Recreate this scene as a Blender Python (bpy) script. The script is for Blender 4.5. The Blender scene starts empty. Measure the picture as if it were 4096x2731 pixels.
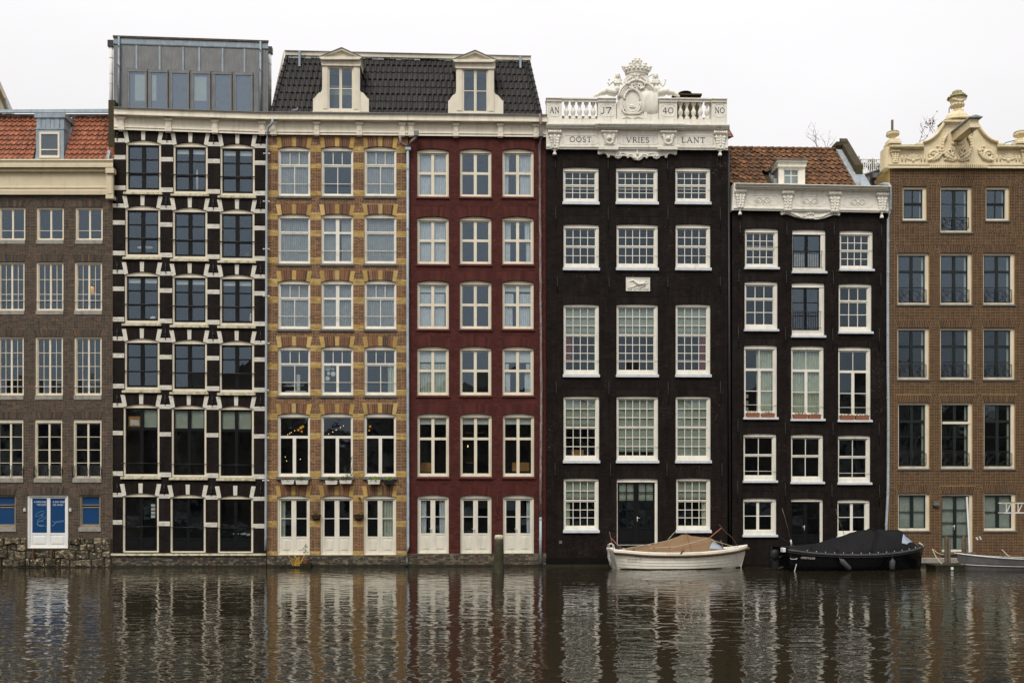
import bpy, bmesh, math, random
import numpy as np
from mathutils import Vector, Matrix

random.seed(7)
rnd = random.Random(11)
scene = bpy.context.scene
COL = scene.collection
R = math.radians

# ------------------------------------------------------------------ camera
# level camera on the far quay, a shift lens keeps the verticals upright
FPX, CXP, HOR, CAMD, CAMZ = 3800.0, 2048.0, 2003.0, 38.0, 2.6
cam_d = bpy.data.cameras.new("camera")
cam = bpy.data.objects.new("camera", cam_d)
COL.objects.link(cam)
cam.location = (0, -CAMD, CAMZ)
cam.rotation_euler = (R(90), 0, 0)
cam_d.sensor_width = 36
cam_d.lens = 36 * FPX / 4096
cam_d.shift_y = (HOR - 1365.5) / 4096
cam_d.clip_end = 2000
scene.camera = cam

# ------------------------------------------------------------------ sky and light
SUN_EL, SUN_AZ = R(52), R(200)      # azimuth measured clockwise from +Y: sun behind the camera, a little left
world = bpy.data.worlds.new("World")
scene.world = world
world.use_nodes = True
wn = world.node_tree
wn.nodes.clear()
sky = wn.nodes.new("ShaderNodeTexSky")
sky.sky_type = 'NISHITA'
sky.sun_disc = False
sky.sun_elevation = SUN_EL
sky.sun_rotation = SUN_AZ
sky.dust_density = 6.0
sky.air_density = 1.0
hsv = wn.nodes.new("ShaderNodeHueSaturation")          # overcast: the blue is gone
hsv.inputs['Saturation'].default_value = 0.06
tc = wn.nodes.new("ShaderNodeTexCoord")
sxyz = wn.nodes.new("ShaderNodeSeparateXYZ")
wn.links.new(tc.outputs['Generated'], sxyz.inputs[0])
grad = wn.nodes.new("ShaderNodeMapRange")                # overcast luminance rises evenly from horizon to zenith
for k_, v_ in (('From Min', 0.0), ('From Max', 1.0), ('To Min', 5.1), ('To Max', 10.2)):
    grad.inputs[k_].default_value = v_
wn.links.new(sxyz.outputs['Z'], grad.inputs['Value'])
cl_n = wn.nodes.new("ShaderNodeTexNoise")                # faint cloud tone
cl_n.inputs['Scale'].default_value = 2.2
cl_n.inputs['Detail'].default_value = 5
cl_m = wn.nodes.new("ShaderNodeMapping")
cl_m.inputs['Scale'].default_value = (1, 1, 2.5)
wn.links.new(tc.outputs['Generated'], cl_m.inputs[0])
wn.links.new(cl_m.outputs[0], cl_n.inputs['Vector'])
cl_r = wn.nodes.new("ShaderNodeMapRange")
for k_, v_ in (('From Min', .3), ('From Max', .7), ('To Min', .955), ('To Max', 1.045)):
    cl_r.inputs[k_].default_value = v_
wn.links.new(cl_n.outputs['Fac'], cl_r.inputs['Value'])
mul = wn.nodes.new("ShaderNodeMath"); mul.operation = 'MULTIPLY'
wn.links.new(grad.outputs[0], mul.inputs[0]); wn.links.new(cl_r.outputs[0], mul.inputs[1])
vec = wn.nodes.new("ShaderNodeVectorMath"); vec.operation = 'SCALE'
vec.inputs[0].default_value = (1.0, .985, 1.0)
wn.links.new(mul.outputs[0], vec.inputs['Scale'])
wmix = wn.nodes.new("ShaderNodeMix")
wmix.data_type = 'RGBA'
wmix.inputs['Factor'].default_value = 0.97
bg = wn.nodes.new("ShaderNodeBackground")
bg.inputs['Strength'].default_value = 0.10
wo = wn.nodes.new("ShaderNodeOutputWorld")
wn.links.new(sky.outputs['Color'], hsv.inputs['Color'])
wn.links.new(hsv.outputs['Color'], wmix.inputs['A'])
wn.links.new(vec.outputs[0], wmix.inputs['B'])
wn.links.new(wmix.outputs['Result'], bg.inputs['Color'])
wn.links.new(bg.outputs['Background'], wo.inputs['Surface'])

sun_d = bpy.data.lights.new("sun", 'SUN')
sun_d.energy = 1.5
sun_d.angle = R(24)
sun_d.color = (1.0, 0.96, 0.90)
sun = bpy.data.objects.new("sun", sun_d)
COL.objects.link(sun)
sdir = Vector((math.sin(SUN_AZ) * math.cos(SUN_EL), math.cos(SUN_AZ) * math.cos(SUN_EL), math.sin(SUN_EL)))
sun.rotation_euler = sdir.to_track_quat('Z', 'Y').to_euler()
sun.location = (0, -30, 60)

scene.view_settings.view_transform = 'Standard'
scene.view_settings.look = 'None'
scene.view_settings.gamma = 1.0
scene.view_settings.exposure = 0.47
scene.render.engine = 'CYCLES'
scene.cycles.max_bounces = 8
scene.cycles.transparent_max_bounces = 12
scene.cycles.caustics_reflective = False
scene.cycles.caustics_refractive = False

# ------------------------------------------------------------------ materials
MATS = {}


def newmat(name):
    m = bpy.data.materials.new(name)
    m.use_nodes = True
    nt = m.node_tree
    nt.nodes.clear()
    out = nt.nodes.new("ShaderNodeOutputMaterial")
    p = nt.nodes.new("ShaderNodeBsdfPrincipled")
    nt.links.new(p.outputs[0], out.inputs['Surface'])
    MATS[name] = m
    return m, nt, p, out


def N(nt, t, **kw):
    n = nt.nodes.new("ShaderNode" + t)
    for k, v in kw.items():
        if k in n.inputs:
            n.inputs[k].default_value = v
        else:
            setattr(n, k, v)
    return n


def mixc(nt, fac, a, b, blend='MIX'):
    n = nt.nodes.new("ShaderNodeMix")
    n.data_type = 'RGBA'
    n.blend_type = blend
    for s, val in (('Factor', fac), ('A', a), ('B', b)):
        if hasattr(val, 'is_linked') or hasattr(val, 'links'):
            nt.links.new(val, n.inputs[s])
        elif s == 'Factor':
            n.inputs[s].default_value = val
        else:
            n.inputs[s].default_value = tuple(val) + (1,) if len(val) == 3 else val
    return n.outputs['Result']


def ramp(nt, src, a, b, ca=0.0, cb=1.0):
    n = nt.nodes.new("ShaderNodeMapRange")
    n.inputs['From Min'].default_value = a
    n.inputs['From Max'].default_value = b
    n.inputs['To Min'].default_value = ca
    n.inputs['To Max'].default_value = cb
    nt.links.new(src, n.inputs['Value'])
    return n.outputs['Result']


def coords(nt, scale=(1, 1, 1)):
    g = nt.nodes.new("ShaderNodeNewGeometry")
    mp = nt.nodes.new("ShaderNodeMapping")
    mp.inputs['Scale'].default_value = scale
    nt.links.new(g.outputs['Position'], mp.inputs['Vector'])
    return mp.outputs['Vector']


def noise(nt, scale, detail=4, rough=.55, stretch=(1, 1, 1), dist=0.0):
    n = nt.nodes.new("ShaderNodeTexNoise")
    n.inputs['Scale'].default_value = scale
    n.inputs['Detail'].default_value = detail
    n.inputs['Roughness'].default_value = rough
    n.inputs['Distortion'].default_value = dist
    nt.links.new(coords(nt, stretch), n.inputs['Vector'])
    return n.outputs['Fac']


def surf(name, rgb, rough=.6, var=.12, vscale=3.0, dirt=None, dirt_amt=.5, dirt_lo=.52, dirt_hi=.7,
         streak=(2.2, 2.2, .35), dscale=2.0, bump=.0, bscale=40, bstretch=(1, 1, 1), attr=False, objrnd=0.0,
         spec=.3, chips=None, chip_lo=.70, chip_scale=9.0, chip_stretch=(1, 1, 3), moss=None):
    """painted / stone / brick surface: base colour, cloudy variation, streaked dirt, chips, fine bump"""
    m, nt, p, out = newmat(name)
    c = None
    if attr:
        a = N(nt, "Attribute", attribute_name="Col")
        c = mixc(nt, 1.0, rgb, a.outputs['Color'], 'MULTIPLY')
    nz = noise(nt, vscale, 5)
    dark = tuple(x * (1 - var) for x in rgb)
    lite = tuple(min(1, x * (1 + var)) for x in rgb)
    if attr:
        v = ramp(nt, nz, .3, .7, 1 - var, 1 + var)
        vv = nt.nodes.new("ShaderNodeCombineColor")
        for k in range(3):
            nt.links.new(v, vv.inputs[k])
        c = mixc(nt, 1.0, c, vv.outputs[0], 'MULTIPLY')
    else:
        c = mixc(nt, ramp(nt, nz, .3, .7), dark, lite)
    if objrnd:
        oi = nt.nodes.new("ShaderNodeObjectInfo")
        v = ramp(nt, oi.outputs['Random'], 0, 1, 1 - objrnd, 1 + objrnd)
        vv = nt.nodes.new("ShaderNodeCombineColor")
        for k in range(3):
            nt.links.new(v, vv.inputs[k])
        c = mixc(nt, 1.0, c, vv.outputs[0], 'MULTIPLY')
    if dirt:
        dn = noise(nt, dscale, 6, .6, streak)
        c = mixc(nt, ramp(nt, dn, dirt_lo, dirt_hi, 0, dirt_amt), c, dirt)
    if moss:
        mn = noise(nt, 5.0, 6, .65)
        c = mixc(nt, ramp(nt, mn, .5, .62, 0, .8), c, moss)
    if chips:
        cn = noise(nt, chip_scale, 3, .6, chip_stretch)
        big = noise(nt, .45, 2, .5)
        f1 = ramp(nt, cn, chip_lo, chip_lo + .02, 0, 1)
        f2 = ramp(nt, big, .54, .64, 0, 1)
        mm = N(nt, "Math", operation='MULTIPLY')
        nt.links.new(f1, mm.inputs[0])
        nt.links.new(f2, mm.inputs[1])
        c = mixc(nt, mm.outputs[0], c, chips)
    nt.links.new(c, p.inputs['Base Color'])
    rr = ramp(nt, noise(nt, vscale * 4, 3), .3, .7, max(0, rough - .1), min(1, rough + .1))
    nt.links.new(rr, p.inputs['Roughness'])
    p.inputs['Specular IOR Level'].default_value = spec
    if bump:
        b = nt.nodes.new("ShaderNodeBump")
        b.inputs['Distance'].default_value = bump
        b.inputs['Strength'].default_value = 1
        nt.links.new(noise(nt, bscale, 4, .6, bstretch), b.inputs['Height'])
        nt.links.new(b.outputs['Normal'], p.inputs['Normal'])
    return m


GRIME = (.16, .13, .08)
surf('cream_dirty', (.30, .25, .17), .7, .2, 6, (.12, .095, .06), .6, .45, .65, streak=(1, 1, 1), dscale=6)
surf('cream_old', (.62, .53, .36), .55, .07, 2.5, GRIME, .35, .55, .8, bump=.002, bscale=12)
surf('cream', (.72, .66, .53), .5, .06, 2.5, GRIME, .36, .50, .8, bump=.002, bscale=10)
surf('cream_frame', (.74, .67, .52), .45, .05, 3, GRIME, .32, .50, .8)
surf('white_stone', (.74, .71, .62), .6, .08, 4, (.22, .20, .15), .45, .54, .74, dscale=3, bump=.004, bscale=14)
surf('white_frame', (.78, .745, .645), .4, .05, 3, GRIME, .28, .50, .8)
surf('door_white', (.74, .70, .58), .4, .05, 2, (.22, .19, .13), .35, .50, .8, streak=(3, 3, .6))
surf('cold_white', (.78, .78, .74), .4, .05, 2, (.4, .38, .30), .3, .52, .8, streak=(3, 3, .8))
surf('cream_yellow', (.74, .63, .41), .6, .08, 4, (.30, .24, .13), .40, .53, .74, dscale=3, bump=.004, bscale=14)
surf('moss_stone', (.46, .40, .22), .9, .3, 9, (.08, .08, .025), .85, .44, .6, streak=(1, 1, 1), dscale=9, bump=.02, bscale=18)
surf('mossy_sill', (.58, .53, .38), .8, .2, 9, (.20, .18, .07), .7, .48, .62, streak=(1, 1, 1), dscale=7, bump=.006, bscale=25)
surf('stone_sill', (.30, .28, .24), .8, .15, 7, (.10, .10, .08), .5, .5, .7, streak=(1, 1, 1), dscale=6, bump=.004, bscale=40)
surf('dark_sill', (.13, .13, .12), .7, .15, 7, (.05, .05, .045), .5, .5, .7, streak=(1, 1, 1), dscale=6, bump=.003, bscale=40)
surf('blue_sill', (.60, .62, .64), .55, .08, 6, (.25, .24, .2), .35, .54, .75, bump=.003, bscale=30)
surf('red_sill', (.11, .026, .022), .75, .15, 6, (.16, .13, .04), .45, .58, .7, streak=(1, 1, 1), dscale=5, bump=.003, bscale=40)
# painted brick
surf('black_brick', (.0145, .0105, .0085), .7, .30, 2.2, (.030, .025, .021), .55, .5, .75, attr=True, bump=.003, bscale=60, spec=.10)
surf('black_brick_worn', (.0145, .0105, .0085), .7, .30, 2.2, (.030, .025, .021), .55, .5, .75, attr=True, bump=.003, bscale=60,
     spec=.08, chips=(.35, .28, .2), chip_lo=.665, chip_scale=16)
surf('red_brick', (.084, .0245, .0190), .66, .16, 2.2, (.07, .018, .017), .5, .48, .75, attr=True, bump=.003, bscale=60, spec=.10)
surf('band_white', (.66, .62, .53), .65, .08, 5, (.16, .14, .11), .6, .60, .72, streak=(1, 1, 1), dscale=9, bump=.004, bscale=40, attr=True)
# bare brick: colour per brick comes from the attribute
surf('brick', (1, 1, 1), .8, .16, 14, (.10, .085, .07), .4, .52, .75, streak=(1.2, 1.2, .6), attr=True, bump=.004, bscale=70)
surf('mortar_pale', (.47, .335, .175), .9, .15, 8, (.2, .16, .11), .4, .5, .75)
surf('mortar_gold', (.44, .29, .11), .9, .15, 8, (.22, .15, .07), .4, .5, .75)
surf('mortar_grey', (.29, .225, .15), .9, .18, 8, (.14, .12, .09), .5, .5, .75)
surf('mortar_dirty', (.15, .125, .085), .9, .3, 6, (.05, .045, .03), .6, .48, .7, streak=(1, 1, 1), dscale=4)
surf('black_core', (.008, .0065, .0055), .8, .2, 3, spec=.08)
surf('red_core', (.055, .012, .012), .8, .2, 3)
surf('stone_rough', (.105, .085, .058), .95, .5, 3.5, (.46, .37, .23), .85, .55, .62, streak=(1, 1, 1.6), dscale=6.5, bump=.06, bscale=8, objrnd=.6,
     moss=(.03, .026, .013))
surf('base_brick', (1, 1, 1), .85, .25, 6, (.05, .05, .03), .6, .5, .72, streak=(1, 1, 1), dscale=3, attr=True, bump=.006, bscale=40)
surf('wet_algae', (.020, .019, .011), .45, .4, 8, (.05, .05, .02), .5, .5, .7, streak=(1, 1, 1), dscale=6, bump=.01, bscale=20)
# roofs
surf('tile_red', (.32, .108, .052), .5, .2, 8, (.08, .045, .03), .7, .46, .72, streak=(2, 2, 1), objrnd=.22, bump=.003, bscale=40)
surf('tile_dark', (.017, .0145, .0125), .6, .25, 7, (.045, .042, .038), .4, .54, .78, streak=(3, 3, .5), dscale=3, objrnd=.35, bump=.003, bscale=50)
surf('tile_brown', (.165, .076, .031), .8, .35, 7, (.045, .03, .018), .75, .44, .64, streak=(1, 1, 1), dscale=6, objrnd=.45, bump=.008, bscale=35)
surf('zinc', (.150, .155, .152), .5, .18, 3, (.09, .085, .078), .6, .45, .7, streak=(6, 6, .8), dscale=3, spec=.5)
surf('zinc_pale', (.27, .33, .37), .5, .16, 4, (.12, .13, .14), .5, .48, .7, streak=(4, 4, .8), dscale=3, spec=.5)
surf('lead', (.30, .32, .33), .6, .25, 8, (.10, .10, .10), .5, .48, .7, streak=(1, 1, 1), dscale=6, bump=.01, bscale=18)
surf('pipe_zinc', (.36, .42, .45), .45, .15, 5, (.16, .17, .17), .5, .5, .7, streak=(4, 4, .6), spec=.5)
surf('pipe_old', (.27, .24, .22), .65, .3, 7, (.13, .03, .025), .8, .48, .56, streak=(6, 6, .5), dscale=4)
surf('steel', (.62, .60, .56), .3, .08, 4, spec=.6)
surf('iron', (.012, .011, .011), .5, .2, 10, spec=.4)
surf('black_paint', (.007, .007, .0078), .45, .15, 5, spec=.15)
surf('green_black', (.012, .018, .016), .4, .15, 5, spec=.25)
surf('chimney_moss', (.065, .052, .025), .9, .4, 5, (.02, .018, .01), .7, .45, .65, streak=(1, 1, 1), dscale=5, bump=.03, bscale=14)
surf('terracotta', (.27, .105, .055), .75, .15, 8, (.16, .08, .05), .5, .5, .7, streak=(1, 1, 1), dscale=6)
surf('wood_old', (.17, .135, .095), .85, .3, 6, (.06, .055, .03), .6, .46, .66, streak=(5, 5, .6), dscale=3, bump=.01, bscale=20, bstretch=(3, 3, .3))
surf('wood_algae', (.052, .046, .026), .85, .35, 6, (.03, .034, .012), .7, .44, .62, streak=(5, 5, .6), dscale=3, bump=.015, bscale=16, bstretch=(3, 3, .3))
surf('leaf', (.06, .10, .025), .6, .5, 30, objrnd=.2)
surf('leaf_bright', (.20, .30, .03), .6, .4, 30)
surf('leaf_dry', (.17, .08, .035), .7, .5, 30)
surf('grass_dry', (.46, .28, .045), .7, .35, 20)
surf('twig', (.11, .085, .065), .9, .2, 10)
surf('soil', (.03, .022, .015), .95, .3, 20)
surf('plastic_white', (.66, .64, .58), .45, .05, 5, (.3, .28, .2), .4, .5, .75)
surf('plastic_black', (.015, .015, .015), .5, .2, 5)
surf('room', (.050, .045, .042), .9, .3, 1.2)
surf('lace', (.29, .30, .295), .9, .15, 6)
surf('lace_bright', (.50, .53, .54), .9, .12, 6)
surf('curtain_green', (.42, .45, .35), .9, .12, 6)
surf('blind_white', (.52, .55, .51), .9, .06, 4)
surf('blind_green', (.30, .33, .27), .9, .10, 4)
surf('room_red', (.20, .03, .025), .9, .2, 2)
surf('amber_wood', (.36, .17, .05), .6, .2, 5)
surf('white_thing', (.7, .7, .66), .6, .1, 5)
# boats
surf('gel_white', (.84, .80, .68), .3, .06, 2, (.32, .27, .16), .35, .52, .75, streak=(1, 1, .5), spec=.5)
surf('gel_black', (.0045, .0045, .0052), .25, .15, 3, spec=.2)
surf('canvas_tan', (.225, .145, .082), .85, .10, 2.5, (.16, .10, .055), .4, .5, .75, streak=(1, 1, 1), bump=.008, bscale=7, spec=.1)
surf('canvas_black', (.0090, .0085, .0090), .85, .15, 2.5, (.015, .0145, .0145), .5, .5, .75, streak=(1, 1, 1), bump=.010, bscale=6, spec=.2)
surf('rope_brown', (.115, .066, .030), .9, .3, 25, (.06, .045, .02), .5, .5, .7, streak=(1, 1, 1), dscale=14, bump=.01, bscale=40)
surf('rope_pale', (.50, .44, .32), .9, .2, 25)
surf('rope_red', (.45, .14, .08), .9, .2, 25)
surf('alu_hull', (.13, .13, .125), .5, .2, 4, (.12, .115, .10), .5, .48, .7, streak=(1, 1, 1), dscale=5, spec=.5)
surf('rubber', (.05, .05, .05), .6, .2, 6)
surf('clear_vinyl', (.30, .35, .42), .15, .15, 4, spec=.6)
surf('ink', (.012, .012, .016), .6, .1, 5)
surf('ink_grey', (.05, .05, .05), .7, .2, 5)
surf('print_white', (.62, .70, .76), .6, .05, 5)
surf('print_line', (.16, .32, .52), .6, .05, 5)
surf('boat_print', (.5, .48, .42), .5, .05, 5)
surf('ground', (.12, .115, .10), .9, .2, 1)
surf('paving', (.13, .12, .11), .9, .2, 1)
surf('far_brick', (.15, .115, .085), .9, .25, .6)
surf('far_stone', (.30, .27, .22), .9, .2, .6)
surf('far_dark', (.02, .02, .022), .3, .2, 1)
surf('pigeon', (.20, .21, .24), .7, .3, 20)


def m_glass(name, ior, tint, rough=.0, wav=.0016):
    m, nt, p, out = newmat(name)
    nt.nodes.remove(p)
    f0 = ((ior - 1) / (ior + 1)) ** 2              # Schlick, alike on both faces of the thin pane
    lw = N(nt, "LayerWeight")
    lw.inputs['Blend'].default_value = .5
    pw = N(nt, "Math", operation='POWER')
    nt.links.new(lw.outputs['Facing'], pw.inputs[0])
    pw.inputs[1].default_value = 5
    fr = N(nt, "Math", operation='MULTIPLY_ADD')
    nt.links.new(pw.outputs[0], fr.inputs[0])
    fr.inputs[1].default_value = 1 - f0
    fr.inputs[2].default_value = f0
    tr = N(nt, "BsdfTransparent")
    tr.inputs['Color'].default_value = tint + (1,)
    gl = N(nt, "BsdfGlossy")
    gl.inputs['Roughness'].default_value = rough
    gl.inputs['Color'].default_value = (.68, .84, 1.0, 1)
    b = N(nt, "Bump")
    b.inputs['Distance'].default_value = wav
    nt.links.new(noise(nt, 2.6, 2, .4), b.inputs['Height'])
    nt.links.new(b.outputs['Normal'], gl.inputs['Normal'])
    mx = N(nt, "MixShader")
    nt.links.new(fr.outputs[0], mx.inputs[0])
    nt.links.new(tr.outputs[0], mx.inputs[1])
    nt.links.new(gl.outputs[0], mx.inputs[2])
    nt.links.new(mx.outputs[0], out.inputs['Surface'])
    return m


m_glass('glass', 1.74, (.93, .95, .95))
m_glass('glass_old', 1.55, (.91, .93, .92), wav=.004)
m_glass('glass_roof', 2.1, (.95, .96, .97), wav=.0006)

m, nt, p, out = newmat('film_blue')
p.inputs['Base Color'].default_value = (.012, .055, .15, 1)
p.inputs['Roughness'].default_value = .12

m, nt, p, out = newmat('frost')
nt.links.new(mixc(nt, ramp(nt, noise(nt, 3, 4), .35, .65), (.10, .11, .09), (.20, .21, .18)), p.inputs['Base Color'])
p.inputs['Roughness'].default_value = .25


def emit(name, rgb, st):
    m, nt, p, out = newmat(name)
    p.inputs['Base Color'].default_value = rgb + (1,)
    p.inputs['Emission Color'].default_value = rgb + (1,)
    p.inputs['Emission Strength'].default_value = st


emit('lamp_glow', (.8, .38, .06), .35)
emit('bulb', (1.0, .66, .28), 1.4)

# canal water
m, nt, p, out = newmat('water')
p.inputs['Base Color'].default_value = (.023, .0185, .0100, 1)
p.inputs['Roughness'].default_value = .0
p.inputs['IOR'].default_value = 1.36
w1 = noise(nt, 2.1, 1.6, .36, (.72, 1.3, 1), .6)
w2 = noise(nt, 6.5, 1.5, .4, (.7, 1.3, 1), .5)
w3 = noise(nt, .35, 2, .5)
w4 = noise(nt, .14, 3, .55, (.6, 1.4, 1))
amp = ramp(nt, w4, .36, .64, .42, 1.35)
sm = N(nt, "Math", operation='MULTIPLY_ADD')
nt.links.new(w2, sm.inputs[0]); sm.inputs[1].default_value = .13
nt.links.new(w1, sm.inputs[2])
sa = N(nt, "Math", operation='MULTIPLY')
nt.links.new(sm.outputs[0], sa.inputs[0]); nt.links.new(amp, sa.inputs[1])
bmp = N(nt, "Bump")
bmp.inputs['Distance'].default_value = .0232
bmp.inputs['Strength'].default_value = 1
nt.links.new(sa.outputs[0], bmp.inputs['Height'])
nt.links.new(bmp.outputs['Normal'], p.inputs['Normal'])

# ------------------------------------------------------------------ mesh helpers
# shapes are given as (u, v, w): u along the facade, v out towards the canal, w up
class MB:
    def __init__(s):
        s.v, s.f, s.c = [], [], []

    def add(s, vs, fs, col=(1, 1, 1)):
        b = len(s.v)
        s.v += [(x, -y, z) for x, y, z in vs]
        s.f += [tuple(i + b for i in f) for f in fs]
        s.c += [col] * len(vs)

    def box(s, u0, u1, v0, v1, w0, w1, col=(1, 1, 1), sh=0.0):
        a, b = w0, w1
        d = sh * (u1 - u0)
        s.add([(u0, v0, a), (u1, v0, a + d), (u1, v1, a + d), (u0, v1, a),
               (u0, v0, b), (u1, v0, b + d), (u1, v1, b + d), (u0, v1, b)],
              [(0, 1, 2, 3), (7, 6, 5, 4), (3, 2, 6, 7), (1, 0, 4, 5), (0, 3, 7, 4), (2, 1, 5, 6)], col)

    def prism(s, poly, v0, v1, col=(1, 1, 1)):
        n = len(poly)
        vs = [(u, v1, w) for u, w in poly] + [(u, v0, w) for u, w in poly]
        fs = [tuple(range(n)), tuple(range(2 * n - 1, n - 1, -1))]
        for i in range(n):
            j = (i + 1) % n
            fs.append((i, n + i, n + j, j))
        s.add(vs, fs, col)

    def loft(s, rings, closed=True, caps=True, col=(1, 1, 1)):
        n = len(rings[0])
        vs = [p for r in rings for p in r]
        fs = []
        for k in range(len(rings) - 1):
            for i in range(n if closed else n - 1):
                j = (i + 1) % n
                fs.append((k * n + i, k * n + j, (k + 1) * n + j, (k + 1) * n + i))
        if caps:
            fs.append(tuple(range(n)))
            fs.append(tuple((len(rings) - 1) * n + i for i in range(n - 1, -1, -1)))
        s.add(vs, fs, col)

    def tube(s, pts, r, n=8, col=(1, 1, 1)):
        pts = [Vector(p) for p in pts]
        rings = []
        up = Vector((0, 0, 1))
        for i, p in enumerate(pts):
            a = pts[max(0, i - 1)]
            b = pts[min(len(pts) - 1, i + 1)]
            t = (b - a).normalized()
            x = t.cross(up)
            if x.length < .05:
                x = t.cross(Vector((1, 0, 0)))
            x.normalize()
            y = t.cross(x).normalized()
            rr = r[i] if isinstance(r, (list, tuple)) else r
            rings.append([tuple(p + (x * math.cos(2 * math.pi * k / n) + y * math.sin(2 * math.pi * k / n)) * rr) for k in range(n)])
        s.loft(rings, True, True, col)

    def lathe(s, u, v, prof, n=14, col=(1, 1, 1), sq=1.0):
        rings = [[(u + r * math.cos(2 * math.pi * k / n), v + sq * r * math.sin(2 * math.pi * k / n), w) for k in range(n)] for r, w in prof]
        s.loft(rings, True, True, col)

    def ell(s, c, r, n=10, m=6, col=(1, 1, 1), rot=0.0):
        rings = []
        cr, sr = math.cos(rot), math.sin(rot)
        for j in range(m + 1):
            ph = math.pi * (j / m - .5)
            ph = max(-1.5, min(1.5, ph))
            ring = []
            for k in range(n):
                th = 2 * math.pi * k / n
                x, y, z = r[0] * math.cos(ph) * math.cos(th), r[1] * math.cos(ph) * math.sin(th), r[2] * math.sin(ph)
                ring.append((c[0] + x * cr - z * sr, c[1] + y, c[2] + x * sr + z * cr))
            rings.append(ring)
        s.loft(rings, True, True, col)

    def spiral(s, c, r, turns=1.4, th=.02, start=0.0, hand=1, v=0.0, n=18):
        pts, rs = [], []
        for i in range(n + 1):
            t = i / n
            a = start + hand * turns * 2 * math.pi * t
            q = r * (1 - .82 * t)
            pts.append((c[0] + q * math.cos(a), v, c[1] + q * math.sin(a)))
            rs.append(th * (1 - .35 * t))
        s.tube(pts, rs, 6)


def link(name, data, parent=None):
    o = bpy.data.objects.new(name, data)
    COL.objects.link(o)
    if parent is not None:
        o.parent = parent
    return o


def obj(name, mb, mat, parent=None, smooth=False, remesh=None, bevel=None, kind=None):
    me = bpy.data.meshes.new(name)
    me.from_pydata(mb.v, [], mb.f)
    if any(c != (1, 1, 1) for c in mb.c):
        at = me.color_attributes.new("Col", 'FLOAT_COLOR', 'POINT')
        a = np.ones((len(mb.c), 4), dtype=np.float32)
        a[:, :3] = mb.c
        at.data.foreach_set("color", a.ravel())
    elif mat in ATTRM:
        at = me.color_attributes.new("Col", 'FLOAT_COLOR', 'POINT')
        at.data.foreach_set("color", np.ones(len(mb.c) * 4, dtype=np.float32))
    if smooth or remesh or bevel:
        bm = bmesh.new()
        bm.from_mesh(me)
        bmesh.ops.recalc_face_normals(bm, faces=bm.faces)
        bm.to_mesh(me)
        bm.free()
    if smooth:
        me.polygons.foreach_set("use_smooth", [True] * len(me.polygons))
    me.materials.append(MATS[mat])
    o = link(name, me, parent)
    if remesh:
        md = o.modifiers.new("remesh", 'REMESH')
        md.mode = 'VOXEL'
        md.voxel_size = remesh
        md.use_smooth_shade = True
    if bevel:
        md = o.modifiers.new("bevel", 'BEVEL')
        md.width = bevel
        md.segments = 1
        md.limit_method = 'ANGLE'
    if kind:
        o["kind"] = kind
    return o


ATTRM = {'black_brick', 'black_brick_worn', 'red_brick', 'band_white', 'brick', 'base_brick'}


def tag(o, label, cat, group=None):
    o["label"] = label
    o["category"] = cat
    if group:
        o["group"] = group
    return o


def empty(name, loc=(0, 0, 0), rz=0.0, parent=None):
    o = link(name, None, parent)
    o.location = loc
    o.rotation_euler = (0, 0, rz)
    o.empty_display_size = .3
    return o


def Z(ox, oy, s):
    return lambda x, y: (ox + x / s, oy + y / s)


# measuring frames: enlarged views of the photograph the sizes were read from
zA, zB, zC = Z(0, 0, 1.96), Z(0, 750, 1.96), Z(0, 1500, 1.96)
zD, zE, zF = Z(1000, 100, 1.96), Z(1000, 850, 1.96), Z(1000, 1550, 1.96)
zG, zH, zI = Z(2100, 200, 2.6133), Z(2100, 750, 1.96), Z(2100, 1500, 1.96)
zJ, zK, zL = Z(2850, 450, 2.61375), Z(2850, 1000, 2.24), Z(2850, 1650, 2.24)
zM, zN, zO = Z(3400, 300, 2.6135), Z(3400, 850, 1.96), Z(3400, 1550, 2.0905)
zS = Z(0, 0, 1)


class House:
    """a facade plane; P() turns a measured point into metres on it (or v metres in front of it)"""

    def __init__(s, name, y0, yaw, xref, label, cat='house', group=None):
        s.t, s.c, s.s, s.y0 = math.tan(R(yaw)), math.cos(R(yaw)), math.sin(R(yaw)), y0
        k = (xref - CXP) / FPX
        s.X0 = k * (CAMD + y0) / (1 - k * s.t)
        s.Y0 = y0 + s.t * s.X0
        s.root = empty(name, (s.X0, s.Y0, 0), R(yaw))
        tag(s.root, label, cat, group)
        s.open, s.zones = [], []

    def P(s, z, x, y, v=0.0):
        px, py = z(x, y)
        k = (px - CXP) / FPX
        yv = s.y0 - v / s.c
        X = k * (CAMD + yv) / (1 - k * s.t)
        Y = yv + s.t * X
        w = CAMZ + (HOR - py) / FPX * (CAMD + Y)
        return (X - s.X0) * s.c + (Y - (s.Y0)) * s.s, w

    def rect(s, z, x0, y0, x1, y1, v=0.0):
        xm = (x0 + x1) / 2
        return (s.P(z, x0, y0, v)[0], s.P(z, x1, y0, v)[0], s.P(z, xm, y1, v)[1], s.P(z, xm, y0, v)[1])

    def bx(s, mb, z, x0, y0, x1, y1, v0, v1, col=(1, 1, 1)):
        u0, u1, w0, w1 = s.rect(z, x0, y0, x1, y1, v1)
        mb.box(u0, u1, v0, v1, w0, w1, col)

    def pr(s, mb, z, pts, v0, v1, col=(1, 1, 1)):
        mb.prism([s.P(z, x, y, v1) for x, y in pts], v0, v1, col)

    def band(s, mb, z, xl, xr, prof):
        """moulding run: prof = [(y_left, y_right, v)], closed to the wall behind"""
        A = [(s.P(z, xl, a, v)[0], v, s.P(z, xl, a, v)[1]) for a, b, v in prof]
        B = [(s.P(z, xr, b, v)[0], v, s.P(z, xr, b, v)[1]) for a, b, v in prof]
        mb.loft([A, B], True, True)


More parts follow.
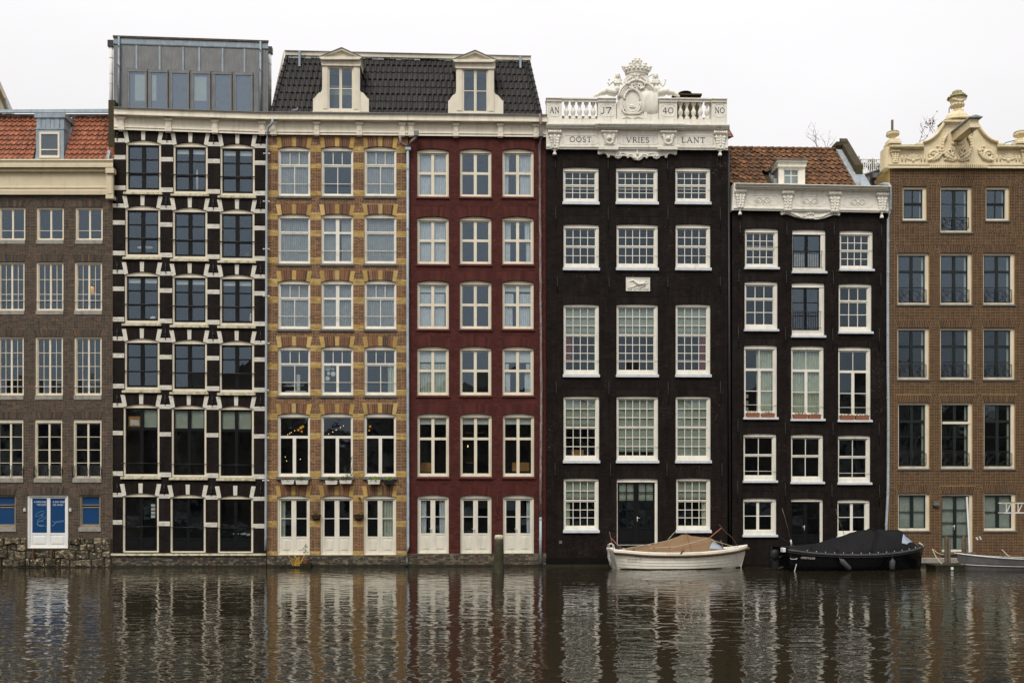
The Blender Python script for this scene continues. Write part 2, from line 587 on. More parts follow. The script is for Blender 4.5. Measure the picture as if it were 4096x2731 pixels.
UNIT = MB()
UNIT.box(-.5, .5, -.5, .5, -.5, .5)
PANE = {}


def pane(parent, u0, u1, v, w0, w1, mat='glass', tilt=.35):
    if mat not in PANE:
        me = bpy.data.meshes.new("pane")
        me.from_pydata(UNIT.v, [], UNIT.f)
        me.materials.append(MATS[mat])
        PANE[mat] = me
    o = link("pane", PANE[mat], parent)
    o.location = ((u0 + u1) / 2, -v, (w0 + w1) / 2)
    o.scale = (u1 - u0, .006, w1 - w0)
    o.rotation_euler = (R(rnd.gauss(0, tilt)), 0, R(rnd.gauss(0, tilt)))
    return o


def drape(parent, u0, u1, w0, w1, v, mat, folds=None, amp=.02, name='curtain'):
    mb = MB()
    n = max(8, int((u1 - u0) / .018))
    k = folds or (u1 - u0) / .11
    ph = rnd.random() * 6
    top, bot = [], []
    for i in range(n + 1):
        t = i / n
        a = ph + 2 * math.pi * k * t + .8 * math.sin(5 * t + ph)
        top.append((u0 + (u1 - u0) * t, v + amp * math.sin(a), w1))
        bot.append((u0 + (u1 - u0) * t + .01 * math.sin(a * .3), v + 1.3 * amp * math.sin(a + .3), w0))
    mb.loft([top, bot], False, False)
    return obj(name, mb, mat, parent, smooth=True)


def blind(parent, u0, u1, w0, w1, v, mat, folds=2):
    mb = MB()
    mb.box(u0, u1, v - .006, v, w0 + .03 * folds, w1)
    for i in range(folds):
        mb.box(u0 - .002, u1 + .002, v - .012, v + .008 + .008 * i, w0 + .035 * i, w0 + .03 + .035 * i)
    mb.box(u0, u1, v - .02, v + .02, w1 - .03, w1 + .02)
    return obj('blind', mb, mat, parent)


def archw(x, w1, rise):
    return w1 - rise + rise * (1 - (2 * x - 1) ** 2)


def window(h, rect, ins=(.05, .06, .05, .05), rise=0.0, fmat='cream_frame', smat=None, sashes=(), fv=-.05, rails=(),
           sill=None, name='window', cur=(), glass='glass', bead=True, railmat=None, rad=.013, tilt=.55, leaf='sash', label=None):
    u0, u1, w0, w1 = rect
    h.open.append((u0, u1, w0, w1))
    smat = smat or fmat
    l, t, r, b = ins
    d = fv - .10
    mb = MB()
    mb.box(u0, u0 + l, d, fv, w0, w1 - t - (rise if t < rise else 0))
    mb.box(u1 - r, u1, d, fv, w0, w1 - t - (rise if t < rise else 0))
    if b > 0:
        mb.box(u0 + l, u1 - r, d, fv, w0, w0 + b)
    lowtop = w1 - t - (rise if t < rise else 0)
    poly = [(u0, lowtop), (u1, lowtop)]
    K = 10
    for i in range(K + 1):
        x = 1 - i / K
        poly.append((u0 + (u1 - u0) * x, archw(x, w1, rise) - .004))
    mb.prism(poly, d, fv)
    if rise:                                         # moulding that follows the head
        mb.box(u0 + .01, u1 - .01, fv, fv + .02, lowtop, lowtop + .022)
    i0, i1, j0, j1 = u0 + l, u1 - r, w0 + b, lowtop
    if bead:
        q, bv = .016, fv - .02
        mb.box(i0, i0 + q, d, bv, j0, j1)
        mb.box(i1 - q, i1, d, bv, j0, j1)
        mb.box(i0 + q, i1 - q, d, bv - .002, j1 - q, j1)
        mb.box(i0 + q, i1 - q, d, bv - .002, j0, j0 + q)
    win = obj(name, mb, fmat, h.root)
    if label:
        win["label"] = label
    W, H = i1 - i0, j1 - j0
    for si, sp in enumerate(sashes):
        fx0, fy0, fx1, fy1, nx, ny, bw, mw = sp[:8]
        ex = sp[8] if len(sp) > 8 else {}
        a0, a1 = i0 + W * fx0, i0 + W * fx1
        c1, c0 = j1 - H * fy0, j1 - H * fy1
        sv = fv - .045 - ex.get('back', 0)
        sb = MB()
        tb, bb = ex.get('tb', bw), ex.get('bb', bw)
        lb, rb = ex.get('lb', bw), ex.get('rb', bw)
        sb.box(a0, a0 + lb, sv - .045, sv, c0, c1)
        sb.box(a1 - rb, a1, sv - .045, sv, c0, c1)
        sb.box(a0 + lb, a1 - rb, sv - .045, sv, c1 - tb, c1)
        pan = ex.get('panel', 0)
        g0, g1, k0, k1 = a0 + lb, a1 - rb, c0 + bb, c1 - tb
        if pan:
            pt = c0 + (c1 - c0) * pan
            sb.box(g0, g1, sv - .045, sv - .012, c0 + bb, pt - .03)
            sb.box(g0, g1, sv - .045, sv, pt - .03, pt + .04)
            m_ = .05
            if pt - c0 > .3:
                sb.box(g0 + m_, g1 - m_, sv - .012, sv - .002, c0 + bb + m_ * 1.2, pt - .03 - m_ * 1.2)
                sb.box(g0 + m_ * 1.5, g1 - m_ * 1.5, sv - .004, sv + .008, c0 + bb + m_ * 1.7, pt - .03 - m_ * 1.7)
            k0 = pt + .04
        sb.box(g0, g1, sv - .045, sv, c0, c0 + bb)
        ys = ex.get('ys')                       # heights of the bars as fractions, else even
        yl = [k1 - (k1 - k0) * y for y in ys] if ys else [k1 - (k1 - k0) * i / ny for i in range(1, ny)]
        xl = [g0 + (g1 - g0) * i / nx for i in range(1, nx)]
        for x in xl:
            sb.box(x - mw / 2, x + mw / 2, sv - .04, sv - .004, k0, k1)
        for y in yl:
            sb.box(g0, g1, sv - .038, sv - .007, y - mw / 2, y + mw / 2)
        so = obj(ex.get('name', leaf), sb, ex.get('mat', smat), win)
        X = [g0] + xl + [g1]
        Y = [k1] + yl + [k0]
        gm = ex.get('glass', glass)
        for a in range(len(X) - 1):
            for c in range(len(Y) - 1):
                if ex.get('skip') and (a, c) in ex['skip']:
                    continue
                pane(win, X[a] - .004, X[a + 1] + .004, sv - .024, Y[c + 1] - .004, Y[c] + .004, gm, tilt)
        if ex.get('handle'):
            hb = MB()
            hx = a1 - rb / 2 if ex['handle'] > 0 else a0 + lb / 2
            hz = c0 + (c1 - c0) * .42
            hb.box(hx - .018, hx + .018, sv, sv + .008, hz - .12, hz + .08)
            hb.tube([(hx, sv, hz + .03), (hx, sv + .05, hz + .03), (hx - .10 * ex['handle'], sv + .055, hz + .03)], .011, 6)
            obj('handle', hb, 'steel', win, smooth=True)
    for rl in rails:
        fy = rl[0]
        y = j1 - H * fy
        rm = MB()
        rv = fv + rl[1] if len(rl) > 1 else fv + .015
        rm.tube([(u0 - .03, rv, y), (u1 + .03, rv, y)], rad, 6)
        rm.tube([(u0 - .03, rv, y), (u0 - .03, -.1, y)], rad, 6)
        rm.tube([(u1 + .03, rv, y), (u1 + .03, -.1, y)], rad, 6)
        if len(rl) > 2:
            rm.ell((u0 - .04, rv, y), (.035, .03, .03), 8, 5)
            rm.ell((u1 + .04, rv, y), (.035, .03, .03), 8, 5)
        obj('safety_rail', rm, railmat or fmat, win, smooth=True)
    for cu in cur:
        kind, fx0, fy0, fx1, fy1, mat = cu
        a0, a1 = i0 + W * fx0, i0 + W * fx1
        c1, c0 = j1 - H * fy0, j1 - H * fy1
        vv = fv - .115
        if kind == 'c':
            drape(win, a0, a1, c0, c1, vv - .02, mat, amp=.03)
        elif kind == 'l':
            drape(win, a0, a1, c0, c1, vv - .012, mat, folds=(a1 - a0) / .085, amp=.024)
        elif kind == 'b':
            blind(win, a0, a1, c0, c1, vv, mat, 0)
        elif kind == 'f':
            blind(win, a0, a1, c0, c1, vv, mat, 3)
    if sill:
        smt, ov, prj, hh = sill[:4]
        off = sill[4] if len(sill) > 4 else 0.0
        sb = MB()
        sb.box(u0 - ov, u1 + ov, -.12, prj, w0 - hh - off, w0 - off - .003)
        sb.box(u0 - ov + .01, u1 + ov - .01, -.12, prj - .015, w0 - off - .003, w0 - off + .012)
        obj('sill', sb, smt, win, bevel=.006)
    return win


# ------------------------------------------------------------------ walls
def wall(h, u0, u1, w0, w1, mat, name='wall', reveal=.24):
    us = sorted(set([u0, u1] + [x for o in h.open for x in (max(u0, o[0]), min(u1, o[1]))]))
    ws = sorted(set([w0, w1] + [x for o in h.open for x in (o[2], o[3]) if w0 < x < w1]))
    mb = MB()
    for a in range(len(us) - 1):
        um = (us[a] + us[a + 1]) / 2
        run = None
        for b in range(len(ws) - 1):
            wm = (ws[b] + ws[b + 1]) / 2
            hole = any(o[0] < um < o[1] and o[2] < wm < o[3] for o in h.open)
            if not hole:
                if run is None:
                    run = ws[b]
            if (hole or b == len(ws) - 2) and run is not None:
                top = ws[b] if hole else ws[b + 1]
                mb.add([(us[a], 0, run), (us[a + 1], 0, run), (us[a + 1], 0, top), (us[a], 0, top)], [(0, 1, 2, 3)])
                run = None
    for o in h.open:
        a, b, c, d = o
        q = -reveal
        mb.add([(a, 0, c), (a, q, c), (a, q, d), (a, 0, d)], [(0, 1, 2, 3)])
        mb.add([(b, 0, c), (b, q, c), (b, q, d), (b, 0, d)], [(0, 1, 2, 3)])
        mb.add([(a, 0, d), (b, 0, d), (b, q, d), (a, q, d)], [(0, 1, 2, 3)])
        mb.add([(a, 0, c), (b, 0, c), (b, q, c), (a, q, c)], [(0, 1, 2, 3)])
    # side walls, back and top close the house
    D = -7.0
    for u in (u0, u1):
        mb.add([(u, 0, w0), (u, D, w0), (u, D, w1), (u, 0, w1)], [(0, 1, 2, 3)])
    mb.add([(u0, D, w0), (u1, D, w0), (u1, D, w1), (u0, D, w1)], [(0, 1, 2, 3)])
    mb.add([(u0, 0, w1), (u1, 0, w1), (u1, D, w1), (u0, D, w1)], [(0, 1, 2, 3)])
    return obj(name, mb, mat, h.root)


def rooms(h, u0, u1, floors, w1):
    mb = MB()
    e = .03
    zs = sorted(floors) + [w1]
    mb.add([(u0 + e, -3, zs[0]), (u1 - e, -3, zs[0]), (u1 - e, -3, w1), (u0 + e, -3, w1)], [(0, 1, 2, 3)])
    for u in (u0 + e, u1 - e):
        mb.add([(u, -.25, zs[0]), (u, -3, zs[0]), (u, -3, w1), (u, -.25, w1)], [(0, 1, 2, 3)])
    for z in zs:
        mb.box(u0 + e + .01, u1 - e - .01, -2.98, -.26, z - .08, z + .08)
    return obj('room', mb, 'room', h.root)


def pick(pal):
    t = rnd.random() * sum(p[1] for p in pal)
    for c, wt in pal:
        t -= wt
        if t <= 0:
            break
    j = 1 + rnd.uniform(-.14, .14)
    return tuple(x * j for x in c)


WHITEP = [((1, 1, 1), 3), ((.8, .8, .8), 1), ((1.25, 1.25, 1.25), 1)]


def lay(mb, u0, u1, w0, course, proud, joint, pal, blen, odd, sh=0.0, uc=0.0, v0=-.004):
    """one course of bricks between u0 and u1"""
    bl = blen if not odd else blen * .5
    x = u0
    first = True
    while x < u1 - .012:
        L = bl * (.5 if (first and odd == 2) else (.75 if first and odd else 1))
        first = False
        e = min(u1, x + L)
        if u1 - e < .03:
            e = u1
        z = w0 + sh * ((x + e) / 2 - uc)
        pv = proud * rnd.uniform(.7, 1.15)
        mb.box(x + joint / 2, e - joint / 2, v0, pv, z + joint / 2, z + course - joint / 2, pick(pal))
        x = e


def brickwork(h, u0, u1, w0, w1, course, blen, pal, mat, parent, proud=.007, joint=.011, sh=0.0, arch=(0, 0), name='brickwork'):
    """all the ordinary courses of a facade, cut round openings, arches and bands"""
    mb = MB()
    uc = (u0 + u1) / 2
    n = int((w1 - w0) / course)
    for r in range(n):
        z = w0 + r * course
        zc = z + course / 2
        blk = []
        for o in h.open:
            a, b, c, d = o
            s_ = sh * ((a + b) / 2 - uc)
            if c - course * .5 < zc + s_ < d + course * .3:
                blk.append((a, b))
            elif arch[0] and d < zc + s_ < d + arch[0] + course * .05:
                f = (zc + s_ - d) / arch[0]
                blk.append((a - arch[1] * f - .002, b + arch[1] * f + .002))
        for q in h.zones:
            s_ = sh * ((q[0] + q[1]) / 2 - uc)
            if q[2] - course * .45 < zc + s_ < q[3] + course * .45:
                blk.append((q[0], q[1]))
        blk.sort()
        x = u0
        segs = []
        for a, b in blk:
            if a > x:
                segs.append((x, a))
            x = max(x, b)
        if x < u1:
            segs.append((x, u1))
        for a, b in segs:
            if b - a > .02:
                lay(mb, a, b, z, course, proud, joint, pal, blen, r % 2, sh, uc)
    return obj(name, mb, mat, parent, kind="stuff")


def ring(h, o, ah, splay, rise, pattern, parent, v0=-.16, v1=.012, joint=.010):
    """arch over an opening from separate wedges. pattern = [(share, name, material, palette)]"""
    u0, u1, w0, w1 = o
    tot = sum(p[0] for p in pattern)
    x = 0.0
    top = w1 + ah
    made = {}
    for sh_, nm, mat, pal in pattern:
        a, b = x / tot, (x + sh_) / tot
        x += sh_
        jj = joint / (u1 - u0) / 2
        a_, b_ = a + jj, b - jj
        lo = lambda t: (u0 + (u1 - u0) * t, archw(t, w1, rise))
        hi = lambda t: (u0 - splay + (u1 - u0 + 2 * splay) * t, top + (rise * .25) * (1 - (2 * t - 1) ** 2) - rise * .12)
        m_ = (a_ + b_) / 2
        poly = [lo(a_), lo(m_), lo(b_), hi(b_), hi(m_), hi(a_)]
        c = pick(pal) if pal else (1, 1, 1)
        if nm.startswith('+'):
            made.setdefault((nm[1:], mat), MB()).prism(poly, v0, v1 * rnd.uniform(.8, 1.1), c)
        else:
            mb = MB()
            mb.prism(poly, v0, v1 * rnd.uniform(.85, 1.15), c)
            obj(nm, mb, mat, parent)
    for (nm, mat), mb in made.items():
        obj(nm, mb, mat, parent)


def pipe(h, pts, r, mat, clamps=(), parent=None, name='downpipe', clampw=1.6):
    """pts: (zoom, x, y, v)"""
    mb = MB()
    P = []
    for z, x, y, v in pts:
        u, w = h.P(z, x, y, v)
        P.append((u, v, w))
    mb.tube(P, r, 10)
    o = obj(name, mb, mat, parent or h.root, smooth=True)
    for z, x, y, v in clamps:
        u, w = h.P(z, x, y, v)
        c = MB()
        c.tube([(u, v, w - .025), (u, v, w + .025)], r * 1.22, 10)
        c.box(u - .012, u + .012, -.02, v, w - .012, w + .012)
        obj('pipe_clamp', c, mat, o, smooth=False)
    return o


def tile_mesh(name, wd, ln, mat, wave=.025, th=.018, lift=.03):
    mb = MB()
    n = 7
    def prof(k):
        t = k / n
        # pantile: a round roll on one side, shallow pan on the other
        return wave * (math.sin(math.pi * min(1, t / .42)) if t < .42 else -.55 * math.sin(math.pi * (t - .42) / .58))
    rings = []
    top0 = [(-wd / 2 + wd * 1.06 * k / n, 0.0, prof(k) + lift) for k in range(n + 1)]
    top1 = [(-wd / 2 + wd * 1.06 * k / n, -ln * 1.08, prof(k) + .004) for k in range(n + 1)]
    low0 = [(x, y, z - th) for x, y, z in top0]
    low1 = [(x, y, z - th) for x, y, z in top1]
    mb.loft([top0 + low0[::-1], top1 + low1[::-1]], True, True)
    me = bpy.data.meshes.new(name)
    me.from_pydata(mb.v, [], mb.f)
    bm = bmesh.new(); bm.from_mesh(me)
    bmesh.ops.recalc_face_normals(bm, faces=bm.faces)
    bm.to_mesh(me); bm.free()
    me.materials.append(MATS[mat])
    return me


def tiles(parent, me, u_of_row, v_eave, w_eave, slope, rows, ln, wd, skip, jit=.004, stag=0.0, dw=lambda u: 0.0):
    ca, sa = math.cos(slope), math.sin(slope)
    n = 0
    for r in range(rows):
        ua, ub = u_of_row(r)
        k = int(round((ub - ua) / wd))
        for c in range(k):
            u = ua + (c + .5) * (ub - ua) / k + (stag * r) % wd
            b = r * ln
            w = w_eave + b * sa + dw(u)
            if skip(u, w + ln * sa * .5):
                continue
            o = link('roof_tile', me, parent)
            o.location = (u + rnd.uniform(-jit, jit), -(v_eave) + b * ca, w)
            o.rotation_euler = (slope + R(rnd.uniform(-.8, .8)), 0, R(rnd.uniform(-.6, .6)))
            o.scale = ((ub - ua) / k / wd, 1, 1)
            n += 1
    return n


# ------------------------------------------------------------------ lettering: pen strokes with serifs
def arc(cx, cy, rx, ry, a0, a1, n=10):
    return [(cx + rx * math.cos(R(a0 + (a1 - a0) * i / n)), cy + ry * math.sin(R(a0 + (a1 - a0) * i / n))) for i in range(n + 1)]


GLYPH = {
    'O': (.86, [(arc(.43, .5, .38, .46, 0, 360, 20), .11)]),
    '0': (.86, [(arc(.43, .5, .38, .46, 0, 360, 20), .10)]),
    'S': (.56, [(arc(.28, .74, .20, .22, 30, 270, 10) + arc(.28, .27, .22, .25, 90, -150, 10)[1:], .11)]),
    'T': (.72, [([(.36, 0), (.36, .95)], .13), ([(.02, .95), (.70, .95)], .09), ([(.04, .95), (.0, .78)], .06), ([(.68, .95), (.72, .78)], .06), ([(.24, .02), (.48, .02)], .06)]),
    'V': (.84, [([(.10, .97), (.42, .02)], .13), ([(.42, .02), (.76, .97)], .07), ([(0, .97), (.22, .97)], .06), ([(.64, .97), (.86, .97)], .06)]),
    'R': (.70, [([(.14, 0), (.14, 1)], .13), ([(.14, .96), (.36, .96)] + arc(.36, .74, .20, .22, 90, -90, 8) + [(.14, .52)], .08), ([(.32, .52), (.68, .02)], .12), ([(.03, .02), (.26, .02)], .06), ([(.03, .98), (.2, .98)], .06)]),
    'I': (.28, [([(.14, 0), (.14, 1)], .13), ([(.02, .02), (.26, .02)], .06), ([(.02, .98), (.26, .98)], .06)]),
    'E': (.60, [([(.14, 0), (.14, 1)], .13), ([(.04, .97), (.54, .97)], .07), ([(.14, .52), (.44, .52)], .07), ([(.04, .03), (.58, .03)], .07), ([(.55, .97), (.57, .84)], .05), ([(.57, .03), (.60, .18)], .05)]),
    'L': (.62, [([(.14, 0), (.14, 1)], .13), ([(.04, .03), (.58, .03)], .08), ([(.58, .03), (.62, .22)], .06), ([(.03, .98), (.26, .98)], .06)]),
    'A': (.84, [([(.10, .02), (.42, .99)], .07), ([(.42, .99), (.74, .02)], .13), ([(.22, .36), (.62, .36)], .06), ([(0, .02), (.22, .02)], .06), ([(.62, .02), (.86, .02)], .06)]),
    'N': (.86, [([(.14, 0), (.14, .98)], .07), ([(.14, .98), (.72, .02)], .13), ([(.72, 0), (.72, 1)], .07), ([(.02, .02), (.26, .02)], .06), ([(.60, .98), (.84, .98)], .06), ([(.0, .98), (.16, .98)], .06)]),
    'J': (.40, [([(.30, .98), (.30, .15), (.22, .0), (.08, -.06), (.0, .02)], .11), ([(.16, .98), (.36, .98)], .06)]),
    '7': (.66, [([(.03, .94), (.62, .94)], .11), ([(.62, .94), (.40, .5), (.26, 0)], .12), ([(.03, .98), (.03, .80)], .06)]),
    '4': (.72, [([(.50, 0), (.50, 1)], .12), ([(.50, 1), (.03, .32), (.72, .32)], .08), ([(.38, .02), (.62, .02)], .06)]),
    'D': (.78, [([(.14, 0), (.14, 1)], .12), ([(.04, .97), (.34, .97)] + arc(.34, .5, .36, .47, 90, -90, 10) + [(.04, .03)], .08)]),
    'W': (1.1, [([(.04, .98), (.30, .02)], .12), ([(.30, .02), (.54, .9)], .07), ([(.54, .9), (.80, .02)], .12), ([(.80, .02), (1.04, .98)], .07)]),
    'H': (.80, [([(.14, 0), (.14, 1)], .11), ([(.66, 0), (.66, 1)], .11), ([(.14, .52), (.66, .52)], .07)]),
    ' ': (.40, []),
}


def ribbon(mb, pts, wd, v, th=.006):
    for i in range(len(pts) - 1):
        (x0, y0), (x1, y1) = pts[i], pts[i + 1]
        L = math.hypot(x1 - x0, y1 - y0) or 1
        nx, ny = -(y1 - y0) / L * wd / 2, (x1 - x0) / L * wd / 2
        ex, ey = (x1 - x0) / L * wd * .18, (y1 - y0) / L * wd * .18
        vv = v + th + .0004 * (i % 2)
        mb.prism([(x0 - ex + nx, y0 - ey + ny), (x0 - ex - nx, y0 - ey - ny), (x1 + ex - nx, y1 + ey - ny), (x1 + ex + nx, y1 + ey + ny)], v, vv)


def carve(name, text, u0, u1, w0, w1, v, mat, parent, wmul=1.15):
    wid = sum(GLYPH[c][0] + .14 for c in text) - .14
    sx, sy = (u1 - u0) / wid, (w1 - w0)
    mb = MB()
    x = u0
    for c in text:
        g = GLYPH[c]
        for k, (pts, wd) in enumerate(g[1]):
            ribbon(mb, [(x + px * sx, w0 + py * sy) for px, py in pts], wd * wmul * min(sx, sy), v + .0006 * k)
        x += (g[0] + .14) * sx
    return obj(name, mb, mat, parent)


TEXTS = []


def lettering(name, text, size, loc, parent, mat, rot=(R(90), 0, 0), sx=1.0, align='LEFT'):
    cu = bpy.data.curves.new(name, 'FONT')
    cu.body = text
    cu.size = size
    cu.extrude = .0015
    cu.align_x = align
    cu.materials.append(MATS[mat])
    o = link(name, cu, parent)
    o.location = loc
    o.rotation_euler = rot
    o.scale = (sx, 1, 1)
    TEXTS.append(o)
    return o


def fix_texts():
    bpy.context.view_layer.update()
    dg = bpy.context.evaluated_depsgraph_get()
    for o in TEXTS:
        me = bpy.data.meshes.new_from_object(o.evaluated_get(dg))
        n = link('lettering', me, o.parent)
        n.location, n.rotation_euler, n.scale = o.location, o.rotation_euler, o.scale
        bpy.data.objects.remove(o)


def scatter_leaves(mb, c, r, n, size, vmin=-9, flat=1.0, droop=0.0):
    for i in range(n):
        a, b = rnd.uniform(0, 6.283), rnd.uniform(-1, 1)
        q = rnd.random() ** .4
        p = Vector((c[0] + r[0] * q * math.cos(a) * math.sqrt(1 - b * b), c[1] + r[1] * q * math.sin(a) * math.sqrt(1 - b * b), c[2] + r[2] * q * b))
        d = Vector((rnd.uniform(-1, 1), rnd.uniform(-1, 1), rnd.uniform(-.6, 1) - droop)).normalized()
        e = d.cross(Vector((rnd.uniform(-1, 1), rnd.uniform(-1, 1), rnd.uniform(-1, 1)))).normalized()
        s = size * rnd.uniform(.6, 1.4)
        t0, t1, t2, t3 = p, p + d * s * .5 + e * s * .3, p + d * s, p + d * s * .5 - e * s * .3
        g = rnd.uniform(.6, 1.4)
        mb.add([tuple(t0), tuple(t1), tuple(t2), tuple(t3)], [(0, 1, 2, 3)], (g, g, g))

# ------------------------------------------------------------------ setting
def sheet(name, x0, x1, y0, y1, z, mat):
    mb = MB()
    mb.add([(x0, -y0, z), (x1, -y0, z), (x1, -y1, z), (x0, -y1, z)], [(0, 1, 2, 3)])
    o = obj(name, mb, mat)
    o["kind"] = "structure"
    return o


sheet('canal_water', -220, 220, -36.6, 4, 0.0, 'water')
sheet('ground', -900, 900, 2.2, 1500, 0.55, 'ground')
mb = MB()
mb.box(-220, 220, 36.6, 900, -1.5, .95)
o = obj('quay', mb, 'paving')
o["kind"] = "structure"

# houses on the other bank, behind the viewer: they show only as dark shapes in the lower panes
xx = -64.0
k = 0
while xx < 64:
    wd = rnd.uniform(6.5, 11)
    hh = rnd.uniform(10.8, 14.0)
    root = empty('canal_house', (xx + wd / 2, -72 + rnd.uniform(-.3, .3), .95), math.pi)
    tag(root, 'canal house on the near bank, seen only as a dark reflection in window panes', 'house', 'houses of the near bank mirrored in the panes')
    mb = MB()
    mb.box(-wd / 2, wd / 2, -9, 0, -.95, hh)
    obj('wall', mb, 'far_brick' if k % 3 else 'far_stone', root)
    mb = MB()
    g = rnd.uniform(1.5, 3.2)
    mb.prism([(-wd / 2, hh), (wd / 2, hh), (wd * .18, hh + g), (-wd * .18, hh + g)], -8, .1)
    obj('gable', mb, 'far_stone' if k % 2 else 'far_brick', root)
    nf = int(hh / 3.1)
    for f in range(nf):
        for c in range(3):
            mb = MB()
            cx = (c - 1) * wd * .3
            mb.box(cx - .6, cx + .6, .0, .05, .8 + f * 3.05, 2.7 + f * 3.05)
            obj('window', mb, 'far_dark', root)
    xx += wd
    k += 1

# building far behind at the left edge: only its tall eaves and corner show
root = empty('corner_building', (-27.6, 11.5, 0), 0)
tag(root, 'tall pale building behind the far left rooftops, only its sloping eaves visible', 'building')
cb = math.tan(R(21.8))
mb = MB()
P0, L = Vector((-.3, 0)), 16.0
def cbq(off, t):          # a line running back from the viewer along the side of the block
    return (off - cb * t * 0.86, -t)
for (o0, o1, z0, z1, mt, nm) in ((-6, 0, 0, 24.2, 'far_stone', 'wall'), (-6, .35, 24.2, 24.9, 'cream_old', 'eaves'), (-6, .55, 24.9, 25.3, 'cream_old', 'gutter')):
    mb = MB()
    a, b = cbq(o0, 0), cbq(o0, L)
    c, d = cbq(o1, L), cbq(o1, 0)
    ring0 = [(a[0], a[1], z0), (b[0], b[1], z0), (c[0], c[1], z0), (d[0], d[1], z0)]
    ring1 = [(x, y, z1) for x, y, z in ring0]
    mb.loft([ring0, ring1])
    obj(nm, mb, mt, root)
for i in range(2):
    mb = MB()
    q = cbq(.0, 9 + 3.5 * i)
    mb.box(q[0] + .35, q[0] + 1.5, q[1] - 1.0, q[1], 22.4 - .8 * i, 24.2 - .5 * i)
    obj('dormer', mb, 'zinc' if i == 0 else 'cream_old', root)
mb = MB()
q = cbq(.55, 3)
mb.tube([(q[0] + .1, q[1], 24.8), (q[0] + .25, q[1], 24.0), (q[0] + .05, q[1], 23.3), (q[0] + .05, q[1], 18)], .09, 8)
obj('downpipe', mb, 'pipe_zinc', root, smooth=True)

# ================================================================== house with the red tiled roof (far left)
h1 = House('grey_brick_house', -.6, 0, 0, 'dark grey brick house with red tiled roof and blue glazed double door')
w = h1
C2 = lambda ny, nx=1, **k: [(0, 0, .5, 1, nx, ny, .035, .02, k), (.5, 0, 1, 1, nx, ny, .035, .02, k)]
LAMP1 = None
for x0, x1, cu in ((-14, 198, ()), (285, 500, ()), (590, 805, ())):
    window(w, w.rect(zB, x0, 155, x1, 412), (.06, .06, .06, .05), 0, 'cream_frame', None, C2(2, ys=[.72]), sill=('stone_sill', 0, .03, .15, .01))
for i, (x0, x1) in enumerate(((-20, 192), (282, 497), (583, 800))):
    wn_ = window(w, w.rect(zB, x0, 583, x1, 965), (.06, .06, .06, .05), 0, 'cream_frame', None, C2(3, 2), rails=((.81, .04),), railmat='cold_white', sill=('stone_sill', 0, .03, .15, .01))
    if i == 2:
        u, v_ = w.P(zB, 652, 770)
        mb = MB()
        mb.lathe(u, -.75, [(.05, v_ - .14), (.11, v_ - .13), (.09, v_ + .12), (.02, v_ + .13)], 14)
        obj('lamp_shade', mb, 'lamp_glow', wn_, smooth=True)
        mb = MB()
        mb.lathe(u, -.75, [(.015, v_ - .4), (.015, v_ - .14)], 8)
        obj('lamp_stem', mb, 'iron', wn_)
        ld = bpy.data.lights.new('lamp_bulb', 'POINT')
        ld.energy = 6
        ld.color = (1, .6, .22)
        ld.shadow_soft_size = .1
        lo = link('lamp_bulb', ld, wn_)
        lo.location = (u, .75, v_ + .3)
for x0, x1 in ((-22, 186), (275, 493), (580, 797)):
    window(w, w.rect(zC, x0, -302, x1, 157), (.06, .06, .06, .05), 0, 'cream_frame', None, C2(4, 2), rails=((.87, .04),), railmat='cold_white', sill=('stone_sill', 0, .03, .16, .02))
for x0, x1 in ((-30, 182), (270, 487), (573, 795)):
    wn_ = window(w, w.rect(zC, x0, 343, x1, 806), (.05, .15, .05, .05), 0, 'cream_frame', None, C2(4), sill=('stone_sill', .01, .04, .17, .01))
    ra = w.rect(zC, x0 - 3, 714, x1 + 3, 800)
    mb = MB()
    for y in (ra[3], ra[2] + .03):
        mb.tube([(ra[0], .03, y), (ra[1], .03, y)], .010, 6)
    um = (ra[0] + ra[1]) / 2
    for cu_ in (ra[0] + .06, um, ra[1] - .06):
        mb.tube([(cu_ + .045 * math.cos(a / 12 * 6.2832), .03, (ra[2] + ra[3]) / 2 + .17 * math.sin(a / 12 * 6.2832)) for a in range(13)], .009, 6)
    for cu_ in (ra[0], ra[1], um - .09, um + .09):
        mb.tube([(cu_, .03, ra[2]), (cu_, .03, ra[3])], .009, 6)
    obj('balustrade', mb, 'iron', wn_, smooth=True)
    mb = MB()                                        # radiator seen through the glass
    u0, u1 = ra[0] + .12, ra[1] - .12
    n = int((u1 - u0) / .05)
    for i in range(n):
        mb.box(u0 + i * .05, u0 + i * .05 + .035, -.42, -.36, ra[2] + .05, ra[3] + .05)
    obj('radiator', mb, 'ink_grey', wn_)
# ground floor
FB = {'glass': 'film_blue'}
for x0, x1 in ((-60, 122), (622, 787)):
    wn_ = window(w, w.rect(zC, x0, 939, x1, 1190), (.05, .05, .05, .07), 0, 'cream_dirty', None,
                 [(0, 0, 1, .31, 1, 1, .03, .02, FB), (0, .36, 1, 1, 1, 1, .04, .02, FB)], glass='film_blue', sill=('stone_sill', .03, .04, .16, .02), tilt=.15)
door = window(w, w.rect(zC, 210, 937, 534, 1355), (.08, .07, .08, .03), 0, 'cold_white', None,
              [(0, 0, .5, 1, 1, 1, .065, .03, {'panel': .265, 'glass': 'film_blue', 'lb': .085}),
               (.5, 0, 1, 1, 1, 1, .065, .03, {'panel': .265, 'glass': 'film_blue', 'rb': .085})], name='door', leaf='door_leaf', tilt=.1)
def on_door(x, y):
    u, w_ = h1.P(zC, x, y)
    return (u, .095 + .018 - .004, w_)
for t, x, y, s in (('A PANCAKE', 255, 1000, .105), ('THE DOCT', 276, 1022, .105), ('A DAY KEEPS', 402, 1000, .105), ('OR AWAY', 403, 1023, .105)):
    p_ = on_door(x, y)
    lettering('lettering', t, s, p_, door, 'print_white', sx=.86)
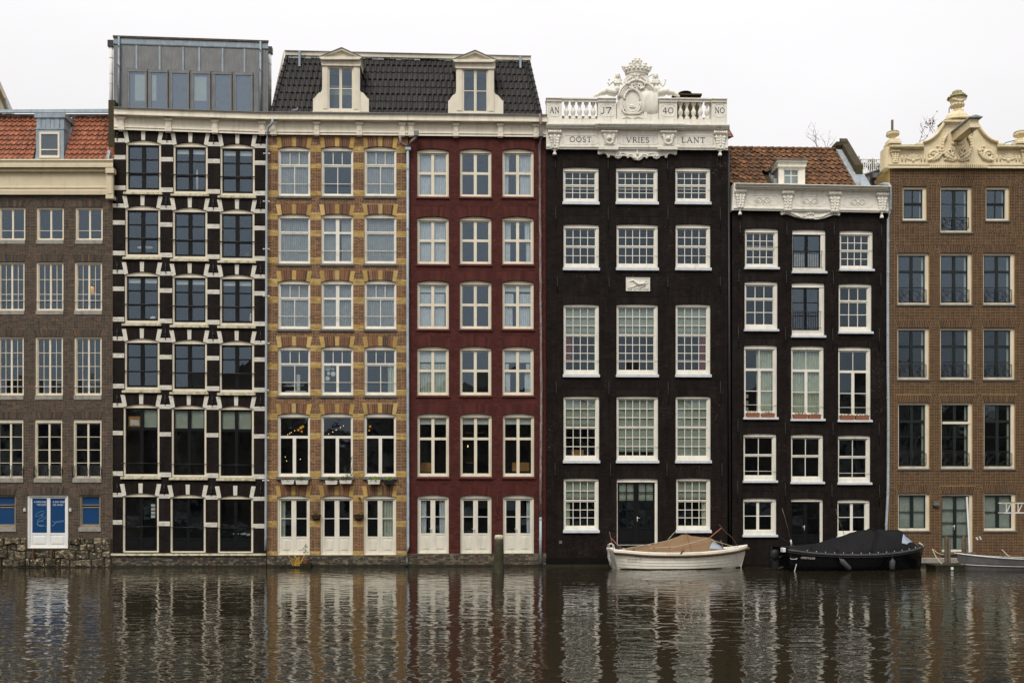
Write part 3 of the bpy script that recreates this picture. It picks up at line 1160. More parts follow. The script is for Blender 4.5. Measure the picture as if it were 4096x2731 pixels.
mb = MB()
def dl(pts, wd=.012):
    ribbon(mb, [h1.P(zC, x, y) for x, y in pts], wd, -.108, .003)
def el(cx, cy, rx, ry, a0=0, a1=360, tilt=0):
    c_, s_ = math.cos(R(tilt)), math.sin(R(tilt))
    return [(cx + x * c_ + y * s_, cy - x * s_ + y * c_) for x, y in [(rx * math.cos(R(a0 + (a1 - a0) * i / 16)), ry * math.sin(R(a0 + (a1 - a0) * i / 16))) for i in range(17)]]
dl(el(315, 1160, 34, 16, 60, 300)); dl(el(316, 1163, 36, 22, 0 + 70, 200))
dl([(283, 1160), (290, 1178), (316, 1184), (350, 1182)]); dl(el(395, 1160, 24, 16, -80, 80)); dl(el(395, 1164, 24, 18, 20, 90))
dl([(420, 1156), (428, 1148), (485, 1138)]); dl([(424, 1162), (432, 1154), (487, 1147)]); dl([(485, 1138), (488, 1142), (487, 1147)])
dl(el(302, 1085, 40, 13, 20, 340, 28)); dl(el(318, 1126, 38, 10, 30, 330, 24)); dl([(282, 1140), (300, 1146), (322, 1142)]); dl([(310, 1100), (325, 1090)]); dl([(314, 1106), (328, 1098)])
obj('pan_drawing', mb, 'print_line', door)

u0 = w.P(zS, -230, 900)[0]
u1 = w.P(zC, 880, 500)[0]
wt = w.P(zA, 400, 1500)[1]
wb = w.P(zC, 400, 1278)[1]
for o in list(w.open):
    w.zones += []
wl = wall(w, u0, u1, -1.2, wt, 'mortar_grey')
PAL1 = [((.078, .057, .041), 5), ((.05, .040, .032), 3), ((.105, .073, .050), 1.5), ((.15, .072, .044), .35)]
SB = [(1, 'voussoir', 'brick', PAL1)] * 18
opens = list(w.open)
for o in opens:
    ring(w, o, .285, .085, 0.0, SB, wl)
w.zones.append((w.P(zC, -200, 1278)[0], w.P(zC, 900, 1278)[0], -1, wb))
brickwork(w, u0, u1, wb, wt, .0605, .215, PAL1, 'brick', wl, arch=(.285, .085))
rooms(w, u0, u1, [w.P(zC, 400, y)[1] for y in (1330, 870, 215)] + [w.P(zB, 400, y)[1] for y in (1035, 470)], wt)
# rubble plinth, every stone its own piece
base = MB()
dq0, dq1, dz0, _ = w.rect(zC, 209, 1356, 535, 1357)
base.box(u0, dq0, -.02, .02, -1.2, wb - .01)
base.box(dq1, u1, -.02, .02, -1.2, wb - .01)
base.box(dq0, dq1, -.02, .02, -1.2, dz0 - .01)
plinth = obj('plinth', base, 'wet_algae', w.root)
rows = [(1276, 1330), (1330, 1378), (1378, 1440), (1440, 1502)]
def bow(k_, x):                                     # wandering bed joints
    return 0 if k_ in (0, 4) else 9 * math.sin(x * .013 + 2.1 * k_) + 5 * math.sin(x * .041 + k_)
def rough_stone(a, b, ya, yb, k0, k1):
    n_ = max(2, int((b - a) / 22))
    top = [(a + (b - a) * i / n_, ya + bow(k0, a + (b - a) * i / n_)) for i in range(n_ + 1)]
    bot = [(a + (b - a) * i / n_, yb + bow(k1, a + (b - a) * i / n_)) for i in range(n_, -1, -1)]
    c = []
    pts = top + bot
    xm, ym = (a + b) / 2, (ya + yb) / 2
    for i, (x, y) in enumerate(pts):
        corner = i in (0, n_, n_ + 1, 2 * n_ + 1)
        f = (.93 if corner else .965)
        x = xm + (x - xm) * (1 - 3.0 / max(20, b - a)) * (f if corner else 1)
        y = ym + (y - ym) * f + rnd.uniform(-2.5, 2.5)
        c.append(h1.P(zC, x, y, .05))
    cx_, cz_ = sum(p[0] for p in c) / len(c), sum(p[1] for p in c) / len(c)
    pv = rnd.uniform(.03, .09)
    r0 = [(p[0], .0, p[1]) for p in c]
    r1 = [(p[0], pv * .55, p[1]) for p in c]
    r2 = [(cx_ + (p[0] - cx_) * .86, pv * rnd.uniform(.8, 1.15), cz_ + (p[1] - cz_) * .78) for p in c]
    r3 = [(cx_ + (p[0] - cx_) * .45, pv * rnd.uniform(.9, 1.35), cz_ + (p[1] - cz_) * .4) for p in c]
    sm_ = MB()
    sm_.loft([r0, r1, r2, r3], True, True)
    obj('stone', sm_, 'stone_rough', plinth)
for ri, (ya, yb) in enumerate(rows):
    x = -420 + ri * 17
    while x < 862:
        wd = rnd.choice((40, 60, 85, 120, 170)) * rnd.uniform(.8, 1.2)
        xe = min(864, x + wd)
        if 864 - xe < 30:
            xe = 864
        segs = [(x, xe)]
        if ri < 2:
            segs = [(a, b) for a, b in ((x, min(xe, 205)), (max(x, 538), xe)) if b - a > 14]
        for a, b in segs:
            rough_stone(a, b, ya, yb, ri, ri + 1)
        x = xe
mb = MB()
mb.box(u0, u1, -.02, .09, -1.0, w.P(zC, 400, 1502, .09)[1])
obj('footing', mb, 'wet_algae', w.root)
mb = MB()
for x in (254, 398):
    w.bx(mb, zC, x, 1365, x + 7, 1440, .0, .16)
obj('rusty_bracket', mb, 'rope_brown', w.root)
for x in (183, 541):
    mb = MB()
    w.bx(mb, zC, x, 1044, x + 16, 1066, .0, .06)
    w.bx(mb, zC, x + 5, 1038, x + 11, 1052, .06, .08)
    obj('wall_lamp', mb, 'plastic_white', w.root)
# cornice
XR = 886
XL = -440
mb = MB()
w.band(mb, zA, XL, XR, [(y, y, v) for y, v in ((1247, .0), (1247, .36), (1258, .37), (1266, .34), (1280, .32), (1284, .34), (1311, .34), (1312, .28), (1318, .26), (1320, .20), (1346, .20), (1352, .14), (1356, .10), (1460, .10), (1464, .15), (1475, .15), (1478, .12), (1490, .13), (1494, .16), (1526, .15), (1526, 0.0))])
corn = obj('cornice', mb, 'cream_old', w.root)
mb = MB()
x = XL
while x < 822:
    w.bx(mb, zA, x, 1324, x + 7.5, 1343, .18, .245)
    x += 12.4
obj('dentils', mb, 'cream_old', corn, kind='stuff')
mb = MB()
w.bx(mb, zA, 826, 1316, 892, 1357, .1, .34)
w.bx(mb, zA, 832, 1358, 884, 1532, .1, .24)
w.bx(mb, zA, 840, 1370, 876, 1520, .24, .26)
w.bx(mb, zA, 827, 1530, 889, 1558, .0, .26)
obj('bracket', mb, 'cream_old', corn, bevel=.008)
# roof
sl = R(66)
ve = .12
we = w.P(zA, 400, 1249, ve)[1]
wtop = w.P(zA, 400, 893, -.65)[1]
LN = (wtop - we) / math.sin(sl) / 9.4
ua, ub = w.P(zA, -380, 1200, ve)[0], w.P(zA, 838, 1200, ve)[0]
mb = MB()
dv = (wtop - we) / math.tan(sl)
mb.loft([[(ua - .2, ve - .05, we - .15), (ua - .2, ve - .05 - dv, wtop - .1), (ua - .2, ve - 5, wtop - .1), (ua - .2, ve - 5, we - .15)],
         [(ub + .12, ve - .05, we - .15), (ub + .12, ve - .05 - dv, wtop - .1), (ub + .12, ve - 5, wtop - .1), (ub + .12, ve - 5, we - .15)]])
roof = obj('roof', mb, 'zinc_pale', w.root)
tr_ = tile_mesh('roof_tile', .205, LN, 'tile_red', .04, .02, .05)
d0, d1 = w.P(zA, 268, 1100, 0)[0], w.P(zA, 512, 1100, 0)[0]
edge0 = w.P(zA, -160, 1200, .1)[0]
tiles(roof, tr_, lambda r: (edge0, ub), ve, we, sl, 9, LN, .205, lambda u, z: d0 < u < d1)
mb = MB()
mb.box(ua, ub + .1, ve - dv - .12, ve - dv + .04, wtop - .05, wtop + .03)
w.band(mb, zA, XL, 852, [(862, 855, -.7), (862, 855, -.55), (884, 882, -.53), (890, 888, -.75)])
obj('ridge_flashing', mb, 'zinc_pale', roof)
mb = MB()
n = 26
for i in range(n):                                      # lead lapped over the top course in a wavy edge
    a = edge0 - .2 + (ub + .2 - edge0) * i / n
    b = edge0 - .2 + (ub + .2 - edge0) * (i + 1) / n
    lw = rnd.uniform(.05, .10)
    mb.prism([(a, wtop + .02), (b, wtop + .02), (b - .01, wtop - lw), (a + .01, wtop - lw * rnd.uniform(.6, 1.2))], ve - dv - .05, ve - dv + .075)
obj('lead_apron', mb, 'lead', roof)
for q0, q1 in ((836, 850),):
    mb = MB()
    p0, p1 = w.P(zA, q0 - 4, 1245, ve)[0], w.P(zA, q1 + 4, 1245, ve)[0]
    mb.loft([[(p0, ve + .03, we), (p1, ve + .03, we), (p1, ve - .1, we), (p0, ve - .1, we)],
             [(p0, ve + .03 - dv, wtop), (p1, ve + .03 - dv, wtop), (p1, ve - .1 - dv, wtop), (p0, ve - .1 - dv, wtop)]])
    obj('verge', mb, 'zinc_pale', roof)
# zinc dormer
mb = MB()
fu0, fu1, fw0, fw1 = w.rect(zA, 282, 1010, 500, 1248, .08)
mb.box(fu0, fu1, -.5, .08, fw0 - .1, fw1)
dm = obj('dormer', mb, 'zinc_pale', w.root)
mb = MB()
fw2 = w.P(zA, 390, 938, -.15)[1]
for i in range(6):                                      # folded zinc strips of its sloping roof
    a = fu0 + (fu1 - fu0) * i / 6
    b = fu0 + (fu1 - fu0) * (i + 1) / 6
    mb.prism([(a + .006, fw1), (b - .006, fw1), (b - .006, fw2 - .02), (a + .006, fw2 - .02)], -.62, .05 - .01 * (i % 2))
mb.box(fu0 - .06, fu1 + .05, -.75, .09, fw2 - .02, fw2 + .16)
mb.box(fu0 - .03, fu1 + .03, -.2, .1, fw1 - .03, fw1 + .01)
obj('dormer_roof', mb, 'zinc_pale', dm)
for c0_, c1_ in ((fu0 - .09, fu0 - .004), (fu1 + .004, fu1 + .10)):
    mb = MB()
    mb.loft([[(c0_, .03, fw0 - .05), (c1_, .03, fw0 - .05), (c1_, -.2, fw0 - .05), (c0_, -.2, fw0 - .05)], [(c0_, -.42, fw1 + .25), (c1_, -.42, fw1 + .25), (c1_, -.7, fw1 + .25), (c0_, -.7, fw1 + .25)]])
    obj('cheek', mb, 'lead', dm)
a0, a1, b0, b1 = w.rect(zA, 308, 1034, 466, 1238, .12)
mb = MB()
for q in ((a0, a0 + .07, b0, b1), (a1 - .07, a1, b0, b1), (a0 + .07, a1 - .07, b1 - .09, b1), (a0 + .07, a1 - .07, b0, b0 + .10), (a0 + .07, a1 - .07, b0 + .30, b0 + .34)):
    mb.box(q[0], q[1], .07, .12, q[2], q[3])
obj('sash', mb, 'cream_frame', dm)
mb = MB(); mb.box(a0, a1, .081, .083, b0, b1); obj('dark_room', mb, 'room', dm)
pane(dm, a0 + .06, a1 - .06, .095, b0 + .33, b1 - .08)
pane(dm, a0 + .06, a1 - .06, .095, b0 + .09, b0 + .31)

# ================================================================== striped black and white house
h2 = House('striped_black_house', 0, 2, 447, 'black house with white stone bands and zinc rooftop extension')
w = h2
G6 = lambda: [(0, 0, 1, 1, 2, 3, .055, .04, {'ys': [.315, .655]})]
def mull(sash):
    return sash
R2 = [
    (zA, [(985, 1100, 1262, 1507), (1357, 1116, 1628, 1520), (1725, 1128, 1997, 1535)], 0),
    (zB, [(980, 141, 1255, 545), (1352, 157, 1625, 560), (1722, 169, 1995, 573)], 0),
    (zB, [(975, 659, 1252, 1064), (1350, 671, 1625, 1077), (1722, 681, 1993, 1083)], 0),
    (zC, [(975, -289, 1250, 117), (1348, -279, 1622, 130), (1720, -271, 1992, 137)], 0),
    (zC, [(965, 226, 1250, 793), (1343, 234, 1618, 800), (1713, 240, 1990, 806)], 1),
    (zC, [(960, 924, 1245, 1388), (1333, 934, 1612, 1390), (1705, 942, 1985, 1392)], 2)]
wins2 = []
for ri, (z, rs, kind) in enumerate(R2):
    line = []
    for ci, r_ in enumerate(rs):
        rc = w.rect(z, *r_)
        if kind == 0:
            sp = [(0, 0, .5, 1, 1, 3, .06, .055, {'ys': [.31, .66], 'lb': .06, 'rb': .078, 'tb': .075, 'bb': .10}), (.5, 0, 1, 1, 1, 3, .06, .055, {'ys': [.31, .66], 'rb': .06, 'lb': .078, 'tb': .07, 'bb': .10})]
            cu = [('b', .02, .0, .98, .14, 'blind_white')] if (ri in (2,) or (ri == 0 and ci)) else []
            wd_ = window(w, rc, (.055, .17, .075, .10), .13, 'cream_frame', 'black_paint', sp, rails=((.635, .05, 1),), railmat='iron', rad=.02, cur=cu, sill=('mossy_sill', .07, .10, .085, .03))
        elif kind == 1:
            sp = [(0, 0, .5, .31, 1, 1, .055, .04, {'rb': .065}), (.5, 0, 1, .31, 1, 1, .055, .04, {'lb': .065}), (0, .31, .5, 1, 1, 1, .055, .04, {'rb': .065}), (.5, .31, 1, 1, 1, 1, .055, .04, {'lb': .065})]
            cu = [('b', .02, 0, .98, .29, 'blind_green')] if ci else [('b', .5, 0, .98, .29, 'blind_green')]
            wd_ = window(w, rc, (.055, .15, .075, .075), .12, 'cream_frame', 'black_paint', sp, rails=((.83, .05, 1),), railmat='iron', cur=cu, sill=('mossy_sill', .07, .10, .09, .02), glass='glass_old')
            if ci == 0:                                # fan heater box behind the pane
                mb = MB()
                q = w.rect(z, 988, 318, 1090, 400)
                mb.box(q[0], q[1], -.30, -.24, q[2], q[3])
                o_ = obj('fan_box', mb, 'amber_wood', wd_)
                mb = MB()
                for i in range(6):
                    yy = q[2] + .06 + i * .035
                    mb.box(q[0] + .07, q[1] - .07, -.24, -.225, yy, yy + .024)
                obj('louvre', mb, 'white_thing', wd_)
        else:
            sp = [(0, 0, .5, 1, 1, 1, .065, .04, {'panel': .235, 'name': 'door_leaf', 'bb': .07}), (.5, 0, 1, 1, 1, 1, .065, .04, {'panel': .235, 'name': 'door_leaf', 'bb': .07})]
            wd_ = window(w, rc, (.06, .14, .075, .035), .11, 'cream_frame', 'black_paint', sp, rails=((.545, .05, 1),), railmat='iron', name='door', glass='glass_old')
            if ci == 0:
                for i in range(4):
                    q = w.rect(z, 1172, 1010 + i * 29, 1204, 1031 + i * 29)
                    mb = MB(); mb.box(q[0], q[1], -.185, -.18, q[2], q[3]); obj('notice', mb, 'blind_white', wd_)
            if ci == 2:
                mb = MB()
                for x, y in ((1830, 1248), (1888, 1250), (1935, 1256)):
                    q = w.rect(z, x - 30, y - 13, x + 30, y + 12)
                    mb.ell(((q[0] + q[1]) / 2, -.45, (q[2] + q[3]) / 2), ((q[1] - q[0]) / 2, .1, (q[3] - q[2]) / 2))
                obj('cushion', mb, 'lace', wd_, smooth=True)
        line.append(rc)
    wins2.append(line)
# things standing on the sills inside
for (z, x0, y0, x1, y1, mt) in ((zB, 1045, 440, 1180, 470, 'white_thing'), (zB, 1150, 995, 1200, 1028, 'white_thing'), (zA, 1515, 1300, 1535, 1490, 'white_thing'), (zA, 1870, 1480, 1960, 1505, 'white_thing'), (zB, 1905, 490, 1940, 535, 'rope_brown'), (zB, 1940, 970, 1960, 1050, 'white_thing')):
    q = w.rect(z, x0, y0, x1, y1)
    mb = MB()
    mb.ell(((q[0] + q[1]) / 2, -.36, (q[2] + q[3]) / 2), ((q[1] - q[0]) / 2, .05, (q[3] - q[2]) / 2))
    obj('ornament', mb, mt, w.root, smooth=True)

uL, uR = w.P(zS, 447, 1500)[0], w.P(zB, 2089, 500)[0]
wt = w.P(zA, 1500, 985)[1]
wb = w.P(zC, 1500, 1400)[1]
wl = wall(w, uL, uR, -1.2, wt, 'black_core')
PALK = [((1, 1, 1), 5), ((.78, .78, .78), 1.6), ((1.28, 1.24, 1.2), 1.0)]
SH2 = -.018
# white bands in the piers
for ri, line in enumerate(wins2):
    edges = [(uL, line[0][0]), (line[0][1], line[1][0]), (line[1][1], line[2][0]), (line[2][1], uR)]
    ap = [line[0][3] + .03, (line[0][3] + line[1][3]) / 2, (line[1][3] + line[2][3]) / 2, line[2][3] - .03]
    lv = {0: ((.03, -.13), (-.63, -.805), (-1.83, -2.01)), 1: ((.0, -.17), (-1.09, -1.26), (-2.68, -2.86)), 2: ((-.02, -.18), (-1.09, -1.27))}[R2[ri][2]]
    for (a, b), t_ in zip(edges, ap):
        for hi_, lo_ in lv:
            z0, z1 = t_ + lo_, t_ + hi_
            w.zones.append((a, b, z0, z1))
            mb = MB()
            mb.box(a, b, -.05, .004, z0, z1, (.7, .7, .7))
            cs = (z1 - z0) / 3
            for q in range(3):
                lay(mb, a, b, z0 + q * cs, cs, .012, .006, WHITEP[:1], .21, q % 2)
            obj('white_band', mb, 'band_white', wl)
KK = ('+brick_arch', 'black_brick', PALK)
for o in w.open:
    pat = [(1.15, 'voussoir', 'band_white', None)] + [(.52,) + KK] * 7 + [(1.15, 'keystone', 'band_white', None)] + [(.52,) + KK] * 7 + [(1.15, 'voussoir', 'band_white', None)]
    ring(w, o, .37, .10, .13, pat, wl, joint=.004)
brickwork(w, uL, uR, wb, wt, .0605, .215, PALK, 'black_brick', wl, proud=.006, joint=.008, sh=SH2, arch=(.37, .10))
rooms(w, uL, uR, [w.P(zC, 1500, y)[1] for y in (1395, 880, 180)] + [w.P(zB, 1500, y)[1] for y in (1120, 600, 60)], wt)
# iron wall anchors between the arches
for ri, line in enumerate(wins2):
    for ci in range(4):
        u = [uL + .22, (line[0][1] + line[1][0]) / 2, (line[1][1] + line[2][0]) / 2, uR - .22][ci]
        z0 = [line[0][3], (line[0][3] + line[1][3]) / 2, (line[1][3] + line[2][3]) / 2, line[2][3]][ci]
        mb = MB()
        mb.tube([(u, .03, z0 - .05), (u, .035, z0 + .38)], .014, 6)
        mb.ell((u, .03, z0 + .22), (.04, .02, .07), 8, 5)
        mb.ell((u, .03, z0 + .1), (.05, .02, .03), 8, 5)
        obj('wall_anchor', mb, 'iron', wl, smooth=True)
# ledge and brick footing
mb = MB()
w.band(mb, zC, 868, 2086, [(1396, 1396, -.1), (1396, 1396, .12), (1413, 1413, .13), (1416, 1416, -.1)])
obj('ledge', mb, 'mossy_sill', w.root)
PALB = [((.050, .045, .038), 4), ((.085, .050, .038), 1.6), ((.032, .03, .026), 2), ((.085, .08, .068), .6)]
def footing(w, zl, x0, x1, ytop, ybot, pal, v=.06):
    q = w.rect(zl, x0, ytop, x1, ybot, v)
    mb = MB()
    mb.box(q[0], q[1], -.1, v - .006, -1.2, q[3])
    f = obj('footing', mb, 'mortar_dirty', w.root)
    mb = MB()
    n = int((q[3] - q[2]) / .062)
    for i in range(n):
        lay(mb, q[0], q[1], q[3] - (i + 1) * .062, .062, v + .004, .012, pal, .2, i % 2, v0=v - .01)
    obj('brickwork', mb, 'base_brick', f, kind='stuff')
    mb = MB()
    mb.box(q[0], q[1], v - .02, v + .05, -1.0, max(.07, q[3] - n * .062))
    obj('waterline', mb, 'wet_algae', f)
    return f
footing(w, zC, 868, 2086, 1415, 1500, PALB)
# cornice
def frieze_pilaster(w, z, x0, x1, ya, yb, yc, parent, mat='cream'):
    """pilaster of a wooden frieze: flared cap, shaft with fillets, foot and three drops"""
    mb = MB()
    xm = (x0 + x1) / 2
    hw = (x1 - x0) / 2
    w.pr(mb, z, [(xm - hw * .8, ya + 22), (xm + hw * .8, ya + 22), (xm + hw * 1.15, ya + 4), (xm + hw * 1.15, ya), (xm - hw * 1.15, ya), (xm - hw * 1.15, ya + 4)], .08, .19)
    w.bx(mb, z, xm - hw * .72, ya + 22, xm + hw * .72, yb, .08, .155)
    w.bx(mb, z, xm - hw * .38, ya + 28, xm + hw * .38, yb - 8, .155, .168)
    w.bx(mb, z, xm - hw * .85, yb, xm + hw * .85, yc, .05, .19)
    for k in (-1, 0, 1):
        u, zz = w.P(z, xm + k * hw * .42, yc + 10, .12)
        mb.lathe(u, .12, [(.030, zz - .01), (.026, zz + .01), (.012, zz + .055)], 8)
    return obj('pilaster', mb, mat, parent)
def wood_cornice(w, z, xl, xr, yl, yr, pil, cap_l=0, mat='cream'):
    dy = yr - yl
    mb = MB()
    pf = ((0, .0), (0, .33), (7, .33), (10, .29), (13, .30), (40, .30), (43, .33), (52, .33), (55, .26), (60, .17), (66, .13), (72, .09), (142, .09), (145, .14), (152, .14), (155, .11), (172, .12), (172, .0))
    w.band(mb, z, xl, xr, [(yl + y, yr + y, v) for y, v in pf])
    c = obj('cornice', mb, mat, w.root)
    mb = MB()
    w.band(mb, z, xl - 4 * cap_l, xr, [(yl - 7, yr - 7, .0), (yl - 7, yr - 7, .37), (yl - .5, yr - .5, .37), (yl - .5, yr - .5, 0)])
    obj('gutter_edge', mb, 'zinc', c)
    for x0, x1 in pil:
        f = ((x0 + x1) / 2 - xl) / (xr - xl)
        y = yl + dy * f
        frieze_pilaster(w, z, x0, x1, y + 66, y + 143, y + 172, c, mat)
    return c
wood_cornice(w, zA, 893, 2097, 844, 883, [(917, 978), (1287, 1348), (1652, 1713), (2021, 2082)], 1)
# zinc rooftop box
V0 = -.35
def zy(x):
    return (x - 900) / 1200.0 * 38
mb = MB()
c4 = [w.P(zA, 890, 285, V0), w.P(zA, 2103, 325, V0), w.P(zA, 2103, 900, V0), w.P(zA, 890, 900, V0)]
mb.loft([[(p[0], V0, p[1]) for p in c4], [(p[0] - (1.75 if i in (1, 2) else 0), V0 - 5, p[1]) for i, p in enumerate(c4)]])
ext = obj('rooftop_box', mb, 'zinc', w.root)
mb = MB()
w.band(mb, zA, 884, 2107, [(278, 318, V0 - .05), (278, 318, V0 + .12), (292, 332, V0 + .10), (294, 334, V0 + .05), (296, 336, V0 - .05)])
obj('coping', mb, 'wood_old', ext)
mb = MB()
w.band(mb, zA, 889, 2103, [(297, 337, V0 - .1), (297, 337, V0 + .06), (340, 380, V0 + .05), (349, 388, V0 + .03), (349, 388, V0 - .1)])
obj('parapet_band', mb, 'zinc_pale', ext)
sx = [900, 1070, 1252, 1435, 1562, 1745, 1917, 2085]
for a, b in zip(sx[:-1], sx[1:]):
    mb = MB()
    yo = zy((a + b) / 2)
    w.bx(mb, zA, a + 6, 350 + yo, b - 6, 536 + yo, V0 - .05, V0 + .012)
    obj('zinc_panel', mb, 'zinc', ext)
for a in sx[1:-1]:
    mb = MB()
    w.bx(mb, zA, a - 7, 352 + zy(a), a + 7, 540 + zy(a), V0, V0 + .045)
    obj('standing_seam', mb, 'zinc_pale', ext)
for a, b in ((900, 996), (1985, 2030), (2052, 2086)):
    mb = MB()
    w.bx(mb, zA, a + 3, 530 + zy(a), b - 3, 880, V0, V0 + .014)
    obj('zinc_panel', mb, 'zinc', ext)
for i, (a, b) in enumerate(((1000, 1150), (1170, 1314), (1338, 1481), (1504, 1648), (1671, 1816), (1837, 1981))):
    yo = zy((a + b) / 2) - 4
    mb = MB()
    w.bx(mb, zA, a, 540 + yo, b, 562 + yo, V0, V0 + .09)
    for xa, xb in ((a, a + 14), (b - 14, b)):
        w.bx(mb, zA, xa, 562 + yo, xb, 870, V0, V0 + .08)
    w.bx(mb, zA, a - 10, 545 + yo, a - 1, 870, V0, V0 + .05)
    w.bx(mb, zA, a + 14, 564 + yo, b - 14, 569 + yo, V0, V0 + .05)
    fr = obj('window_frame', mb, 'zinc', ext)
    q = w.rect(zA, a + 12, 562 + yo, b - 12, 872, V0 + .04)
    pane(ext, q[0], q[1], V0 + .06, q[2], q[3], 'glass_roof', .04)
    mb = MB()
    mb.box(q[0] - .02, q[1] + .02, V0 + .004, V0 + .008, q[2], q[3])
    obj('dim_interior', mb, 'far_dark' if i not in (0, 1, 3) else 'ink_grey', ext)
    if i in (0, 1, 3):
        mb = MB()
        f0 = (.35, 0, 0, .0)[i]; f1 = (1, .35, 0, .85)[i]
        mb.box(q[0] + (q[1] - q[0]) * f0, q[0] + (q[1] - q[0]) * f1, V0 + .012, V0 + .016, q[2] + .42, q[3] - .10)
        obj('light_wall', mb, 'blind_green', ext)
for x, ya in ((932, 290), (2042, 326)):
    pipe(w, [(zA, x, ya, V0 + .10), (zA, x, 880, V0 + .10)], .042, 'zinc_pale', parent=ext, clamps=[(zA, x, ya + 75, V0 + .1), (zA, x, ya + 230, V0 + .1), (zA, x, ya + 400, V0 + .1)])
for x, ya, yb in ((872, 374, 800), (2114, 424, 760)):
    u, z0 = w.P(zA, x, yb, -1.2)
    z1 = w.P(zA, x, ya, -1.2)[1]
    mb = MB()
    mb.lathe(u, -1.2, [(.075, z0 - 1), (.075, z1)], 12)
    o = obj('flue', mb, 'white_thing', ext, smooth=True)
    mb = MB()
    mb.box(u - .11, u + .11, -1.31, -1.09, z1, z1 + .26)
    obj('flue_cap', mb, 'iron', ext)
    for yy in (z1 - .45, z1 - 1.1, z1 - 1.5):
        mb = MB(); mb.lathe(u, -1.2, [(.082, yy), (.082, yy + .03)], 12); obj('flue_joint', mb, 'steel', ext)
# party wall rising beside the red roof
mb = MB()
w.bx(mb, zA, 849, 785, 899, 1155, -2.4, .02)
pw = obj('party_wall', mb, 'chimney_moss', w.root)
q = w.rect(zA, 850, 1155, 897, 1246, .02)
mb = MB(); mb.box(q[0], q[1], -.5, .0, q[2] - .4, q[3]); obj('stub', mb, 'mortar_grey', pw)
mb = MB()
for i in range(7):
    lay(mb, q[0], q[1], q[2] + i * .065, .065, .02, .014, [((.33, .12, .05), 2), ((.25, .09, .04), 1)], .2, i % 2)
obj('brick_patch', mb, 'brick', pw)

# ================================================================== yellow banded brick house
h3 = House('yellow_banded_house', 0, 2, 1069, 'brown brick house with mustard yellow brick bands and white windows')
w = h3
def tP(**k):
    return [(0, 0, 1, .325, 3, 1, .045, .026, {'tb': .04, 'bb': .05}), (0, .325, 1, 1, 2, 1, .05, .03, {'back': .02, 'bb': .07})]
def tPm():
    return [(0, 0, 1, .325, 3, 1, .045, .026, {'tb': .04, 'bb': .05}), (0, .325, .5, 1, 1, 1, .05, .03, {'bb': .07}), (.5, .325, 1, 1, 1, 1, .05, .03, {'bb': .07})]
def tQ():
    return [(0, 0, 1, .325, 1, 1, .045, .026, {'tb': .04, 'bb': .05}), (0, .325, 1, 1, 1, 1, .05, .03, {'back': .02, 'bb': .07})]
def tR():
    return [(0, 0, .5, .325, 1, 1, .045, .026, {'tb': .04, 'bb': .04, 'rb': .07}), (.5, 0, 1, .325, 1, 1, .045, .026, {'tb': .04, 'bb': .04, 'lb': .07}),
            (0, .325, .5, 1, 1, 1, .045, .03, {'bb': .07, 'rb': .07}), (.5, .325, 1, 1, 1, 1, .045, .03, {'bb': .07, 'lb': .07})]
def tS():
    return [(0, 0, 1, .345, 1, 1, .045, .026, {'bb': .055}), (0, .345, .5, 1, 1, 1, .045, .03, {'bb': .08, 'rb': .065}), (.5, .345, 1, 1, 1, 1, .045, .03, {'bb': .08, 'lb': .065})]
def tD(p, g=1):
    return [(0, 0, .5, 1, 1, 2, .08, .03, {'panel': p, 'name': 'door_leaf', 'bb': .09, 'tb': .07, 'rb': .10}), (.5, 0, 1, 1, 1, 2, .08, .03, {'panel': p, 'name': 'door_leaf', 'bb': .09, 'tb': .07, 'lb': .09})]
LF = [('l', .03, .02, .97, .98, 'lace')]
XS = [(219, 472), (558, 809), (896, 1147)]
rows3 = [
    (zD, 953, 1342, [tP(), tP(), tP()], [LF, [], LF], (.755,)),
    (zE, 10, 401, [tQ(), tR(), tQ()], [LF, [('l', .04, .02, .5, .98, 'lace'), ('l', .62, .02, .97, .98, 'lace')], LF], (.745,)),
    (zE, 528, 913, [tP(), tR(), tP()], [LF, LF, LF], (.745,)),
    (zE, 1045, 1431, [tP(), tPm(), tP()], [[], [], [('c', .74, .34, .97, .98, 'curtain_green')]], (.745,))]
ops3 = []
for (z, ya, yb, types, curs, rl) in rows3:
    for i in range(3):
        rc = w.rect(z, XS[i][0], ya, XS[i][1], yb)
        wo_ = window(w, rc, (.05, .075, .05, .06), .08, 'white_frame', None, types[i], rails=[(r, .045) for r in rl], railmat='white_frame', cur=curs[i], sill=('dark_sill', .04, .06, .085, .02), fv=-.07)
        ops3.append(rc)
        if z is zE and ya == 1045 and i == 1:        # paper discs hung in the window
            for (x, y, r_) in ((604, 1212, 22), (643, 1216, 13), (609, 1254, 13), (645, 1258, 19), (600, 1294, 18)):
                u, ww = w.P(z, x, y)
                mb = MB(); mb.tube([(u, -.24, ww), (u, -.232, ww)], r_ / 196, 16); obj('paper_disc', mb, 'blind_white', wo_)
        if z is zE and ya == 1045 and i == 0:        # desk with a chair behind the glass
            mb = MB()
            q = w.rect(z, 235, 1342, 330, 1348); mb.box(q[0], q[1], -.9, -.5, q[2], q[3])
            q = w.rect(z, 345, 1255, 372, 1390); mb.box(q[0], q[1], -.62, -.55, q[2], q[3])
            q = w.rect(z, 255, 1385, 420, 1398); mb.box(q[0], q[1], -.9, -.5, q[2], q[3])
            obj('desk', mb, 'blind_white', wo_)
XS4 = [(217, 470), (556, 807), (894, 1145)]
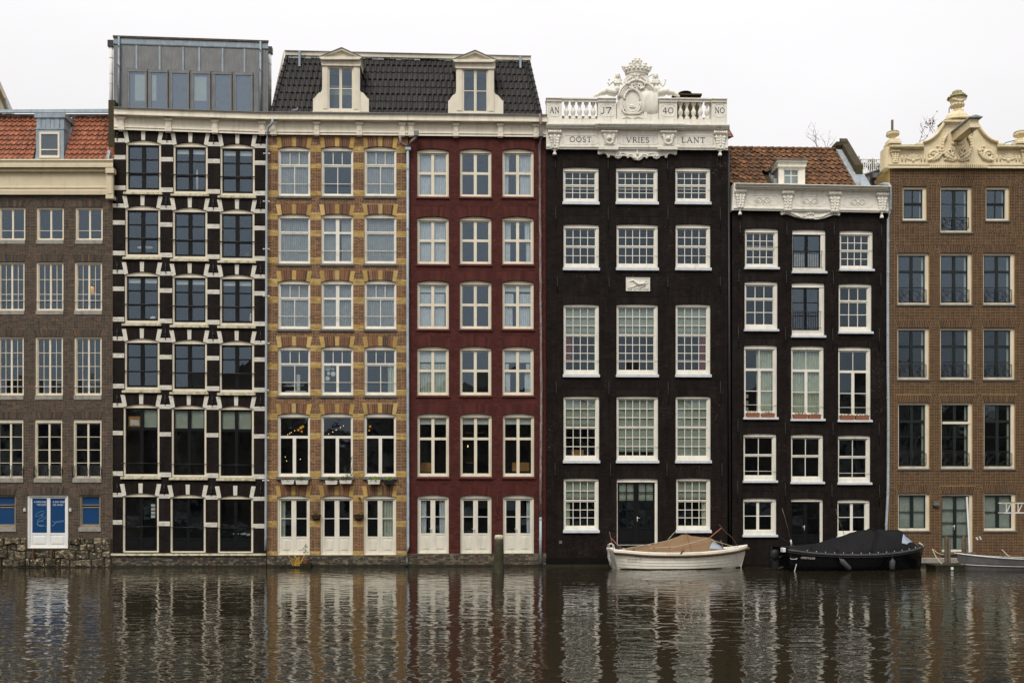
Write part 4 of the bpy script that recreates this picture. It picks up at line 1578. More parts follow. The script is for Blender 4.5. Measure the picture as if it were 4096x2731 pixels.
for i in range(3):
    rc = w.rect(zF, XS4[i][0], 198, XS4[i][1], 697)
    wo_ = window(w, rc, (.05, .075, .05, .05), .08, 'white_frame', None, tS(), sill=('dark_sill', .05, .10, .10, .02), fv=-.07, glass='glass_old')
    ops3.append(rc)
    # glowing globe lamp cluster and bulbs inside
    spots = {0: [(365, 300, .06), (345, 318, .05), (382, 290, .05), (372, 330, .045)], 1: [], 2: [(922, 290, .05), (914, 322, .04)]}[i]
    for (x, y, r_) in spots:
        u, ww = w.P(zF, x, y)
        mb = MB(); mb.ell((u, -.9, ww), (r_, r_, r_), 10, 6); obj('globe_lamp', mb, 'lamp_glow', wo_, smooth=True)
    for (x, y) in {0: [(265, 357), (280, 347), (292, 340), (320, 325), (244, 535), (255, 567), (365, 553)], 1: [(592, 352), (625, 335), (652, 320), (686, 300), (710, 286)], 2: [(963, 1140)]}[i]:
        if y > 700:
            continue
        u, ww = w.P(zF, x, y)
        mb = MB(); mb.ell((u, -.8, ww), (.015, .015, .02), 6, 4); obj('light_bulb', mb, 'bulb', wo_)
XS5 = [(213, 468), (553, 806), (892, 1145)]
for i in range(3):
    rc = w.rect(zF, XS5[i][0], 842, XS5[i][1], 1310)
    cu = [[('c', .04, .02, .2, .72, 'curtain_green')], [], [('c', .60, .02, .96, .72, 'curtain_green')]][i]
    window(w, rc, (.055, .065, .055, .03), .08, 'door_white', None, tD(.30), name='door', cur=cu, fv=-.06, leaf='door_leaf')
    ops3.append(rc)
uL, uR = w.P(zD, 133, 1200)[0], w.P(zD, 1238, 1200)[0]
wt = w.P(zD, 700, 845)[1]
wb = w.P(zF, 700, 1315)[1]
wl = wall(w, uL, uR, -1.2, wt, 'mortar_pale')
PAL3 = [((.190, .085, .042), 5), ((.138, .066, .037), 4), ((.085, .050, .035), 2.6), ((.255, .125, .06), 1.3)]
YEL = [((.45, .30, .09), 4), ((.385, .25, .078), 3), ((.52, .365, .14), 1.2)]
def zones_for(rc_row, offs, uL, uR):
    ed = [(uL, rc_row[0][0]), (rc_row[0][1], rc_row[1][0]), (rc_row[1][1], rc_row[2][0]), (rc_row[2][1], uR)]
    out = []
    for k_, (a, b) in enumerate(ed):
        t_ = rc_row[min(2, k_)][3]
        for hi_, lo_ in offs:
            out.append((a, b, t_ + lo_, t_ + hi_))
    return out
for ri in range(6):
    row = ops3[ri * 3:ri * 3 + 3]
    offs = [(-.005, -.195), (-.70, -.885), (-1.78, -1.965)]
    if ri == 4:
        offs = [(-.03, -.22), (-.85, -1.04), (-2.35, -2.55)]
    if ri == 5:
        offs = [(-.03, -.22), (-1.03, -1.23), (-2.26, -2.39)]
    for (a, b, z0, z1) in zones_for(row, offs, uL, uR):
        w.zones.append((a, b, z0, z1))
        mb = MB()
        n = 3 if z1 - z0 > .15 else 2
        mb.box(a, b, -.05, .001, z0, z1, (.42, .27, .07))
        for q in range(n):
            lay(mb, a, b, z0 + q * (z1 - z0) / n, (z1 - z0) / n, .009, .006, YEL, .21, q % 2)
        obj('yellow_band', mb, 'brick', wl)
YB = (1.0, 'yellow_voussoir', 'brick', YEL)
for o in w.open:
    pat = [YB] + [(.5, 'voussoir', 'brick', PAL3)] * 5 + [YB] + [(.5, 'voussoir', 'brick', PAL3)] * 5 + [YB]
    ring(w, o, .36, .075, .085, pat, wl)
brickwork(w, uL, uR, wb, wt, .0600, .215, PAL3, 'brick', wl, joint=.0145, arch=(.36, .075))
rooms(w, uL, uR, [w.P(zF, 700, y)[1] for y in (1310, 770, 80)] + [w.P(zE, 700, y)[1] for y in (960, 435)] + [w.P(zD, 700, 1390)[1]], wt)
footing(w, zF, 133, 1237, 1312, 1395, [((.068, .06, .045), 4), ((.045, .042, .034), 3), ((.105, .085, .058), 1)])
wood_cornice(w, zD, 137, 1236, 686, 696, [(157, 212), (492, 547), (829, 884), (1166, 1220)])
# downpipes: zinc one down the joint with the striped house, square-headed one beside the red house
cl = [(zA, 2090, y, .16) for y in (1205,)] + [(zB, 2088, y, .16) for y in (110, 483, 851, 1222)] + [(zC, 2083, y, .16) for y in (120, 491, 825)]
dp = pipe(w, [(zD, 177, 737, .38), (zD, 176, 765, .37), (zD, 165, 785, .33), (zD, 145, 800, .25), (zD, 137, 825, .18), (zD, 134, 900, .16), (zB, 2090, 0, .16), (zC, 2083, 1260, .16), (zC, 2080, 1375, .16)], .045, 'pipe_zinc', cl)
for z, x, y, v in cl:                                     # clamp bolts that stick out sideways
    u, ww = w.P(z, x, y, v)
    for s_ in (-1, 1):
        mb = MB(); mb.tube([(u + s_ * .04, v, ww), (u + s_ * .11, v, ww)], .022, 6); mb.ell((u + s_ * .11, v, ww), (.03, .03, .035), 8, 5); obj('clamp_bolt', mb, 'steel', dp, smooth=True)
dp = pipe(w, [(zD, 1237, 975, .14), (zE, 1236, 700, .14), (zF, 1238, 1240, .14), (zF, 1224, 1392, .18)], .055, 'pipe_zinc', [(zD, 1237, 1130, .14), (zE, 1236, 130, .14), (zE, 1236, 690, .14), (zE, 1236, 1160, .14), (zF, 1237, 170, .14), (zF, 1237, 480, .14), (zF, 1237, 1020, .14)])
mb = MB(); w.bx(mb, zD, 1218, 957, 1260, 978, .05, .22); obj('rainwater_head', mb, 'pipe_zinc', dp)
mb = MB()
for pts in ([(1176, 872, .3), (1180, 925, .26), (1205, 940, .2), (1237, 952, .15)], [(1302, 865, .35), (1298, 888, .3), (1265, 912, .22), (1245, 955, .15)]):
    mb.tube([(w.P(zD, x, y, v)[0], v, w.P(zD, x, y, v)[1]) for x, y, v in pts], .052, 8)
obj('swan_neck', mb, 'pipe_old', dp, smooth=True)
mb = MB(); w.pr(mb, zD, [(1288, 866), (1316, 866), (1322, 830), (1282, 830)], .22, .42); obj('hopper', mb, 'zinc', dp)

# ================================================================== red house
h4 = House('red_painted_house', 0, 2, 1633, 'dark red painted brick house with cream cross windows and doors at the water')
w = h4
def tX(f=.465):
    return [(0, 0, .5, f, 1, 1, .05, .03, {'rb': .06}), (.5, 0, 1, f, 1, 1, .05, .03, {'lb': .06}), (0, f, .5, 1, 1, 1, .05, .03, {'rb': .06, 'bb': .075}), (.5, f, 1, 1, 1, 1, .05, .03, {'lb': .06, 'bb': .075})]
def net(parts):
    return [('l',) + p + ('lace_bright',) for p in parts]
FULL = [(.05, .03, .46, .45), (.55, .03, .95, .45), (.05, .5, .46, .96), (.55, .5, .95, .96)]
rows4 = [
    (zD, 969, 1348, [[*net(FULL)], [], [*net([(.05, .03, .2, .45), (.55, .03, .95, .45), (.05, .5, .18, .96), (.58, .5, .95, .96)])]]),
    (zE, 29, 405, [[*net(FULL)], [], [*net([(.05, .03, .26, .45), (.75, .03, .95, .45), (.05, .5, .24, .96), (.8, .5, .95, .96)])]]),
    (zE, 531, 913, [[('b', .04, .0, .96, .17, 'blind_white')] + net([(.05, .2, .46, .45), (.55, .2, .92, .45), (.05, .5, .46, .96), (.55, .5, .93, .96)]), [], [('b', .04, 0, .96, .15, 'blind_white')] + net([(.05, .2, .35, .45), (.55, .2, .95, .45), (.05, .5, .32, .96), (.55, .5, .95, .96)])]),
    (zE, 1047, 1432, [[('b', .04, 0, .96, .26, 'blind_white')] + [('c',) + p + ('curtain_green',) for p in ((.05, .3, .46, .45), (.55, .3, .95, .45), (.05, .5, .46, .96), (.55, .5, .95, .96))], [('b', .04, 0, .96, .04, 'blind_white')], [('b', .04, 0, .96, .27, 'blind_white')] + net([(.05, .3, .2, .45), (.8, .3, .95, .45), (.05, .5, .24, .96), (.75, .5, .95, .96)])])]
XR = [(1310, 1558), (1645, 1892), (1979, 2224)]
ops4 = []
for (z, ya, yb, cu) in rows4:
    for i in range(3):
        rc = w.rect(z, XR[i][0], ya, XR[i][1], yb)
        window(w, rc, (.045, .075, .07, .06), .08, 'cream_frame', None, tX(), cur=cu[i], sill=('red_sill', .05, .06, .07, .015), fv=-.09)
        ops4.append(rc)
for i, (a, b) in enumerate(((1311, 1560), (1647, 1895), (1982, 2228))):
    rc = w.rect(zF, a, 200, b, 697)
    wo_ = window(w, rc, (.045, .075, .07, .06), .08, 'cream_frame', None, tX(.37), cur=[('b', .04, 0, .96, .12, 'blind_white')], sill=('red_sill', .05, .07, .08, .015), fv=-.09, glass='glass_old')
    ops4.append(rc)
    for (x0, y0, x1, y1) in {0: [(1328, 582, 1415, 655)], 1: [(1690, 340, 1832, 345), (1690, 580, 1745, 584)], 2: [(2060, 580, 2195, 650)]}[i]:
        q = w.rect(zF, x0, y0, x1, y1)
        mb = MB(); mb.box(q[0], q[1], -.95, -.7, q[2], q[3]); obj('cabinet', mb, 'amber_wood', wo_)
    if i == 1:
        u, ww = w.P(zF, 1706, 450); mb = MB(); mb.ell((u, -.8, ww), (.02, .02, .05), 6, 4); obj('light_bulb', mb, 'bulb', wo_)
for i, (a, b) in enumerate(((1312, 1558), (1648, 1893), (1983, 2226))):
    rc = w.rect(zF, a, 838, b, 1302)
    cu = [net([(.06, .03, .26, .64), (.72, .03, .93, .64)]), [], net([(.8, .03, .93, .64)])][i]
    window(w, rc, (.05, .065, .065, .06), .08, 'door_white', None, [
        (0, 0, .5, 1, 1, 2, .085, .03, {'panel': .335, 'name': 'door_leaf', 'bb': .06, 'rb': .10, 'handle': 1}),
        (.5, 0, 1, 1, 1, 2, .085, .03, {'panel': .335, 'name': 'door_leaf', 'bb': .06, 'lb': .09})], name='door', cur=cu, fv=-.08)
    ops4.append(rc)
uL, uR = w.P(zD, 1246, 1200)[0], w.P(zD, 2320, 1200)[0]
wt = w.P(zD, 1800, 858)[1]
wb = w.P(zF, 1800, 1303)[1]
wl = wall(w, uL, uR, -1.2, wt, 'red_core')
PALR = [((1, 1, 1), 5), ((.82, .8, .8), 2), ((1.18, 1.15, 1.15), 1.5)]
for o in w.open:
    ring(w, o, .36, .07, .085, [(.5, '+brick_arch', 'red_brick', PALR)] * 14, wl, joint=.006, v1=.008)
brickwork(w, uL, uR, wb, wt, .0605, .215, PALR, 'red_brick', wl, proud=.006, joint=.008, arch=(.36, .07))
rooms(w, uL, uR, [w.P(zF, 1700, y)[1] for y in (1300, 770, 80)] + [w.P(zE, 1700, y)[1] for y in (965, 440)] + [w.P(zD, 1700, 1400)[1]], wt)
footing(w, zF, 1240, 2322, 1300, 1393, [((.075, .058, .044), 4), ((.05, .044, .036), 3), ((.13, .075, .052), 1.4), ((.10, .085, .06), 1)])
wood_cornice(w, zD, 1237, 2330, 696, 707, [(1237, 1290), (1587, 1640), (1937, 1990), (2216, 2270)])
dp = pipe(w, [(zD, 2275, 700, .39), (zD, 2278, 760, .38), (zD, 2280, 820, .33), (zD, 2282, 890, .25), (zD, 2272, 930, .12), (zE, 2275, 300, .12), (zE, 2284, 1400, .12), (zF, 2279, 700, .12), (zF, 2278, 1015, .12)], .05, 'pipe_old', [(zD, 2274, 1290, .12), (zE, 2277, 185, .12), (zE, 2279, 550, .12), (zE, 2279, 910, .12), (zE, 2282, 1275, .12), (zF, 2284, 280, .12), (zF, 2280, 650, .12)])
pipe(w, [(zF, 2278, 1015, .13), (zF, 2277, 1380, .13)], .055, 'pipe_zinc', [(zF, 2278, 1030, .13), (zF, 2277, 1190, .13)], parent=dp)
mb = MB(); w.bx(mb, zD, 2265, 836, 2298, 872, .15, .42); obj('hopper', mb, 'zinc', dp)
for (x, y0, y1) in ((1940, 840, 990),):
    mb = MB(); u, z1_ = w.P(zF, x, y0); z0_ = w.P(zF, x, y1)[1]
    mb.tube([(u, .03, z0_), (u, .03, z1_)], .012, 6); mb.spiral((u, z0_ - .12), .09, 1, .014, 1.5, 1, .04); obj('mooring_ring', mb, 'red_sill', w.root, smooth=True)

# ================================================================== dark mansard roof over the yellow and the red house
hr = House('mansard_roof', 0, 2, 1090, 'dark tiled mansard roof with two white pedimented dormers', 'roof')
w = hr
SLM = R(71)
VE = -.06
we = w.P(zD, 1200, 697, VE)[1] - .1
wtp = w.P(zD, 1200, 245, -.85)[1]
dv = (wtp - we) / math.tan(SLM)
VT = VE - dv
bl, br_ = w.P(zD, 172, 690, VE), w.P(zD, 2284, 705, VE)
tl, tr2 = w.P(zD, 292, 238, VT), w.P(zD, 2180, 275, VT)
mb = MB()
b0, b1, t0, t1 = bl[0], br_[0], tl[0], tr2[0]
mb.loft([[(b0, VE - .04, we - .2), (b1, VE - .04, we - .2), (b1, VE - 6, we - .2), (b0, VE - 6, we - .2)],
         [(t0, VT - .04, wtp), (t1, VT - .04, wtp), (t1 - .0, VT - 5, wtp), (t0 + .0, VT - 5, wtp)]])
deck = obj('roof_deck', mb, 'tile_dark', w.root)
NR = 8
LN = (wtp - we) / math.sin(SLM) / (NR + .1)
tdm = tile_mesh('roof_tile', .205, LN, 'tile_dark', .03)
DOR = [dict(x=717, body=(566, 860), eave=(537, 878), wing=(494, 931), win=(612, 808, 330, 666), ap=178, ev=(250, 270), ent=(262, 316), wy=515, b=684),
       dict(x=1765, body=(1616, 1914), eave=(1584, 1930), wing=(1553, 1986), win=(1668, 1864, 345, 686), ap=199, ev=(270, 290), ent=(284, 338), wy=532, b=699)]
def skipd(u, z):
    for d in DOR:
        a, b = w.P(zD, d['body'][0] + 14, 500, -.3)[0], w.P(zD, d['body'][1] - 14, 500, -.3)[0]
        if a < u < b:
            return True
        a, b = w.P(zD, d['wing'][0] + 14, 650, -.05)[0], w.P(zD, d['wing'][1] - 14, 650, -.05)[0]
        if a < u < b and z < w.P(zD, d['x'], d['wy'] + 60, -.1)[1]:
            return True
    return False
def span(r):
    f = (r + .4) / NR
    return b0 + (t0 - b0) * f + .06, b1 + (t1 - b1) * f - .06
nt_ = tiles(deck, tdm, span, VE, we, SLM, NR, LN, .212, skipd, jit=.003)
# hips of half-round tiles
for (ua, ub, sgn) in ((b0, t0, 1), (b1, t1, -1)):
    n = 10
    for i in range(n):
        f0, f1 = i / n, (i + 1.12) / n
        mb = MB()
        mb.tube([(ua + (ub - ua) * f0, VE - dv * f0 + .045, we + (wtp - we) * f0), (ua + (ub - ua) * f1, VE - dv * f1 + .02, we + (wtp - we) * f1)], [.085, .07], 8)
        obj('hip_tile', mb, 'tile_dark', deck, smooth=False)
mb = MB()
for i in range(40):
    a, b = t0 + (t1 - t0) * i / 40, t0 + (t1 - t0) * (i + 1) / 40
    mb.box(a + .003, b - .003, VT - .1, VT + .075 + .012 * (i % 2), wtp - rnd.uniform(.06, .13), wtp + .05)
obj('lead_flashing', mb, 'lead', deck)
mb = MB()
w.band(mb, zD, 275, 2203, [(203, 245, VT - .3), (203, 245, VT + .14), (236, 278, VT + .12), (240, 280, VT - .2)])
obj('fascia', mb, 'cream', deck)
mb = MB()
w.band(mb, zD, 271, 2206, [(198, 241, VT - .3), (198, 241, VT + .18), (203, 245, VT + .18), (203, 245, VT - .3)])
obj('roof_edge', mb, 'zinc', deck)
for x, ya, yb in ((387, 201, 325), (2120, 241, 337)):
    mb = MB()
    w.bx(mb, zD, x - 8, ya, x + 8, yb, VT + .1, VT + .22)
    obj('vent_pipe', mb, 'zinc_pale', deck)
mb = MB()                                                # bare edge board along the left hip
pa, pb = w.P(zD, 168, 680, VE - .8), w.P(zD, 268, 205, VT - .5)
mb.tube([(pa[0], VE - .8, pa[1]), (pb[0], VT - .5, pb[1])], .035, 6)
obj('edge_board', mb, 'cream', deck)
for d in DOR:
    vf = .02
    x = d['x']
    mb = MB()
    q = w.rect(zD, d['body'][0], d['ent'][1] - 3, d['body'][1], d['b'], vf)
    wi = w.rect(zD, d['win'][0], d['win'][2], d['win'][1], d['win'][3], vf)
    # front: two flat pilasters, head and apron round the opening
    mb.box(q[0], wi[0], vf - .12, vf, q[2], q[3])
    mb.box(wi[1], q[1], vf - .12, vf, q[2], q[3])
    mb.box(wi[0], wi[1], vf - .12, vf - .004, wi[3], q[3])
    mb.box(wi[0], wi[1], vf - .12, vf - .004, q[2], wi[2])
    pw_ = (wi[0] - q[0])
    for a in (q[0] + pw_ * .12, wi[1] + pw_ * .12):
        mb.box(a, a + pw_ * .76, vf, vf + .022, q[2] + .12, q[3] - .02)
        for k_ in range(3):
            mb.box(a + pw_ * (.16 + .2 * k_), a + pw_ * (.22 + .2 * k_), vf + .022, vf + .030, q[2] + .16, q[3] - .06)
    dmr = obj('dormer', mb, 'cream', w.root)
    mb = MB()
    mb.box(q[0] + .02, q[0] + .06, -1.6, vf - .12, q[2] - .2, q[3] + .1)
    mb.box(q[1] - .06, q[1] - .02, -1.6, vf - .12, q[2] - .2, q[3] + .1)
    mb.box(q[0] + .06, q[1] - .06, -1.6, -1.5, q[2] - .2, q[3] + .1)
    mb.box(q[0] + .06, q[1] - .06, -1.5, vf - .12, q[2] - .2, q[2] - .15)
    mb.box(q[0] + .02, q[1] - .02, -1.6, vf - .12, q[3] + .1, q[3] + .14)
    obj('dormer_shell', mb, 'zinc', dmr)
    for sg in (-1, 1):                                   # scrolled wings
        xe = d['body'][0] if sg < 0 else d['body'][1]
        xo = d['wing'][0] if sg < 0 else d['wing'][1]
        yt = d['wy']
        pts = [(xe, d['b'] - 2), (xo, d['b'] - 2), (xo, yt + 62), (xo + (xe - xo) * .12, yt + 62)]
        for i in range(9):
            a = i / 8
            pts.append((xo + (xe - xo) * (.16 + .62 * a), yt + 62 - 6 - 42 * math.sin(a * math.pi / 2) ** 1.3))
        for i in range(5):
            a = i / 4
            pts.append((xo + (xe - xo) * (.80 + .2 * a), yt + 14 - 24 * a ** 1.6))
        pts.append((xe, yt - 12))
        mb = MB()
        w.pr(mb, zD, pts, vf - .22, vf - .05)
        mb.v = [v for v in mb.v]
        obj('wing', mb, 'cream', dmr)
    mb = MB()
    w.bx(mb, zD, d['wing'][0] - 10, d['b'] - 3, d['wing'][1] + 10, d['b'] + 6, vf - .25, vf + .05)
    obj('base_board', mb, 'mossy_sill', dmr)
    mb = MB()
    w.bx(mb, zD, d['body'][0] - 8, d['ent'][0] + 8, d['body'][1] + 8, d['ent'][1], vf - 1.5, vf + .05)
    w.bx(mb, zD, d['body'][0] - 2, d['ent'][1] - 8, d['body'][1] + 2, d['ent'][1] + 4, vf - .1, vf + .07)
    obj('entablature', mb, 'cream', dmr)
    mb = MB()
    ea, eb = d['eave']
    e0, e1 = d['ev']
    w.pr(mb, zD, [(ea + 22, e1), (eb - 22, e1), (eb, e0 + 4), (eb, e0), (ea, e0), (ea, e0 + 4)], vf - 1.4, vf + .18)
    obj('eaves_moulding', mb, 'cream', dmr)
    mb = MB()
    w.pr(mb, zD, [(ea + 8, e0), (eb - 8, e0), (x, d['ap'] + 14)], vf - 1.4, vf + .04)
    obj('tympanum', mb, 'cream', dmr)
    mb = MB()
    for sg, e in ((-1, ea), (1, eb)):
        w.pr(mb, zD, [(e, e0 + 1), (x, d['ap'] + 2), (x, d['ap'] + 18), (e - sg * 32, e0 + 1)], vf - 1.4, vf + .16)
    obj('raking_moulding', mb, 'cream', dmr)
    mb = MB()
    for sg, e in ((-1, ea), (1, eb)):
        w.pr(mb, zD, [(e - sg * -4, e0 - 1), (x, d['ap'] - 4), (x, d['ap'] + 1), (e - sg * 4, e0 + 1)], vf - 1.4, vf + .19)
    obj('roof_edge', mb, 'zinc', dmr)
    # casements
    mb = MB()
    f = .05
    a0, a1, c0, c1 = wi
    um = (a0 + a1) / 2
    for s0, s1 in ((a0, um), (um, a1)):
        mb.box(s0 + .004, s0 + f, vf - .09, vf - .03, c0, c1)
        mb.box(s1 - f, s1 - .004, vf - .09, vf - .03, c0, c1)
        mb.box(s0 + f, s1 - f, vf - .09, vf - .03, c1 - f, c1)
        mb.box(s0 + f, s1 - f, vf - .09, vf - .03, c0, c0 + f * 1.3)
        mb.box(s0 + f, s1 - f, vf - .085, vf - .036, (c0 + c1) / 2 - .015, (c0 + c1) / 2 + .015)
        for ga, gb in ((c0 + f, (c0 + c1) / 2), ((c0 + c1) / 2, c1 - f)):
            pane(dmr, s0 + f - .004, s1 - f + .004, vf - .06, ga, gb)
    obj('sash', mb, 'cream_frame', dmr)
mb = MB()
q = w.rect(zD, DOR[0]['win'][0], 435, DOR[0]['win'][1], 545, 0)
mb.box(q[0], q[1], -.5, -.48, q[2], q[3]); obj('light_strip', mb, 'blind_green', w.root)

# pigeon on the gutter
pg = House('pigeon', 0, 2, 1178, 'grey pigeon sitting on the gutter below the dark mansard roof', 'bird')
mb = MB()
u, z_ = pg.P(zD, 350, 681, .3)
mb.ell((u, .3, z_ + .04), (.13, .06, .055), 10, 6, rot=.15)
mb.ell((u + .10, .3, z_ + .10), (.035, .03, .05), 8, 5)
mb.ell((u + .125, .3, z_ + .15), (.032, .028, .03), 8, 5)
mb.tube([(u + .15, .3, z_ + .148), (u + .175, .3, z_ + .14)], [.008, .002], 5)
mb.loft([[(u - .08, .27, z_ + .03), (u - .08, .33, z_ + .03), (u - .08, .33, z_ + .05), (u - .08, .27, z_ + .05)], [(u - .24, .28, z_ - .005), (u - .24, .32, z_ - .005), (u - .24, .32, z_ + .005), (u - .24, .28, z_ + .005)]])
obj('body', mb, 'pigeon', pg.root, remesh=.008)
mb = MB()
for s_ in (-.02, .02):
    mb.tube([(u + .01, .3 + s_, z_ + .01), (u + .01, .3 + s_, z_ - .03)], .006, 5)
obj('leg', mb, 'rope_red', pg.root)

# ================================================================== tall black gable with crest and balustrade
h5 = House('black_gable_house', -.06, 2, 2184, 'tall black house with white balustrade, crown and mermaids on top')
w = h5
def sash_pair(f, nx, n1, n2, **k):
    return [(0, 0, 1, f, nx, n1, .05, .026, {'tb': .045, 'bb': .045}), (0, f, 1, 1, nx, n2, .055, .026, {'back': .02, 'bb': .08, 'tb': .045})]
c5 = [(zG, (398, 770), (952, 1388), (1572, 1938)), ]
NX = (4, 5, 4)
SB5 = ('blue_sill', .03, .09, .11, .0)
XH = [(302, 580), (717.5, 1042), (1181, 1454)]
for i, (a, b) in enumerate(((398, 770), (952, 1388), (1572, 1938))):
    window(w, w.rect(zG, a, 1226, b, 1592), (.05, .15, .10, .11), .03, 'white_frame', None, sash_pair(.485, NX[i], 2, 2), sill=SB5, fv=-.06, rails=((.64, .03),), rad=.009, glass='glass_old')
for i, (a, b) in enumerate(XH):
    window(w, w.rect(zH, a, 287, b, 632), (.05, .15, .10, .13), .03, 'white_frame', None, sash_pair(.49, NX[i], 2, 2), sill=SB5, fv=-.06, rails=((.75, .03),), rad=.009, glass='glass_old')
for i, (a, b) in enumerate(XH):
    cu = [('f', .02, 0, .98, .40, 'blind_green')]
    if i == 0:
        cu.append(('c', .03, .46, .22, .85, 'room_red'))
    if i == 2:
        cu.append(('c', .78, .46, .97, .97, 'room_red'))
    window(w, w.rect(zH, a, 914, b, 1467), (.05, .10, .10, .13), .03, 'white_frame', None, sash_pair(.435, NX[i], 3, 4), sill=SB5, fv=-.06, rails=((.83, .03),), rad=.009, cur=cu, glass='glass_old')
for i, (a, b) in enumerate(XH):
    cu = [[('f', .02, 0, .98, .45, 'blind_green')], [('f', .02, 0, .98, .90, 'blind_green')], [('f', .02, 0, .98, .99, 'blind_green')]][i]
    wo_ = window(w, w.rect(zI, a, 164, b + 2, 669), (.05, .10, .10, .13), .03, 'white_frame', None, sash_pair(.49, NX[i], 3, 3), sill=SB5, fv=-.06, rails=((.82, .03),), rad=.009, cur=cu, glass='glass_old')
    if i == 0:
        q = w.rect(zI, 375, 580, 470, 622); mb = MB(); mb.box(q[0], q[1], -.8, -.5, q[2], q[3]); obj('crate', mb, 'amber_wood', wo_)
for i in (0, 2):
    a, b = ((303, 578), None, (1185, 1455))[i]
    cu = [('f', .02, 0, .98, .38, 'blind_green'), ('c', .03 if i == 0 else .82, .44, .17 if i == 0 else .97, .97, 'curtain_green')]
    window(w, w.rect(zI, a, 807, b, 1214), (.05, .10, .10, .10), .03, 'white_frame', None, sash_pair(.43, 4, 2, 3), sill=SB5, fv=-.06, cur=cu, glass='glass_old')
lf = {'panel': .265, 'name': 'door_leaf', 'bb': .06, 'tb': .05}
window(w, w.rect(zI, 720, 808, 1041, 1332), (.025, .155, .09, .0), .03, 'white_frame', 'black_paint',
       [(0, 0, .5, 1, 2, 5, .085, .028, dict(lf, rb=.10)), (.5, 0, 1, 1, 2, 5, .085, .028, dict(lf, lb=.10, handle=-1))], name='door', fv=-.06,
       cur=[('f', .03, .0, .97, .29, 'blind_green')], glass='glass_old')
uL, uR = w.P(zH, 166, 700)[0], w.P(zH, 1588, 700)[0]
wt = w.P(zG, 1100, 1030)[1]
wl = wall(w, uL, uR, -1.2, wt, 'black_core')
for o in w.open:
    ring(w, o, .27, .03, .03, [(.5, '+brick_arch', 'black_brick', PALK)] * 16, wl, joint=.006, v1=.008)
brickwork(w, uL, uR, .02, wt, .0605, .215, PALK, 'black_brick_worn', wl, proud=.006, joint=.008, arch=(.27, .03))
rooms(w, uL, uR, [w.P(zI, 700, y)[1] for y in (1330, 750, 90)] + [w.P(zH, 700, y)[1] for y in (800, 200)], wt)
mb = MB()
q = w.rect(zI, 163, 1392, 1600, 1490, .03)
mb.box(q[0], q[1], -.1, .03, -1.2, q[3] - .2)
obj('plinth', mb, 'black_core', w.root)
mb = MB()
mb.box(q[0], q[1], .0, .07, -1.0, w.P(zI, 800, 1482, .07)[1])
obj('waterline', mb, 'wet_algae', w.root)
def anchor(w, z, x, y0, y1, parent, v=.035):
    mb = MB()
    u0_, za = w.P(z, x, y0)
    u1_, zb = w.P(z, x + 2, y1)
    mb.tube([(u1_, v, zb), (u0_, v, za)], .014, 6)
    mb.ell(((u0_ + u1_) / 2, v + .01, (za + zb) / 2 - .04), (.03, .02, .035), 8, 5)
    mb.tube([((u0_ + u1_) / 2, 0, (za + zb) / 2), ((u0_ + u1_) / 2, v, (za + zb) / 2)], .02, 6)
    obj('wall_anchor', mb, 'iron', parent, smooth=True)
for z, l in ((zG, [(315, 1090, 1340), (867, 1115, 1350), (1490, 1125, 1350), (2036, 1105, 1340)]),
             (zH, [(240, 150, 318), (651, 150, 330), (1119, 150, 325), (1529, 155, 325), (252, 698, 822), (658, 704, 830), (1118, 704, 832), (1528, 698, 825)]),
             (zI, [(244, 45, 215), (657, 50, 220), (1121, 55, 228), (1530, 45, 215), (235, 688, 858), (669, 690, 860), (1112, 690, 865), (1542, 690, 862)])):
    for x, y0, y1 in l:
        anchor(w, z, x, y0, y1, wl)
pipe(w, [(zG, 2128, 1060, -.02), (zI, 1607, 1420, -.02)], .05, 'iron')
mb = MB(); w.bx(mb, zI, 268, 1298, 290, 1320, -.05, .05); obj('vent', mb, 'dark_sill', w.root)
